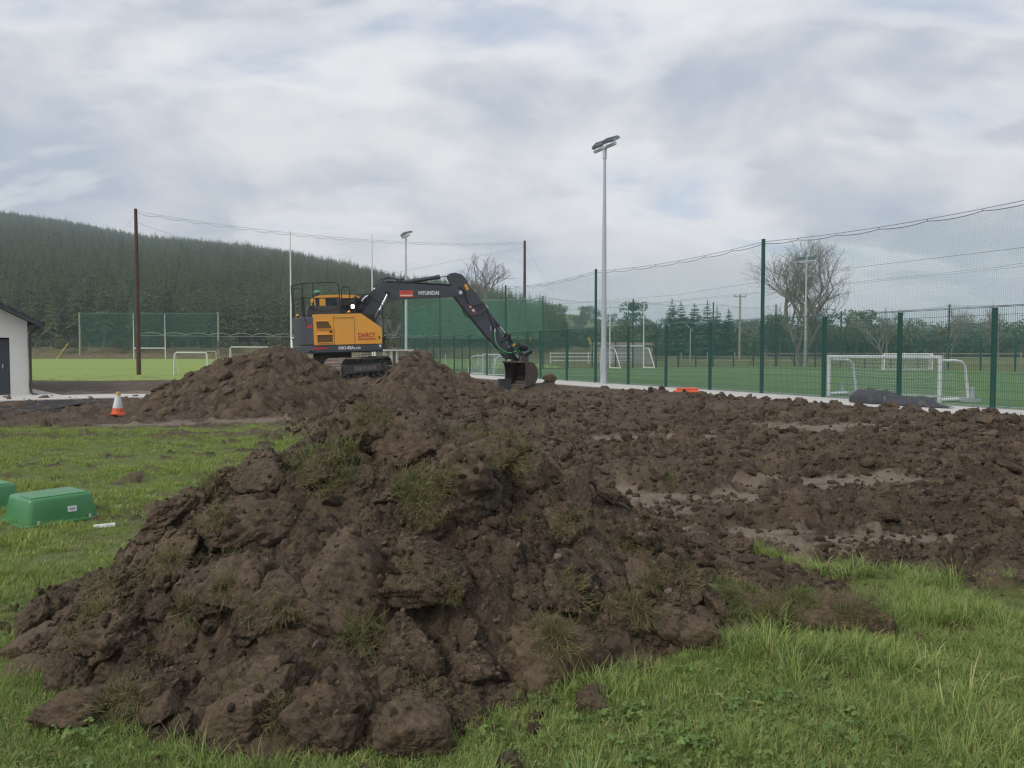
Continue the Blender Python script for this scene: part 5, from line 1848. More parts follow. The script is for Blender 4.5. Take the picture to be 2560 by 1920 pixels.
def text_part(name, txt, x, z, width, height, y, mat, parent, spacing=1.0, shear=0.0, extrude=0.004, bold=0.0):
    """flat lettering on the right-hand side (facing -y)"""
    cu = bpy.data.curves.new(name, 'FONT')
    cu.body = txt
    cu.extrude = extrude
    cu.offset = bold
    cu.space_character = spacing
    cu.shear = shear
    tmp = bpy.data.objects.new('tmp_text', cu)
    COL.objects.link(tmp)
    dg = bpy.context.evaluated_depsgraph_get()
    me = bpy.data.meshes.new_from_object(tmp.evaluated_get(dg))
    bpy.data.objects.remove(tmp)
    bpy.data.curves.remove(cu)
    n = len(me.vertices)
    co = np.empty(n * 3, np.float32)
    me.vertices.foreach_get('co', co)
    co = co.reshape(-1, 3)
    lo, hi = co.min(0), co.max(0)
    q = np.empty_like(co)
    q[:, 0] = x + (co[:, 0] - lo[0]) / (hi[0] - lo[0]) * width
    q[:, 2] = z + (co[:, 1] - lo[1]) / (hi[1] - lo[1]) * height
    q[:, 1] = y - co[:, 2]
    me.vertices.foreach_set('co', q.ravel())
    me.update()
    return link(name, me, mat, parent)


# --- undercarriage, turned away from the upper body
TR = Matrix.Rotation(R(51), 4, 'Z')
for sd_ in (-1, 1):
    yc = sd_ * 1.0
    w = 0.60
    # running line of the track: two half circles joined by straight runs
    r_ = 0.36
    hl = 1.42
    loop = []
    zc_ = 0.40
    nst = 46
    per = 4 * hl + 2 * math.pi * r_
    for k in range(nst):
        s = per * k / nst
        if s < 2 * hl:
            p, ta = (-hl + s, zc_ + r_), 0.0
        elif s < 2 * hl + math.pi * r_:
            a_ = (s - 2 * hl) / r_
            p, ta = (hl + r_ * math.sin(a_), zc_ + r_ * math.cos(a_)), -a_
        elif s < 4 * hl + math.pi * r_:
            p, ta = (hl - (s - 2 * hl - math.pi * r_), zc_ - r_), math.pi
        else:
            a_ = (s - 4 * hl - math.pi * r_) / r_
            p, ta = (-hl - r_ * math.sin(a_), zc_ - r_ * math.cos(a_)), math.pi - a_
        sagz = -0.03 * max(0, 1 - (p[0] / hl) ** 2) if ta == 0 else 0
        loop.append((p[0], p[1] + sagz, ta))
    m = MB()
    for x, z, ta in loop:
        M = TR @ Matrix.Translation((x, yc, z)) @ Matrix.Rotation(-ta, 4, 'Y')
        m.box((0, 0, 0), (per / nst * .93, w, 0.022), M)
        for gx in (-.03, .0, .03):
            m.box((gx, 0, 0.022), (0.012, w, 0.024), M)
        m.box((0, 0.07, -0.035), (per / nst * .8, 0.03, 0.06), M)
        m.box((0, -0.07, -0.035), (per / nst * .8, 0.03, 0.06), M)
    trk = m.build('track', M_TRK, ex)
    m = MB()
    m.prism([(-1.25, .28), (1.2, .28), (1.28, .42), (1.2, .56), (-1.2, .56), (-1.3, .42)], yc - .17, yc + .17, TR)
    m.box((0, yc - sd_ * .45, 0.5), (1.3, 0.7, 0.26), TR)
    m.build('track_frame', M_FRAME, trk, 0.02)
    MB().prism([(-1.5, .08), (1.5, .08), (1.6, .4), (1.45, .70), (-1.45, .70), (-1.6, .4)], yc - .04, yc + .04, TR).build('inner_plate', M_EB, trk)
    MB().box((0, yc + sd_ * .18, 0.42), (1.55, 0.03, 0.16), TR).build('side_guard', M_TRK, trk)
    for xw, rw, nm in ((-hl, .30, 'sprocket'), (hl, .30, 'idler')):
        m = MB()
        m.cyl(TR @ Vector((xw, yc - .20, zc_)), TR @ Vector((xw, yc + .20, zc_)), rw * .62, None, 20)
        m.cyl(TR @ Vector((xw, yc - .06, zc_)), TR @ Vector((xw, yc + .06, zc_)), rw, None, 24)
        m.cyl(TR @ Vector((xw, yc - .235, zc_)), TR @ Vector((xw, yc + .235, zc_)), rw * .35, None, 12)
        m.build(nm, M_FRAME, trk)
    for q in range(6):
        xr = -1.05 + q * .42
        m = MB()
        m.cyl(TR @ Vector((xr, yc - .15, .155)), TR @ Vector((xr, yc + .15, .155)), .085, None, 12)
        m.cyl(TR @ Vector((xr, yc - .18, .155)), TR @ Vector((xr, yc + .18, .155)), .04, None, 8)
        m.build('roller', M_FRAME, trk)
    m = MB()
    m.cyl(TR @ Vector((0, yc - .1, .67)), TR @ Vector((0, yc + .1, .67)), .06, None, 10)
    m.build('carrier_roller', M_FRAME, trk)
m = MB()
m.box((0, 0, .58), (1.2, 1.3, .30), TR)
m.cyl((0, 0, .70), (0, 0, .96), .62, None, 28)
m.build('centre_frame', M_FRAME, ex, 0.02)

# --- upper structure: skirt, counterweight, side panels
m = MB()
m.box((0.28, 0.0, 0.995), (2.3, 2.3, 0.10))
m.build('turntable', M_EB, ex)
arc = [(1.20 * math.cos(R(a_)), 1.48 * math.sin(R(a_)) * 0.97) for a_ in range(124, 240, 7)]
fp = [(-0.74, 1.25)] + [p for p in arc if p[0] < -.75] + [(-0.74, -1.25)]


def plan(m, pts, z0, z1, inset=0.0):
    n = len(pts)
    cxp = sum(p[0] for p in pts) / n
    top = [(x + (cxp - x) * inset * .5, y * (1 - inset)) for x, y in pts]
    m.add([(x, y, z0) for x, y in pts] + [(x, y, z1) for x, y in top], [list(range(n))[::-1], list(range(n, 2 * n))] + [(i, (i + 1) % n, (i + 1) % n + n, i + n) for i in range(n)])
    return m


cw = plan(MB(), fp, 1.215, 2.10).build('counterweight', M_EG, ex, 0.06, 3)
plan(MB(), [(x * 1.01, y * 1.005) for x, y in fp], 0.96, 1.20).build('rear_skirt', M_EG, ex, 0.04, 2)
MB().prism([(-1.02, 2.11), (-.90, 1.78), (-.88, 1.78), (-1.0, 2.11)], -1.12, -1.10).build('crease', M_EB, cw)
m = MB()
for k in range(5):
    an = R(222 + k * 2.2)
    an2 = R(222 + (k + 1) * 2.2)
    m.add([(1.212 * math.cos(an), 1.492 * .97 * math.sin(an), 1.74), (1.212 * math.cos(an2), 1.492 * .97 * math.sin(an2), 1.74), (1.212 * math.cos(an2), 1.492 * .97 * math.sin(an2), 1.86), (1.212 * math.cos(an), 1.492 * .97 * math.sin(an), 1.86)], [(0, 1, 2, 3)])
m.build('red_sign', M_RED, cw)
MB().prism([(-.735, .97), (1.40, .985), (1.40, 1.19), (-.735, 1.19)], -1.25, -.5).build('side_skirt', M_EG, ex, 0.03)
MB().prism([(-.735, .97), (1.40, .985), (1.40, 1.19), (-.735, 1.19)], .5, 1.25).build('side_skirt', M_EG, ex, 0.03)
MB().prism([(-.74, 1.205), (-.118, 1.205), (-.118, 2.17), (-.74, 2.165)], -1.25, -.42).build('rear_panel', M_EY, ex, 0.05, 3)
pd = MB().prism([(-.104, 1.205), (.522, 1.205), (.522, 2.175), (-.104, 2.17)], -1.25, -.42).build('middle_panel', M_EY, ex, 0.05, 3)
MB().box((0.21, -1.253, 2.045), (0.60, 0.008, 0.014)).build('panel_groove', M_EB, pd)
pf = MB().prism([(.536, 1.205), (1.40, 1.205), (1.40, 1.68), (1.33, 1.76), (.80, 2.15), (.74, 2.175), (.536, 2.175)], -1.25, -.42).build('front_panel', M_EY, ex, 0.05, 3)
rp = [o_ for o_ in ex.children if o_.name.startswith('rear_panel')][0]
MB().prism([(-.645, 1.72), (-.17, 1.72), (-.29, 1.93), (-.645, 1.93)], -1.258, -1.24).build('vent_grille', M_VENT, rp)
MB().prism([(-.635, 1.29), (-.165, 1.29), (-.165, 1.51), (-.635, 1.51)], -1.258, -1.24).build('vent_grille', M_VENT, rp)
m = MB()
for x0, x1, zz in ((-.66, -.15, 1.70), (-.66, -.28, 1.95), (-.65, -.15, 1.53), (-.65, -.15, 1.27)):
    m.box(((x0 + x1) / 2, -1.262, zz), (x1 - x0, 0.03, 0.022))
m.build('vent_frame', M_EY, rp, 0.008)
MB().box((-.22, -1.262, 1.62), (0.07, 0.02, 0.06)).build('latch', M_EB, rp)
MB().box((0.21, -.0, 1.6), (2.1, 2.0, 1.1)).build('engine_bay', M_EB, ex)
MB().prism([(-.78, 2.17), (.28, 2.17), (.26, 2.47), (-.70, 2.49), (-.78, 2.40)], -.35, .28).build('hood', M_EG, ex, 0.03)
MB().prism([(-.75, 2.10), (-.3, 2.10), (-.3, 2.42), (-.70, 2.42)], .30, 1.2).build('left_hood', M_EG, ex, 0.03)
m = MB()
m.tube([(-.74, -.37, 2.46), (-.6, -.40, 2.36), (-.35, -.42, 2.30), (-.05, -.42, 2.32), (.15, -.40, 2.40), (.26, -.37, 2.48)], 0.014, 6)
m.build('hood_rail', M_EB, ex)
text_part('lettering', 'DARCY', 0.64, 1.42, 0.55, 0.145, -1.254, M_RED, pf, bold=0.012)
text_part('lettering', 'GROUNDWORKS', 0.63, 1.335, 0.58, 0.055, -1.254, M_RED, pf, bold=0.008)
sk_ = [o_ for o_ in ex.children if o_.name.startswith('side_skirt')][0]
text_part('lettering', 'HX145A', 0.01, 1.045, 0.48, 0.105, -1.254, M_WHT, sk_, bold=0.035)
text_part('lettering', 'LCR', 0.50, 1.047, 0.21, 0.07, -1.254, M_WHT, sk_, bold=0.035)
MB().prism([(-.78, 1.06), (-.30, 1.085), (-.30, 1.115), (-.72, 1.14)], -1.256, -1.25).build('red_reflector', M_RED, sk_)
MB().box((1.33, -1.254, 1.13), (.06, .006, .08)).build('white_tag', M_WHT, sk_)
MB().box((1.31, -1.254, 1.40), (.045, .006, .10)).build('panel_lock', M_VENT, pf)

# --- cab
cab = MB().prism([(-.42, 1.0), (1.20, 1.0), (1.42, 1.35), (1.40, 1.9), (1.12, 2.74), (.95, 2.80), (-.36, 2.80), (-.44, 2.70)], .33, 1.27).build('cab', M_WIN, ex, 0.03)
MB().prism([(-.44, 2.765), (1.08, 2.765), (.95, 2.86), (.4, 2.885), (-.30, 2.86), (-.42, 2.82)], .30, 1.29).build('cab_roof', M_EY, cab, 0.03)
MB().prism([(-.30, 2.15), (-.10, 2.15), (-.11, 2.77), (-.30, 2.77)], .31, .36).build('pillar', M_EY, cab, 0.01)
MB().prism([(.28, 1.2), (.42, 1.2), (.40, 2.77), (.26, 2.77)], .31, .35).build('pillar', M_EG, cab, 0.01)
m = MB()
for yy in (.32, 1.2):
    m.box((-.445, yy + .03, 2.4), (.03, .08, .78))
m.box((-.445, .78, 2.72), (.03, .94, .12))
m.box((-.445, .78, 2.2), (.03, .94, .12))
m.build('rear_frame', M_EY, cab, 0.008)
MB().prism([(1.16, 1.3), (1.44, 1.3), (1.42, 1.92), (1.14, 2.76), (1.06, 2.76), (1.32, 1.9)], .315, .345).build('front_pillar', M_EG, cab)
m = MB()
m.cyl((-.36, .62, 2.86), (-.36, .62, 2.97), .02, None, 8)
m.cyl((-.28, .62, 2.86), (-.28, .62, 2.97), .02, None, 8)
m.build('dome_stand', M_EB, cab)
MB().sphere((-.32, .62, 2.97), .11, 14, 6, (1, 1, .8), half=True).build('receiver_dome', M_DOME, cab)

# --- rails, exhaust, lamps
def rail(pts, r=0.018, name='handrail', mat=None):
    return MB().tube(pts, r, 8).build(name, mat or M_EB, ex)


rail([(-1.2, .02, 2.12), (-1.22, .02, 3.13), (-1.20, .0, 3.16), (-.93, -.5, 3.19), (.05, -.5, 3.225), (.16, -.5, 3.20), (.22, -.5, 3.08), (.22, -.5, 2.2)])
rail([(-.61, -.5, 2.17), (-.61, -.5, 3.19)], 0.014)
rail([(-.93, -.5, 2.17), (-.93, -.5, 3.18)], 0.015)
rail([(-.93, -.5, 2.72), (-.1, -.5, 2.72), (.22, -.5, 2.74)], 0.014)
rail([(-1.20, .02, 2.68), (-.93, -.5, 2.72)], 0.014)
rail([(-1.15, .2, 2.15), (-1.15, .2, 3.05), (-1.1, .25, 3.10), (-.85, .55, 3.08), (-.80, .6, 3.0), (-.80, .6, 2.3)], 0.014)
rail([(.31, -.4, 2.17), (.31, -.4, 2.98), (.35, -.4, 3.07), (.45, -.4, 3.09), (.54, -.4, 3.06), (.57, -.4, 2.97), (.57, -.4, 2.2)])
rail([(.33, -.4, 2.62), (.57, -.4, 2.62)], 0.016)
rail([(.58, -1.18, 2.17), (.58, -1.18, 2.68), (.62, -1.18, 2.77), (1.0, -1.18, 2.78), (1.05, -1.18, 2.76), (1.42, -1.2, 2.46), (1.46, -1.2, 2.40), (1.47, -1.2, 1.02)])
MB().tube([(-.94, -.5, 2.10), (-.94, -.5, 2.70), (-.96, -.5, 2.76)], .055, 10).build('exhaust', M_EB, ex)
for p_ in ((-1.1, -.35, 2.115), (.40, -1.12, 2.18)):
    m = MB()
    m.cyl(p_, (p_[0], p_[1], p_[2] + .04), .04, None, 10)
    b_ = m.build('beacon_base', M_EB, ex)
    MB().sphere((p_[0], p_[1], p_[2] + .04), .06, 12, 6, (1, 1, 1.0), half=True).build('beacon_lens', M_AMB, b_)
m = MB()
m.box((.54, -.98, 2.41), (.10, .07, .12))
m.cyl((.54, -.98, 2.36), (.54, -.98, 2.17), .014, None, 6)
wlmp = m.build('work_lamp', M_EB, ex, 0.01)
MB().box((.54, -1.02, 2.41), (.085, .012, .10)).build('lit_lens', M_LIT, wlmp)
MB().box((1.52, -1.0, 1.36), (.08, .20, .14)).build('mirror', M_EB, ex, 0.01)
MB().tube([(1.40, -1.0, 1.2), (1.52, -1.0, 1.28)], .012, 6).build('mirror_arm', M_EB, ex)

# --- boom and arm
boom = MB().prism([(0.10, 1.62), (0.25, 1.85), (.93, 2.46), (1.36, 2.90), (1.66, 3.16), (1.85, 3.24), (2.25, 3.24), (4.26, 3.13), (4.46, 3.06), (4.56, 2.95), (4.55, 2.83), (4.42, 2.77), (4.20, 2.77), (2.45, 2.69), (2.05, 2.63), (1.83, 2.51), (1.37, 2.03), (.62, 1.38), (.35, 1.32), (.15, 1.42)], -.17, .17).build('boom', M_EG, ex, 0.015)
for y_ in (-.19, .17):
    MB().cyl((4.46, y_, 2.91), (4.46, y_ + .02, 2.91), .07, None, 14).build('pivot_pin', M_CHROME, boom)
    MB().cyl((1.88, y_, 2.88), (1.88, y_ + .02, 2.88), .09, None, 14).build('pivot_boss', M_EB, boom)
text_part('lettering', 'HYUNDAI', 2.96, 2.83, 0.72, 0.135, -.172, M_WHT, boom, bold=0.03)
stk = MB().box((2.53, -.172, 2.87), (0.46, 0.005, 0.22)).build('sticker', M_ORS, boom)
text_part('lettering', 'DARCY', 2.33, 2.88, 0.40, 0.09, -.1755, M_RED, stk, bold=0.02)
MB().box((2.53, -.1755, 2.815), (0.42, 0.003, 0.03)).build('sticker_band', M_WHT, stk)
# steel pipes along the boom top and side
m = MB()
for q in range(4):
    y_ = -.12 + q * .08
    m.tube([(1.40, y_, 2.99), (1.72, y_, 3.25), (1.9, y_, 3.285), (2.3, y_, 3.285), (4.2, y_, 3.175), (4.38, y_, 3.10)], .016, 6)
for q in range(6):
    m.box((1.9 + q * .42, 0, 3.285 - q * .022), (.05, .36, .03))
m.build('boom_pipes', M_EB, boom)
m = MB()
random.seed(9)
for q in range(9):
    y_ = -.25 + q * .06
    x0, z0 = .55 + random.uniform(-.1, .1), 2.55 + random.uniform(-.12, .12)
    m.tube([(x0, y_ - .15, z0), (.8, y_ - .1, 2.72 + random.uniform(-.05, .1)), (1.05 + random.uniform(-.1, .1), y_, 2.62 + random.uniform(-.1, .25)), (1.25, y_, 2.86 + random.uniform(-.05, .1)), (1.42, y_, 3.0)], .02, 6)
for q in range(5):
    y_ = -.2 + q * .05
    m.tube([(.5, -.35, 2.5 + q * .03), (.75, -.30, 2.42 - q * .03), (1.0, -.26, 2.38 - q * .02), (1.22, -.22, 2.55 + .03 * q), (1.34, -.18, 2.82)], .018, 6)
m.tube([(1.72, -.1, 3.28), (1.85, -.1, 3.38), (2.05, -.08, 3.40), (2.3, -.06, 3.36), (2.5, -.05, 3.36)], .018, 6)
m.tube([(1.5, -.02, 3.12), (1.7, -.02, 3.36), (1.95, 0, 3.43), (2.3, .02, 3.38)], .018, 6)
m.build('hoses', M_HOSE, boom)
m = MB()
for q in range(12):
    m.cyl((1.0 + .04 * q, -.22 + .03 * (q % 4), 2.62 + .035 * q), (1.03 + .04 * q, -.22 + .03 * (q % 4), 2.68 + .035 * q), .026, None, 8)
m.build('hose_fittings', M_CHROME, boom)
MB().box((.55, -.28, 2.55), (.45, .25, .18)).build('valve_cover', M_EB, ex, 0.03)


def ram(name, p0, p1, split, rb, rr, parent, y=0.0):
    a_, b_ = Vector((p0[0], y, p0[1])), Vector((p1[0], y, p1[1]))
    c_ = a_.lerp(b_, split)
    d_ = (b_ - a_).normalized()
    m = MB()
    m.cyl(a_, c_, rb, None, 14)
    m.cyl(c_ - d_ * .10, c_ + d_ * .03, rb * 1.14, None, 14)
    m.cyl(a_ + Vector((0, -rb, 0)), a_ + Vector((0, rb, 0)), rb * 1.1, None, 12)
    o = m.build(name, M_EG, parent)
    m = MB()
    m.cyl(c_, b_, rr, None, 12)
    m.build('rod', M_CHROME, o)
    MB().cyl(b_ + Vector((0, -rb, 0)), b_ + Vector((0, rb, 0)), rb * .9, None, 12).build('rod_eye', M_EB, o)
    return o


ram('boom_cylinder', (.95, 1.22), (1.87, 2.88), .64, .065, .038, ex, -.30)
ram('boom_cylinder', (.95, 1.22), (1.87, 2.88), .64, .065, .038, ex, .30)
ram('arm_cylinder', (2.30, 3.24), (4.17, 3.52), .77, .072, .032, ex, 0)
MB().prism([(2.1, 3.22), (2.55, 3.22), (2.38, 3.36), (2.22, 3.36)], -.12, .12).build('cylinder_bracket', M_EG, boom, .01)
arm = MB().prism([(4.05, 3.50), (4.12, 3.57), (4.31, 3.60), (4.53, 3.54), (4.66, 3.43), (4.82, 3.13), (5.28, 2.59), (5.58, 2.16), (5.96, 1.37), (6.23, .86), (6.30, .66), (6.22, .57), (6.11, .58), (5.40, 1.38), (4.90, 1.99), (4.50, 2.48), (4.28, 2.78), (4.22, 3.0), (4.16, 3.25)], -.145, .145).build('arm', M_EG, ex, 0.015)
MB().prism([(4.705, 3.22), (4.80, 3.02), (4.70, 2.97), (4.60, 3.18)], -.15, -.146).build('yellow_sticker', M_AMB, arm)
for q in range(5):
    f0 = q / 5
    p0_ = Vector((4.72 + .24 * f0, 0, 2.50 - .34 * f0))
    MB().add([(p0_.x, -.149, p0_.z), (p0_.x + .048, -.149, p0_.z - .068), (p0_.x + .12, -.149, p0_.z - .02), (p0_.x + .072, -.149, p0_.z + .048)], [(0, 1, 2, 3)]).build('hazard_stripe', M_RED if q % 2 == 0 else M_WHT, arm)
ram('bucket_cylinder', (5.22, 2.60), (6.17, 1.42), .74, .058, .034, ex, 0)
m = MB()
for y_ in (-.17, .17):
    m.cyl((5.96, y_, 1.14), (6.26, y_, 1.38), .035, None, 8)
    m.cyl((6.24, y_ * .7, 1.38), (6.42, y_ * .7, .98), .04, None, 8)
m.cyl((5.96, -.2, 1.14), (5.96, .2, 1.14), .045, None, 10)
m.cyl((6.25, -.2, 1.37), (6.25, .2, 1.37), .05, None, 10)
m.build('bucket_link', M_EB, ex)
rot_ = MB()
rot_.prism([(6.16, .90), (6.42, 1.04), (6.60, .98), (6.74, .72), (6.62, .50), (6.22, .52)], -.2, .2)
rot_.cyl((6.62, 0, .62), (6.78, 0, .42), .22, .26, 18)
rot_.cyl((6.55, -.22, .98), (6.88, -.16, .90), .13, None, 12)
rot_.prism([(6.45, .48), (7.05, .82), (7.10, .72), (6.55, .38)], -.26, .26)
rot_.cyl((6.75, -.24, .62), (7.08, -.24, .80), .05, None, 10)
rot_.cyl((6.28, -.24, .82), (6.55, -.22, .42), .05, None, 10)
trm = rot_.build('tiltrotator', M_EB, ex, 0.016)
m = MB()
for q in range(4):
    m.cyl((6.42 + .06 * q, -.28, .70 - .05 * q), (6.48 + .06 * q, -.28, .58 - .05 * q), .03, None, 8)
m.build('fittings', M_CHROME, trm)
MB().cyl((6.36, -.24, 1.06), (6.40, -.26, 1.0), .05, None, 8).build('coupling', M_AMB, trm)
m = MB()
m.tube([(5.69, -.19, 1.51), (5.68, -.22, 1.30), (5.70, -.24, 1.14), (5.80, -.26, .96), (5.95, -.27, .83), (6.11, -.27, .76), (6.30, -.26, .745), (6.46, -.24, .80)], .022, 8)
m.tube([(6.36, -.24, 1.05), (6.50, -.25, .92), (6.62, -.26, .74)], .016, 6)
m.tube([(6.30, -.22, 1.02), (6.44, -.25, .86), (6.55, -.26, .66)], .016, 6)
m.tube([(5.60, .1, 1.15), (5.66, -.1, .95), (5.85, -.15, .80), (6.05, -.16, .72)], .016, 6)
m.build('green_hoses', M_HOSEG, ex)
m = MB()
m.tube([(4.40, -.19, 3.10), (4.62, -.2, 2.95), (4.68, -.2, 2.6), (4.85, -.2, 2.42), (5.1, -.19, 2.46), (5.30, -.17, 2.55)], .018, 6)
m.tube([(4.50, -.19, 2.48), (4.51, -.22, 2.27), (4.62, -.23, 2.08), (4.86, -.2, 1.99)], .02, 6)
m.tube([(4.55, -.19, 2.42), (4.60, -.22, 2.22), (4.75, -.2, 2.08), (4.98, -.19, 2.10), (5.25, -.19, 2.14), (5.44, -.17, 2.36)], .018, 6)
m.tube([(5.36, -.1, 2.42), (5.46, -.16, 2.2), (5.58, -.17, 1.85), (5.70, -.18, 1.52)], .02, 6)
m.tube([(5.42, .0, 2.40), (5.56, -.1, 2.15), (5.72, -.14, 1.8), (5.80, -.16, 1.55)], .02, 6)
m.build('arm_hoses', M_HOSE, ex)
m = MB()
m.cyl((5.70, -.19, 1.62), (5.69, -.19, 1.50), .035, None, 8)
m.cyl((5.56, -.16, 1.72), (5.55, -.16, 1.55), .02, None, 6)
m.cyl((5.42, -.12, 2.44), (5.48, -.12, 2.34), .03, None, 8)
m.build('hose_couplings', M_CHROME, ex)

# --- bucket, turned by the rotator so that its mouth faces the viewer's left
Mex = Matrix.Translation((-5.91, 25.45, 0.40)) @ Matrix.Rotation(R(22), 4, 'Z') @ Matrix.Rotation(R(-1.8), 4, 'Y')
# bucket frame: x = out of the mouth, y = width
bx, by = Vector((-0.60, -0.80, 0)), Vector((0.80, -0.60, 0))
Mb = Matrix(((bx.x, by.x, 0, 0.30), (bx.y, by.y, 0, 27.75), (0, 0, 1, 0.0), (0, 0, 0, 1)))
MB_ = Mex.inverted() @ Mb
prof = [(.44, 1.02), (.05, 1.02), (-.22, .96), (-.38, .80), (-.44, .58), (-.38, .36), (-.22, .22), (.02, .15), (.46, .11)]
inn = [(x + (.03 if x < .3 else 0), z + (-.03 if z > .6 else .03)) for x, z in prof]
m = MB()
n_ = len(prof)
for q in range(n_ - 1):
    a0, a1, b0, b1 = prof[q], prof[q + 1], inn[q], inn[q + 1]
    m.add([(a0[0], -.45, a0[1]), (a1[0], -.45, a1[1]), (a1[0], .45, a1[1]), (a0[0], .45, a0[1]), (b0[0], -.45, b0[1]), (b1[0], -.45, b1[1]), (b1[0], .45, b1[1]), (b0[0], .45, b0[1])],
          [(0, 1, 2, 3), (7, 6, 5, 4), (0, 3, 7, 4), (1, 5, 6, 2)], True, MB_)
bk = m.build('bucket', M_BUCK, ex)
cheek = [(.40, 1.02), (.05, 1.02), (-.22, .96), (-.38, .80), (-.44, .58), (-.38, .36), (-.22, .22), (.02, .15), (.46, .11), (.34, .30), (.28, .55), (.32, .85)]
for y0_, y1_ in ((-.475, -.45), (.45, .475)):
    MB().prism(cheek, y0_, y1_, MB_).build('cheek_plate', M_BUCK, bk)
MB().box((.45, 0, .105), (.12, .98, .03), MB_).build('cutting_edge', M_BUCK, bk)
MB().box((.42, 0, 1.03), (.10, .98, .05), MB_).build('top_lip', M_BUCK, bk)
m = MB()
for y_ in (-.14, .14):
    m.prism([(.25, 1.02), (-.25, 1.0), (-.15, 1.22), (.12, 1.24)], y_ - .02, y_ + .02, MB_)
m.build('hitch_ear', M_BUCK, bk)
# ================================================================== HILLS, FOREST, TREES
t = NT('forest_floor')
M_FLOOR = t.fin(t.mix(t.noise(0.05, 5, 0.6), (0.018, 0.026, 0.012), (0.040, 0.045, 0.020)), 0.95)
t = NT('hill_pasture')
c_ = t.mix(t.noise(0.03, 6, 0.6), (0.085, 0.135, 0.030), (0.20, 0.23, 0.060))
c_ = t.mix(t.rng(t.noise(0.09, 6, 0.65, off=(4, 4, 0)), 0.5, 0.62), c_, (0.045, 0.060, 0.022))
M_PAST = t.fin(c_, 0.95)
t = NT('bank_scrub')
c_ = t.mix(t.noise(0.4, 6, 0.65), (0.10, 0.105, 0.035), (0.215, 0.165, 0.075))
c_ = t.mix(t.rng(t.noise(0.9, 6, 0.7, off=(2, 5, 1)), 0.52, 0.66), c_, (0.055, 0.065, 0.025))
M_BANK = t.fin(c_, 0.95, t.bump(t.noise(2.2, 5, 0.7), 0.9, 0.5))

# forest hill: rows run from the forest edge up to the ridge
uh = np.array([-1.05, -.80, -.666, -.58, -.48, -.38, -.30, -.20, -.146, -.07, -.02, .02, .045, .055, .075])
el = np.array([.190, .186, .183, .171, .152, .143, .134, .114, .101, .095, .088, .078, .072, .062, .040])   # slope of the skyline seen from the site
yr_ = np.array([900, 880, 850, 820, 780, 740, 680, 580, 500, 420, 350, 290, 235, 215, 205], float)
y0_ = np.array([172, 172, 172, 172, 173, 175, 175, 172, 170, 165, 160, 158, 158, 160, 162], float)
ug = np.linspace(-1.05, .075, 130)
EL, YR, YF = np.interp(ug, uh, el), np.interp(ug, uh, yr_), np.interp(ug, uh, y0_)
def tree_h(u_):
    return np.interp(u_, [-.35, -.12, .08], [13.5, 10.0, 8.0])


vv = np.concatenate((np.linspace(0, 1, 40), np.linspace(1.05, 1.8, 10)))


def hill_z(uq, v):
    e, yr2, yf2 = np.interp(uq, uh, el), np.interp(uq, uh, yr_), np.interp(uq, uh, y0_)
    top = 1.36 + e * yr2 - tree_h(uq)
    z = 2.2 + np.maximum(top - 2.2, 0) * np.clip(v, 0, 1) ** 0.92
    z = np.where(v > 1, z - (v - 1) * 18, z)
    return z + 1.6 * fbm(uq * 30, v * 6, 3, 611) * np.clip(v * 4, 0, 1)


UU, VV = np.meshgrid(ug, vv)
YY = np.interp(UU, uh, y0_) + VV * (np.interp(UU, uh, yr_) - np.interp(UU, uh, y0_))
XX = UU * YY
ZZ = hill_z(UU, VV)
me = mesh_np('forest_hill', np.stack((XX, YY, ZZ), 2).reshape(-1, 3), Grid(XX, YY, 'reg', (0, 1, 0, 1)).faces(), True)
tag(link('forest_hill', me, M_FLOOR), kind='structure')
# scrubby bank between field and forest
ub = np.linspace(-1.05, .25, 200)
vb = np.linspace(0, 1, 14)
UB, VB = np.meshgrid(ub, vb)
yb0 = np.interp(UB, [-1.05, -.4, -.2, 0, .25], [161, 160, 158, 152, 140])
YB = yb0 + VB * 20
ZB = -0.1 + 2.6 * sstep(0, .5, VB) + 0.5 * fbm(UB * 60, VB * 4, 4, 641) * sstep(0, .3, VB)
ZB = ZB * sstep(.25, .08, UB)
me = mesh_np('bank', np.stack((UB * YB, YB, ZB), 2).reshape(-1, 3), Grid(YB, YB, 'reg', (0, 1, 0, 1)).faces(), True)
tag(link('bank', me, M_BANK), kind='structure')
# pasture hill behind the right-hand trees
ux = np.linspace(-.05, 1.1, 120)
vx = np.linspace(0, 1, 30)
UX, VX = np.meshgrid(ux, vx)
YX = 230 + VX * 420
ex_ = np.interp(UX, [-.05, .04, .06, .09, .12, .16, .2, .3, .45, .7, 1.1], [.062, .056, .054, .051, .043, .036, .033, .030, .026, .026, .03])
ZX = -0.1 + (ex_ * 560) * sstep(0, .85, VX) + 1.0 * fbm(UX * 20, VX * 5, 3, 651) * VX
me = mesh_np('pasture_hill', np.stack((UX * YX, YX, ZX), 2).reshape(-1, 3), Grid(YX, YX, 'reg', (0, 1, 0, 1)).faces(), True)
tag(link('pasture_hill', me, M_PAST), kind='structure')


def leaf_mat(name, a, b, c=None):
    t = NT(name)
    col = t.mix(t.attr('bc'), a, b)
    col = t.mix(t.math('MULTIPLY', t.rng(t.rand(), 0.2, 1.0), 0.55), col, c or tuple(q * 1.5 for q in b))
    gp = t.n.new('ShaderNodeNewGeometry').outputs['Position']
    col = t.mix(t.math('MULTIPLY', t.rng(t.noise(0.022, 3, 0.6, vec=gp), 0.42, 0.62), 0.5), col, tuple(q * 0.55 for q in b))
    return t.fin(col, 0.75, None, None, 0.2)


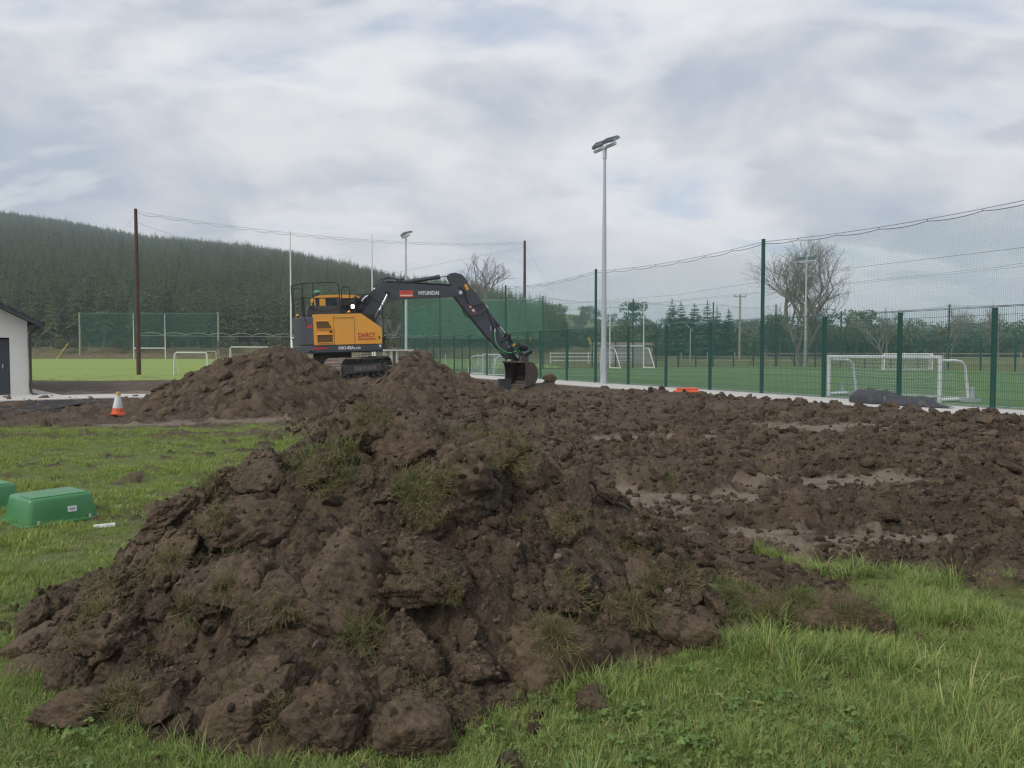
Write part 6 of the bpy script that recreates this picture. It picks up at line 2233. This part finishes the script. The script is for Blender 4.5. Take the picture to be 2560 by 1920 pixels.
M_SPR = leaf_mat('spruce_needles', (0.032, 0.064, 0.026), (0.098, 0.145, 0.048), (0.165, 0.185, 0.062))
M_CON = leaf_mat('garden_conifer', (0.028, 0.066, 0.044), (0.075, 0.135, 0.078))
M_PINE = leaf_mat('pine_needles', (0.050, 0.072, 0.046), (0.110, 0.138, 0.075))
M_BUSH = leaf_mat('scrub_leaves', (0.042, 0.058, 0.022), (0.110, 0.115, 0.044))
M_HEDGE = leaf_mat('winter_hedge', (0.050, 0.030, 0.026), (0.115, 0.070, 0.052), (0.10, 0.075, 0.05))
M_BARK = paint('pale_bark', (0.19, 0.165, 0.135), 0.9, 0.3, 3, bump=0.4)
M_BARKD = paint('dark_bark', (0.075, 0.062, 0.050), 0.9, 0.3, 3, bump=0.4)
M_TWIG = paint('bare_twigs', (0.25, 0.235, 0.215), 0.9, 0.2, 1)


def tri_mesh(name, V, bc):
    V = np.array(V)
    me = mesh_np(name, V, np.arange(len(V)).reshape(-1, 3))
    attr(me, 'bc', np.array(bc, np.float32))
    return me


def spruce(seed, h, rbase, clear=0.12, whorls=36, per=8, droop=0.42):
    r = np.random.default_rng(seed)
    V, bc = [], []
    for k in range(whorls):
        f_ = k / (whorls - 1)
        z = h * (clear + (1 - clear) * f_ ** 0.92) + r.normal(0, .12)
        R_ = rbase * (1 - f_) ** 0.8 * r.uniform(.75, 1.15) + 0.22
        for q in range(max(5, int(per * (1 - .3 * f_)))):
            a = r.uniform(0, 6.283)
            L = R_ * r.uniform(.65, 1.15)
            d = np.array((math.cos(a), math.sin(a), 0))
            s = np.array((-math.sin(a), math.cos(a), 0))
            up = r.uniform(-.1, .25) + .25 * f_
            nseg = 3
            prev = np.array((0, 0, z))
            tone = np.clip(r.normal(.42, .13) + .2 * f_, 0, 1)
            for j in range(nseg):
                t0, t1 = j / nseg, (j + 1) / nseg
                nxt = np.array((0, 0, z)) + d * L * t1 + np.array((0, 0, L * (up * t1 - droop * t1 * t1)))
                w = L * .30 * (1 - .55 * t0) * r.uniform(.7, 1.3)
                dz = np.array((0, 0, -w * r.uniform(.2, .7)))
                V += [prev, nxt + d * w * .3, prev * .4 + nxt * .6 + s * w + dz]
                V += [prev, prev * .4 + nxt * .6 - s * w + dz, nxt + d * w * .3]
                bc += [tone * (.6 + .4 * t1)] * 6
                prev = nxt
    # leader shoot
    for a in (0, 2.1, 4.2):
        V += [np.array((0, 0, h * 1.04)), np.array((.16 * math.cos(a), .16 * math.sin(a), h * .94)), np.array((.16 * math.cos(a + 2.1), .16 * math.sin(a + 2.1), h * .94))]
        bc += [.6] * 3
    return tri_mesh('crown', V, bc)


def trunk_mesh(h, r0, mat, n=6):
    m = MB().tube([(0, 0, -1.0), (0.05, 0, h * .3), (0, .05, h * .6), (0, 0, h)], [r0 * 1.1, r0 * .85, r0 * .5, r0 * .1], n)
    me = m.mesh('trunk')
    me.materials.append(mat)
    return me


SP = []
for k in range(7):
    h = (14.0, 15.5, 13.0, 17.0, 15.0, 12.0, 16.0)[k]
    cl = (.14, .22, .10, .3, .18, .12, .26)[k]
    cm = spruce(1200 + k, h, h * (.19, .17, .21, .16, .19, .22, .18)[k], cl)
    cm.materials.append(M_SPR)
    SP.append((cm, trunk_mesh(h * .96, .17, M_BARK), h))

# individual trees: the front rows of the forest that show largest
random.seed(99)
front = []
tries = 0
while len(front) < 240 and tries < 20000:
    tries += 1
    uq = random.uniform(-.69, .055)
    v = random.random() ** 1.5 * 0.08
    yf2, yr2 = float(np.interp(uq, uh, y0_)), float(np.interp(uq, uh, yr_))
    y = yf2 + v * (yr2 - yf2) + 1.0
    x = uq * y
    if any((x - a) ** 2 + (y - b) ** 2 < 5.5 for a, b in front):
        continue
    front.append((x, y))
    z = float(hill_z(np.array([uq]), np.array([v]))[0])
    cm, tm, hh = SP[random.randrange(7)] if v > .02 else SP[random.choice((1, 3, 6, 4))]
    o = empty('spruce_tree', (x, y, z - .2), random.random() * 6.28, 'dark green spruce in the front rows of the dense hillside forest', 'tree', 'spruces along the forest edge')
    s_ = random.uniform(.8, 1.1) * float(tree_h(uq)) / 14.5
    o.scale = (s_ * random.uniform(.9, 1.2), s_, s_)
    link('crown', cm, None, o)
    link('trunk', tm, None, o)
pts = []
cell = {}
for q in range(90000):
    uq = rng.uniform(-.80, .07)
    v = rng.uniform(0.0, 1.0) ** 1.35 * 1.06 + 0.02
    yf2, yr2 = float(np.interp(uq, uh, y0_)), float(np.interp(uq, uh, yr_))
    y = yf2 + v * (yr2 - yf2)
    x = uq * y
    g_ = 2.7 if v < .3 else 3.9
    key = (int(x / g_), int(y / g_))
    if key in cell:
        continue
    cell[key] = 1
    if v < .09 and any((x - a) ** 2 + (y - b) ** 2 < 6 for a, b in front):
        continue
    pts.append((x, y, uq, v))
pts = np.array(pts)
n = len(pts)
sc_ = rng.uniform(.80, 1.05, n) * np.where(rng.uniform(size=n) < .05, 1.15, 1.0) * tree_h(pts[:, 2]) / 14.5
pts = np.stack((pts[:, 0], pts[:, 1], hill_z(pts[:, 2], pts[:, 3]) - .4), 1)
protos = []
for k, (cm, tm, hh) in enumerate(SP):
    c2 = cm.copy()
    protos.append(bpy.data.objects.new('s', c2))
fo = scatter('conifer_forest', np.array(pts), np.stack((np.zeros(n), np.zeros(n), rng.uniform(0, 6.28, n)), 1), np.stack((sc_ * rng.uniform(.85, 1.2, n), sc_, sc_), 1), rng.integers(0, 7, n), protos)
tag(fo, 'dense conifer plantation covering the hill on the left')


# --- leafless and broad trees
def bare_tree(seed, h, r0, spread=0.55, levels=5, forks=1, lean=0.0):
    r = np.random.default_rng(seed)
    M = MB()
    W = MB()

    def grow(p, d, L, rad, lev):
        n = 4 if lev < 3 else 3
        pts, q = [p], p.copy()
        dd = d.copy()
        for k in range(n):
            dd = (dd + Vector(r.normal(0, .13, 3)) + Vector((0, 0, .08))).normalized()
            q = q + dd * L / n
            pts.append(q.copy())
        rr = [rad * (1 - .5 * k / n) for k in range(n + 1)]
        (M if lev < 2 else W).tube(pts, rr, 7 if lev < 2 else (4 if lev < 3 else 3), caps=False)
        if lev >= levels:
            return
        kids = (5, 4, 4, 4, 3)[min(lev, 4)]
        for k in range(kids):
            f_ = r.uniform(.3, 1.0) if k else 1.0
            idx = min(n - 1, int(f_ * n))
            base = pts[idx].lerp(pts[idx + 1], f_ * n - idx if f_ < 1 else 1.0)
            ax = dd.orthogonal().normalized()
            ax.rotate(Matrix.Rotation(r.uniform(0, 6.283), 3, dd))
            nd = (dd + ax * r.uniform(.45, 1.0) * (spread * 1.7)).normalized()
            nd = (nd + Vector((0, 0, .18))).normalized()
            grow(base, nd, L * r.uniform(.52, .78), max(rad * .52, .011), lev + 1)
    for k in range(forks):
        a = 6.283 * k / max(1, forks) + .4
        d = Vector((math.cos(a) * .34 * (forks > 1) + lean, math.sin(a) * .2 * (forks > 1), 1)).normalized()
        grow(Vector((0, 0, -.3)), d, h * .40, r0, 0)
    return M.mesh('trunk'), W.mesh('crown')


def add_bare(x, y, z, h, r0, seed, label, forks=1, levels=5, lean=0.0, sxy=1.0, spread=.55):
    o = empty('bare_tree', (x, y, z), 0, label, 'tree')
    tm, cm = bare_tree(seed, h, r0, spread, levels, forks, lean)
    # scale so that the crown reaches the wanted height
    top = max(v.co.z for v in cm.vertices)
    o.scale = (h / top * sxy, h / top * sxy, h / top)
    link('trunk', tm, M_BARK, o)
    link('crown', cm, M_TWIG, o)
    return o


add_bare(29.6, 78.0, 0.0, 13.6, .24, 41, 'large leafless tree with a forked trunk behind the far floodlight mast', 3, 5, 0.0, 1.0, .8)
add_bare(-8.2, 190, 9.0, 17.5, .35, 43, 'leafless spreading tree on the skyline above the green net', 2, 4, 0.0, 1.3, .7)
add_bare(9.5, 230, 9.0, 9, .22, 44, 'small leafless tree at the end of the forest skyline', 1, 4)
add_bare(-41, 168, 2.3, 10, .2, 45, 'pale leafless tree in front of the dark spruces, left of the excavator', 2, 4, 0, 1.0, .5)
add_bare(-27, 168, 2.3, 8, .18, 46, 'thin leafless tree in front of the spruces behind the excavator', 2, 4, 0, 1.0, .5)
add_bare(64, 132, 0, 9.5, .22, 47, 'leafless tree beyond the rail fence, right of the middle', 2, 4, 0, 1.0, .5)
add_bare(75, 132, 0, 10.0, .22, 48, 'leafless tree beyond the rail fence near the right edge', 2, 4, 0, 1.0, .6)
add_bare(87, 138, 0, 11, .22, 49, 'leafless tree at the right picture edge beyond the rail fence', 2, 4, 0, 1.0, .6)


def clump_crown(seed, h, w, n=1300, leaf=.35, flat=1.0, base=.25, lobes=9):
    """crown of leaf clusters spread through a few uneven lobes"""
    r = np.random.default_rng(seed)
    cs = []
    for k in range(lobes):
        a = r.uniform(0, 6.283)
        d = w * .5 * math.sqrt(r.uniform()) * .75
        z = h * (base + (1 - base) * r.uniform(.15, .85))
        rr = w * r.uniform(.16, .30) * (1.15 - .5 * abs(z / h - .55))
        cs.append((d * math.cos(a), d * math.sin(a), z, rr))
    V, bc = [], []
    for k in range(n):
        c = cs[r.integers(0, lobes)]
        d = r.normal(size=3)
        d /= np.linalg.norm(d)
        rad = c[3] * r.uniform(.55, 1.05) ** .5
        p = np.array(c[:3]) + d * rad * np.array((1, 1, .75 * flat))
        if p[2] > h:
            p[2] = h - r.uniform(0, .2)
        t1, t2 = r.normal(size=3), r.normal(size=3)
        t1 *= leaf / np.linalg.norm(t1)
        t2 *= leaf / np.linalg.norm(t2)
        V += [p, p + t1, p + t2]
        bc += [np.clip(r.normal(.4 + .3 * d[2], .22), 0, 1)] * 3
    return tri_mesh('crown', V, bc)


def add_tree(name, x, y, z, label, crown, mat, trunk_h, r0, cat='tree', s=1.0, group=None):
    o = empty(name, (x, y, z), random.random() * 6.28, label, cat, group)
    o.scale = (s, s, s)
    if len(crown.materials) == 0:
        crown.materials.append(mat)
    link('crown', crown, None, o)
    if trunk_h:
        link('trunk', trunk_mesh(trunk_h, r0, M_BARKD), None, o)
    return o


# the row of tall garden conifers
random.seed(31)
words = ['first', 'second', 'third', 'fourth', 'fifth', 'sixth']
for k, (x, h, w) in enumerate(((36.5, 12.4, 3.4), (38.9, 12.0, 3.4), (42.3, 11.7, 4.0), (44.6, 12.0, 3.0), (47.2, 10.8, 2.6), (50.3, 10.4, 3.0))):
    cm = spruce(1300 + k, h, w, .06, 34, 15, .2)
    add_tree('conifer_tree', x, 176 + (k % 3) * 1.5, 1.0, words[k] + ' conifer from the left in the row of tall garden conifers', cm, M_CON, h * .9, .3, 'tree', 1.0, 'row of garden conifers')
add_tree('pine_tree', 29.8, 185, 2.5, 'round-topped pine on the skyline left of the conifer row', clump_crown(1320, 11.5, 7, 1100, .5, 1.0, .35), M_CON, 9, .25)
for k, (x, y, h, w, lab) in enumerate(((61, 175, 10.0, 8, 'dark pine right of the conifer row, left of the big bare tree'), (68, 172, 11.5, 10, 'broad dark pine behind the brace post of the pitch fence'), (77, 172, 11.0, 10, 'broad dark pine behind the big bare tree'))):
    add_tree('pine_tree', x, y, 0, lab, clump_crown(1330 + k, h, w, 1500, .55, .8, .3), M_PINE, h * .8, .3)
# the tree belt on the right
labs = ['dome-shaped dark tree', 'low wide grey-green tree', 'round dark tree', 'broad dusky tree', 'bushy olive tree', 'tall dense evergreen tree', 'wide dark evergreen tree']
for k in range(13):
    f_ = k / 12
    x = 116 + f_ * 86
    y = 246 - f_ * 20 + random.uniform(-5, 5)
    h = (random.uniform(7.0, 9.5) + (2.5 if k > 9 else 0)) * 1.4
    w = random.uniform(9, 13) * 1.5
    ordw = ('first', 'second', 'third', 'fourth', 'fifth', 'sixth', 'seventh', 'eighth', 'ninth', 'tenth', 'eleventh', 'twelfth', 'last')[k]
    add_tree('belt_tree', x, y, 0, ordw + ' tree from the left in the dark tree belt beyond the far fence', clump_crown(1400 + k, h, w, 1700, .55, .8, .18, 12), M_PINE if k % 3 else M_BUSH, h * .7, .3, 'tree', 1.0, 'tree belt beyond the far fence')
# scrub on the pasture hill and dark woods behind the conifers
pts = []
for q in range(420):
    uq, v = rng.uniform(.03, .75), rng.uniform(.02, .8)
    y = 230 + v * 420
    if fbm(np.array([uq * 22]), np.array([v * 9]), 3, 671)[0] < .0 and v < .7:
        continue
    e2 = np.interp(uq, [-.05, .04, .06, .09, .12, .16, .2, .3, .45, .7, 1.1], [.062, .056, .054, .051, .043, .036, .033, .030, .026, .026, .03])
    pts.append((uq * y, y, -.1 + e2 * 560 * float(sstep(0, .85, v))))
for q in range(150):
    uq, y = rng.uniform(.06, .75), rng.uniform(176, 225)
    pts.append((uq * y, y, -.5))
n = len(pts)
bp = []
for k in range(4):
    cm = clump_crown(1500 + k, 6.5, 8.5, 700, .7, .8, .05, 8)
    cm.materials.append((M_BUSH, M_PINE, M_CON, M_BUSH)[k])
    bp.append(bpy.data.objects.new('b', cm))
ss = rng.uniform(.55, 1.35, n)
wd = scatter('hill_scrub', np.array(pts), np.stack((np.zeros(n), np.zeros(n), rng.uniform(0, 6.28, n)), 1), np.repeat(ss[:, None], 3, 1), rng.integers(0, 4, n), bp)
tag(wd, 'far scrub and woodland on the pasture hill behind the pitch')
# winter hedge and bushes
hd = []
for q in range(420):
    f_ = rng.uniform()
    hd.append((58 + f_ * 120 + rng.normal(0, .5), 226 - f_ * 20 + rng.normal(0, 1.5), -.2))
hp = []
for k in range(3):
    cm = clump_crown(1550 + k, 3.4, 3.0, 420, .35, 1.0, .02, 6)
    cm.materials.append(M_HEDGE)
    hp.append(bpy.data.objects.new('h', cm))
n = len(hd)
hg = scatter('winter_hedge', np.array(hd), np.stack((np.zeros(n), np.zeros(n), rng.uniform(0, 6.28, n)), 1), np.stack((rng.uniform(1.1, 1.6, n), rng.uniform(1.1, 1.6, n), rng.uniform(1.0, 1.45, n)), 1), rng.integers(0, 3, n), hp)
tag(hg, 'reddish brown leafless hedge beyond the far fence')
# bushes and fence stakes on the bank
bb = []
for q in range(190):
    uq = rng.uniform(-.68, .2)
    if uq < -.28 and rng.uniform() < .35:
        continue
    y = np.interp(uq, [-1.05, -.4, -.2, 0, .25], [161, 160, 158, 152, 140]) + rng.uniform(3, 16)
    bb.append((uq * y, y, 2.2 * float(sstep(.25, .08, uq))))
n = len(bb)
bq = []
for k in range(3):
    cm = clump_crown(1580 + k, 2.2, 2.8, 420, .26, 1.0, .02, 6)
    cm.materials.append(M_BUSH if k else M_PINE)
    bq.append(bpy.data.objects.new('q', cm))
bs = scatter('bank_scrub', np.array(bb), np.stack((np.zeros(n), np.zeros(n), rng.uniform(0, 6.28, n)), 1), np.repeat(rng.uniform(.5, 1.3, n)[:, None], 3, 1), rng.integers(0, 3, n), bq)
tag(bs, 'low bushes on the bank below the forest')

# --- rail fences
def rail_fence(label, pts, step=2.6, h=1.25, rails=3, mat=None):
    o = empty('rail_fence', (pts[0][0], pts[0][1], 0), 0, label, 'fence')
    pm = MB().box((0, 0, h / 2), (.13, .13, h + .1)).mesh('post')
    pm.materials.append(mat or M_WOOD)
    x0, y0 = pts[0][:2]
    for (xa, ya), (xb, yb) in zip(pts[:-1], pts[1:]):
        L = math.hypot(xb - xa, yb - ya)
        n = max(1, int(L / step))
        an = math.atan2(yb - ya, xb - xa)
        rm = MB().box((L / n / 2, 0, 0), (L / n, .05, .10)).mesh('rail')
        rm.materials.append(mat or M_WOOD)
        for k in range(n):
            q = link('post', pm, None, o)
            q.location = (xa + (xb - xa) * k / n - x0, ya + (yb - ya) * k / n - y0, 0)
            for j in range(rails):
                q = link('rail', rm, None, o)
                q.location = (xa + (xb - xa) * k / n - x0, ya + (yb - ya) * k / n - y0, h * (.3 + .32 * j))
                q.rotation_euler = (0, 0, an)
    return o


rail_fence('weathered post and rail fence beyond the far touchline', [(30, 92), (46, 82), (56, 66), (62, 58)], 3.2, 1.3, 3)
rail_fence('pale post and rail fence left of the shed behind the pitch', [(4.6, 92), (9.2, 92.5), (15.0, 95)], 2.4, 1.35, 3, M_WHITE)
rail_fence('long wooden fence in the field behind the goalposts', [(18.5, 99), (30, 92)], 3.2, 1.3, 2)
# stakes along the forest edge
sm_ = MB().tube([(0, 0, 0), (0.03, 0, 1.5)], [.07, .06], 6).mesh('stake')
sm_.materials.append(M_WOOD)
sf = empty('wire_fence', (-110, 168, 2.2), 0, 'line of thin pale stakes along the forest edge', 'fence')
for q in range(40):
    o = link('stake', sm_, None, sf)
    o.location = (q * 3.0 + random.uniform(-.5, .5), random.uniform(-.4, .4), random.uniform(-.2, .1))
    o.rotation_euler = (random.uniform(-.12, .12), random.uniform(-.2, .2), 0)
st2 = empty('stake_row', (-6.0, 76, 0), 0, 'row of white stakes on the grass behind the far pitch fence', 'stakes')
smw = MB().tube([(0, 0, 0), (0.06, 0, 1.2)], [.06, .055], 6).mesh('stake')
smw.materials.append(M_WHITE)
for q in range(5):
    o = link('stake', smw, None, st2)
    o.location = (q * 1.6 - 2.2, q * .3, 0)
    o.rotation_euler = (0, random.uniform(-.1, .2), 0)

# --- shed, houses, pole with wires
M_BLOCK = paint('grey_blockwork', (0.33, 0.33, 0.33), 0.9, 0.15, 1.2, dirt=(0.22, 0.20, 0.18), dirt_amt=0.4)
M_TIN = paint('rusty_tin_roof', (0.20, 0.15, 0.12), 0.6, 0.3, 0.8)
sh = empty('shed', (13.8, 97.5, 0), R(-4), 'low grey shed with flat rusty roof behind the goalposts', 'shed')
MB().box((0, 0, 1.1), (7.6, 3, 2.3)).build('wall', M_BLOCK, sh)
MB().add([(-4.0, -1.7, 2.24), (4.0, -1.7, 2.16), (4.0, 1.7, 2.5), (-4.0, 1.7, 2.6), (-4.0, -1.7, 2.34), (4.0, -1.7, 2.26), (4.0, 1.7, 2.6), (-4.0, 1.7, 2.7)], [(0, 1, 5, 4), (4, 5, 6, 7), (1, 2, 6, 5), (3, 0, 4, 7), (3, 2, 1, 0)]).build('roof', M_TIN, sh)
M_HW = paint('house_wall', (0.66, 0.62, 0.54), 0.9, 0.05, 0.5)
M_SLATE = paint('slate_roof', (0.10, 0.105, 0.115), 0.7, 0.2, 0.6)


def house(x, y, rz, w, d, h, rh, label):
    o = empty('house', (x, y, 0), rz, label, 'house')
    m = MB()
    m.add([(-w / 2, -d / 2, 0), (w / 2, -d / 2, 0), (w / 2, d / 2, 0), (-w / 2, d / 2, 0), (-w / 2, -d / 2, h), (w / 2, -d / 2, h), (w / 2, d / 2, h), (-w / 2, d / 2, h), (0, -d / 2, h + rh), (0, d / 2, h + rh)],
          [(0, 1, 5, 8, 4), (1, 2, 6, 5), (2, 3, 7, 9, 6), (3, 0, 4, 7)])
    m.build('wall', M_HW, o)
    k = rh / (w / 2)
    ov_ = .35
    m = MB()
    for s_ in (-1, 1):
        e = s_ * (w / 2 + ov_)
        m.add([(0, -d / 2 - ov_, h + rh + .12), (e, -d / 2 - ov_, h - ov_ * k + .12), (e, d / 2 + ov_, h - ov_ * k + .12), (0, d / 2 + ov_, h + rh + .12), (0, -d / 2 - ov_, h + rh), (e, -d / 2 - ov_, h - ov_ * k), (e, d / 2 + ov_, h - ov_ * k), (0, d / 2 + ov_, h + rh)], [(0, 1, 2, 3), (4, 5, 1, 0), (1, 5, 6, 2), (7, 6, 5, 4)])
    rf_ = m.build('roof', M_SLATE, o)
    MB().box((0, d * .2, h + rh + .4), (.7, .5, 1.0)).build('chimney', M_HW, rf_)
    for s_ in (-1, 1):
        MB().box((s_ * w * .22, -d / 2 - .03, h * .55), (1.1, .08, 1.1)).build('window', M_WIN, o)
    return o


house(96, 200, R(12), 5.6, 7, 2.0, 1.6, 'cream gabled bungalow beyond the hedge, left of the near goal post')
house(107, 205, R(-5), 4.6, 6, 1.9, 1.3, 'small cream gabled house beyond the hedge, right of the cream bungalow')
house(82, 200, R(20), 5.0, 6, 1.6, 1.1, 'low house half hidden behind the trunk of the big bare tree')
house(61.5, 198, R(88), 5.0, 7, 1.6, 1.6, 'long low house with a blue-grey slate roof behind the utility pole')
up = empty('utility_pole', (36.5, 123.5, 0), R(8), 'wooden utility pole with a crossarm behind the conifer row', 'utility pole')
MB().tube([(0, 0, -.2), (0, 0, 10.6)], [.20, .14], 10).build('pole', M_WOOD, up)
MB().box((0, 0, 10.25), (2.1, .12, .14)).build('crossarm', M_WOOD, up)
for x in (-.95, .95):
    MB().cyl((x, 0, 10.3), (x, 0, 10.6), .05, None, 8).build('insulator', M_EB, up)
    cable('wire', [(x, 0, 10.6), (x + 8, -45 + 0, 10.1), (x + 14, -92, 11.5)], .016, M_ROPE, up, 4)
    cable('wire', [(x, 0, 10.6), (x - 12, 30, 10.2), (x - 26, 70, 11.0)], .016, M_ROPE, up, 4)
# low line crossing the picture behind the pitch
pw = empty('overhead_line', (0, 0, 0), 0, 'thin overhead line rising to the right behind the ball net', 'overhead line')
cable('wire', [(5.5, 118, 8.6), (20, 95, 8.4), (30, 70, 8.9), (34, 51, 8.3), (44, 40, 8.2)], .014, M_ROPE, pw, 4)
MB().cyl((44, 40, -.1), (44, 40, 8.6), .14, .11, 8).build('pole', M_WOOD, pw)

# ================================================================== AIR
tz = NT('air')
pv = tz.n.new('ShaderNodeVolumePrincipled')
pv.inputs['Color'].default_value = (0.80, 0.90, 1.0, 1)
pv.inputs['Density'].default_value = 0.0005
pv.inputs['Anisotropy'].default_value = 0.2
tz.n.remove(tz.b)
tz.l.new(pv.outputs[0], tz.n['Material Output'].inputs['Volume'])
hz = MB().box((0, 0, 54.0), (8200, 8200, 112.0)).build('haze', tz.m)
hz['kind'] = 'stuff'
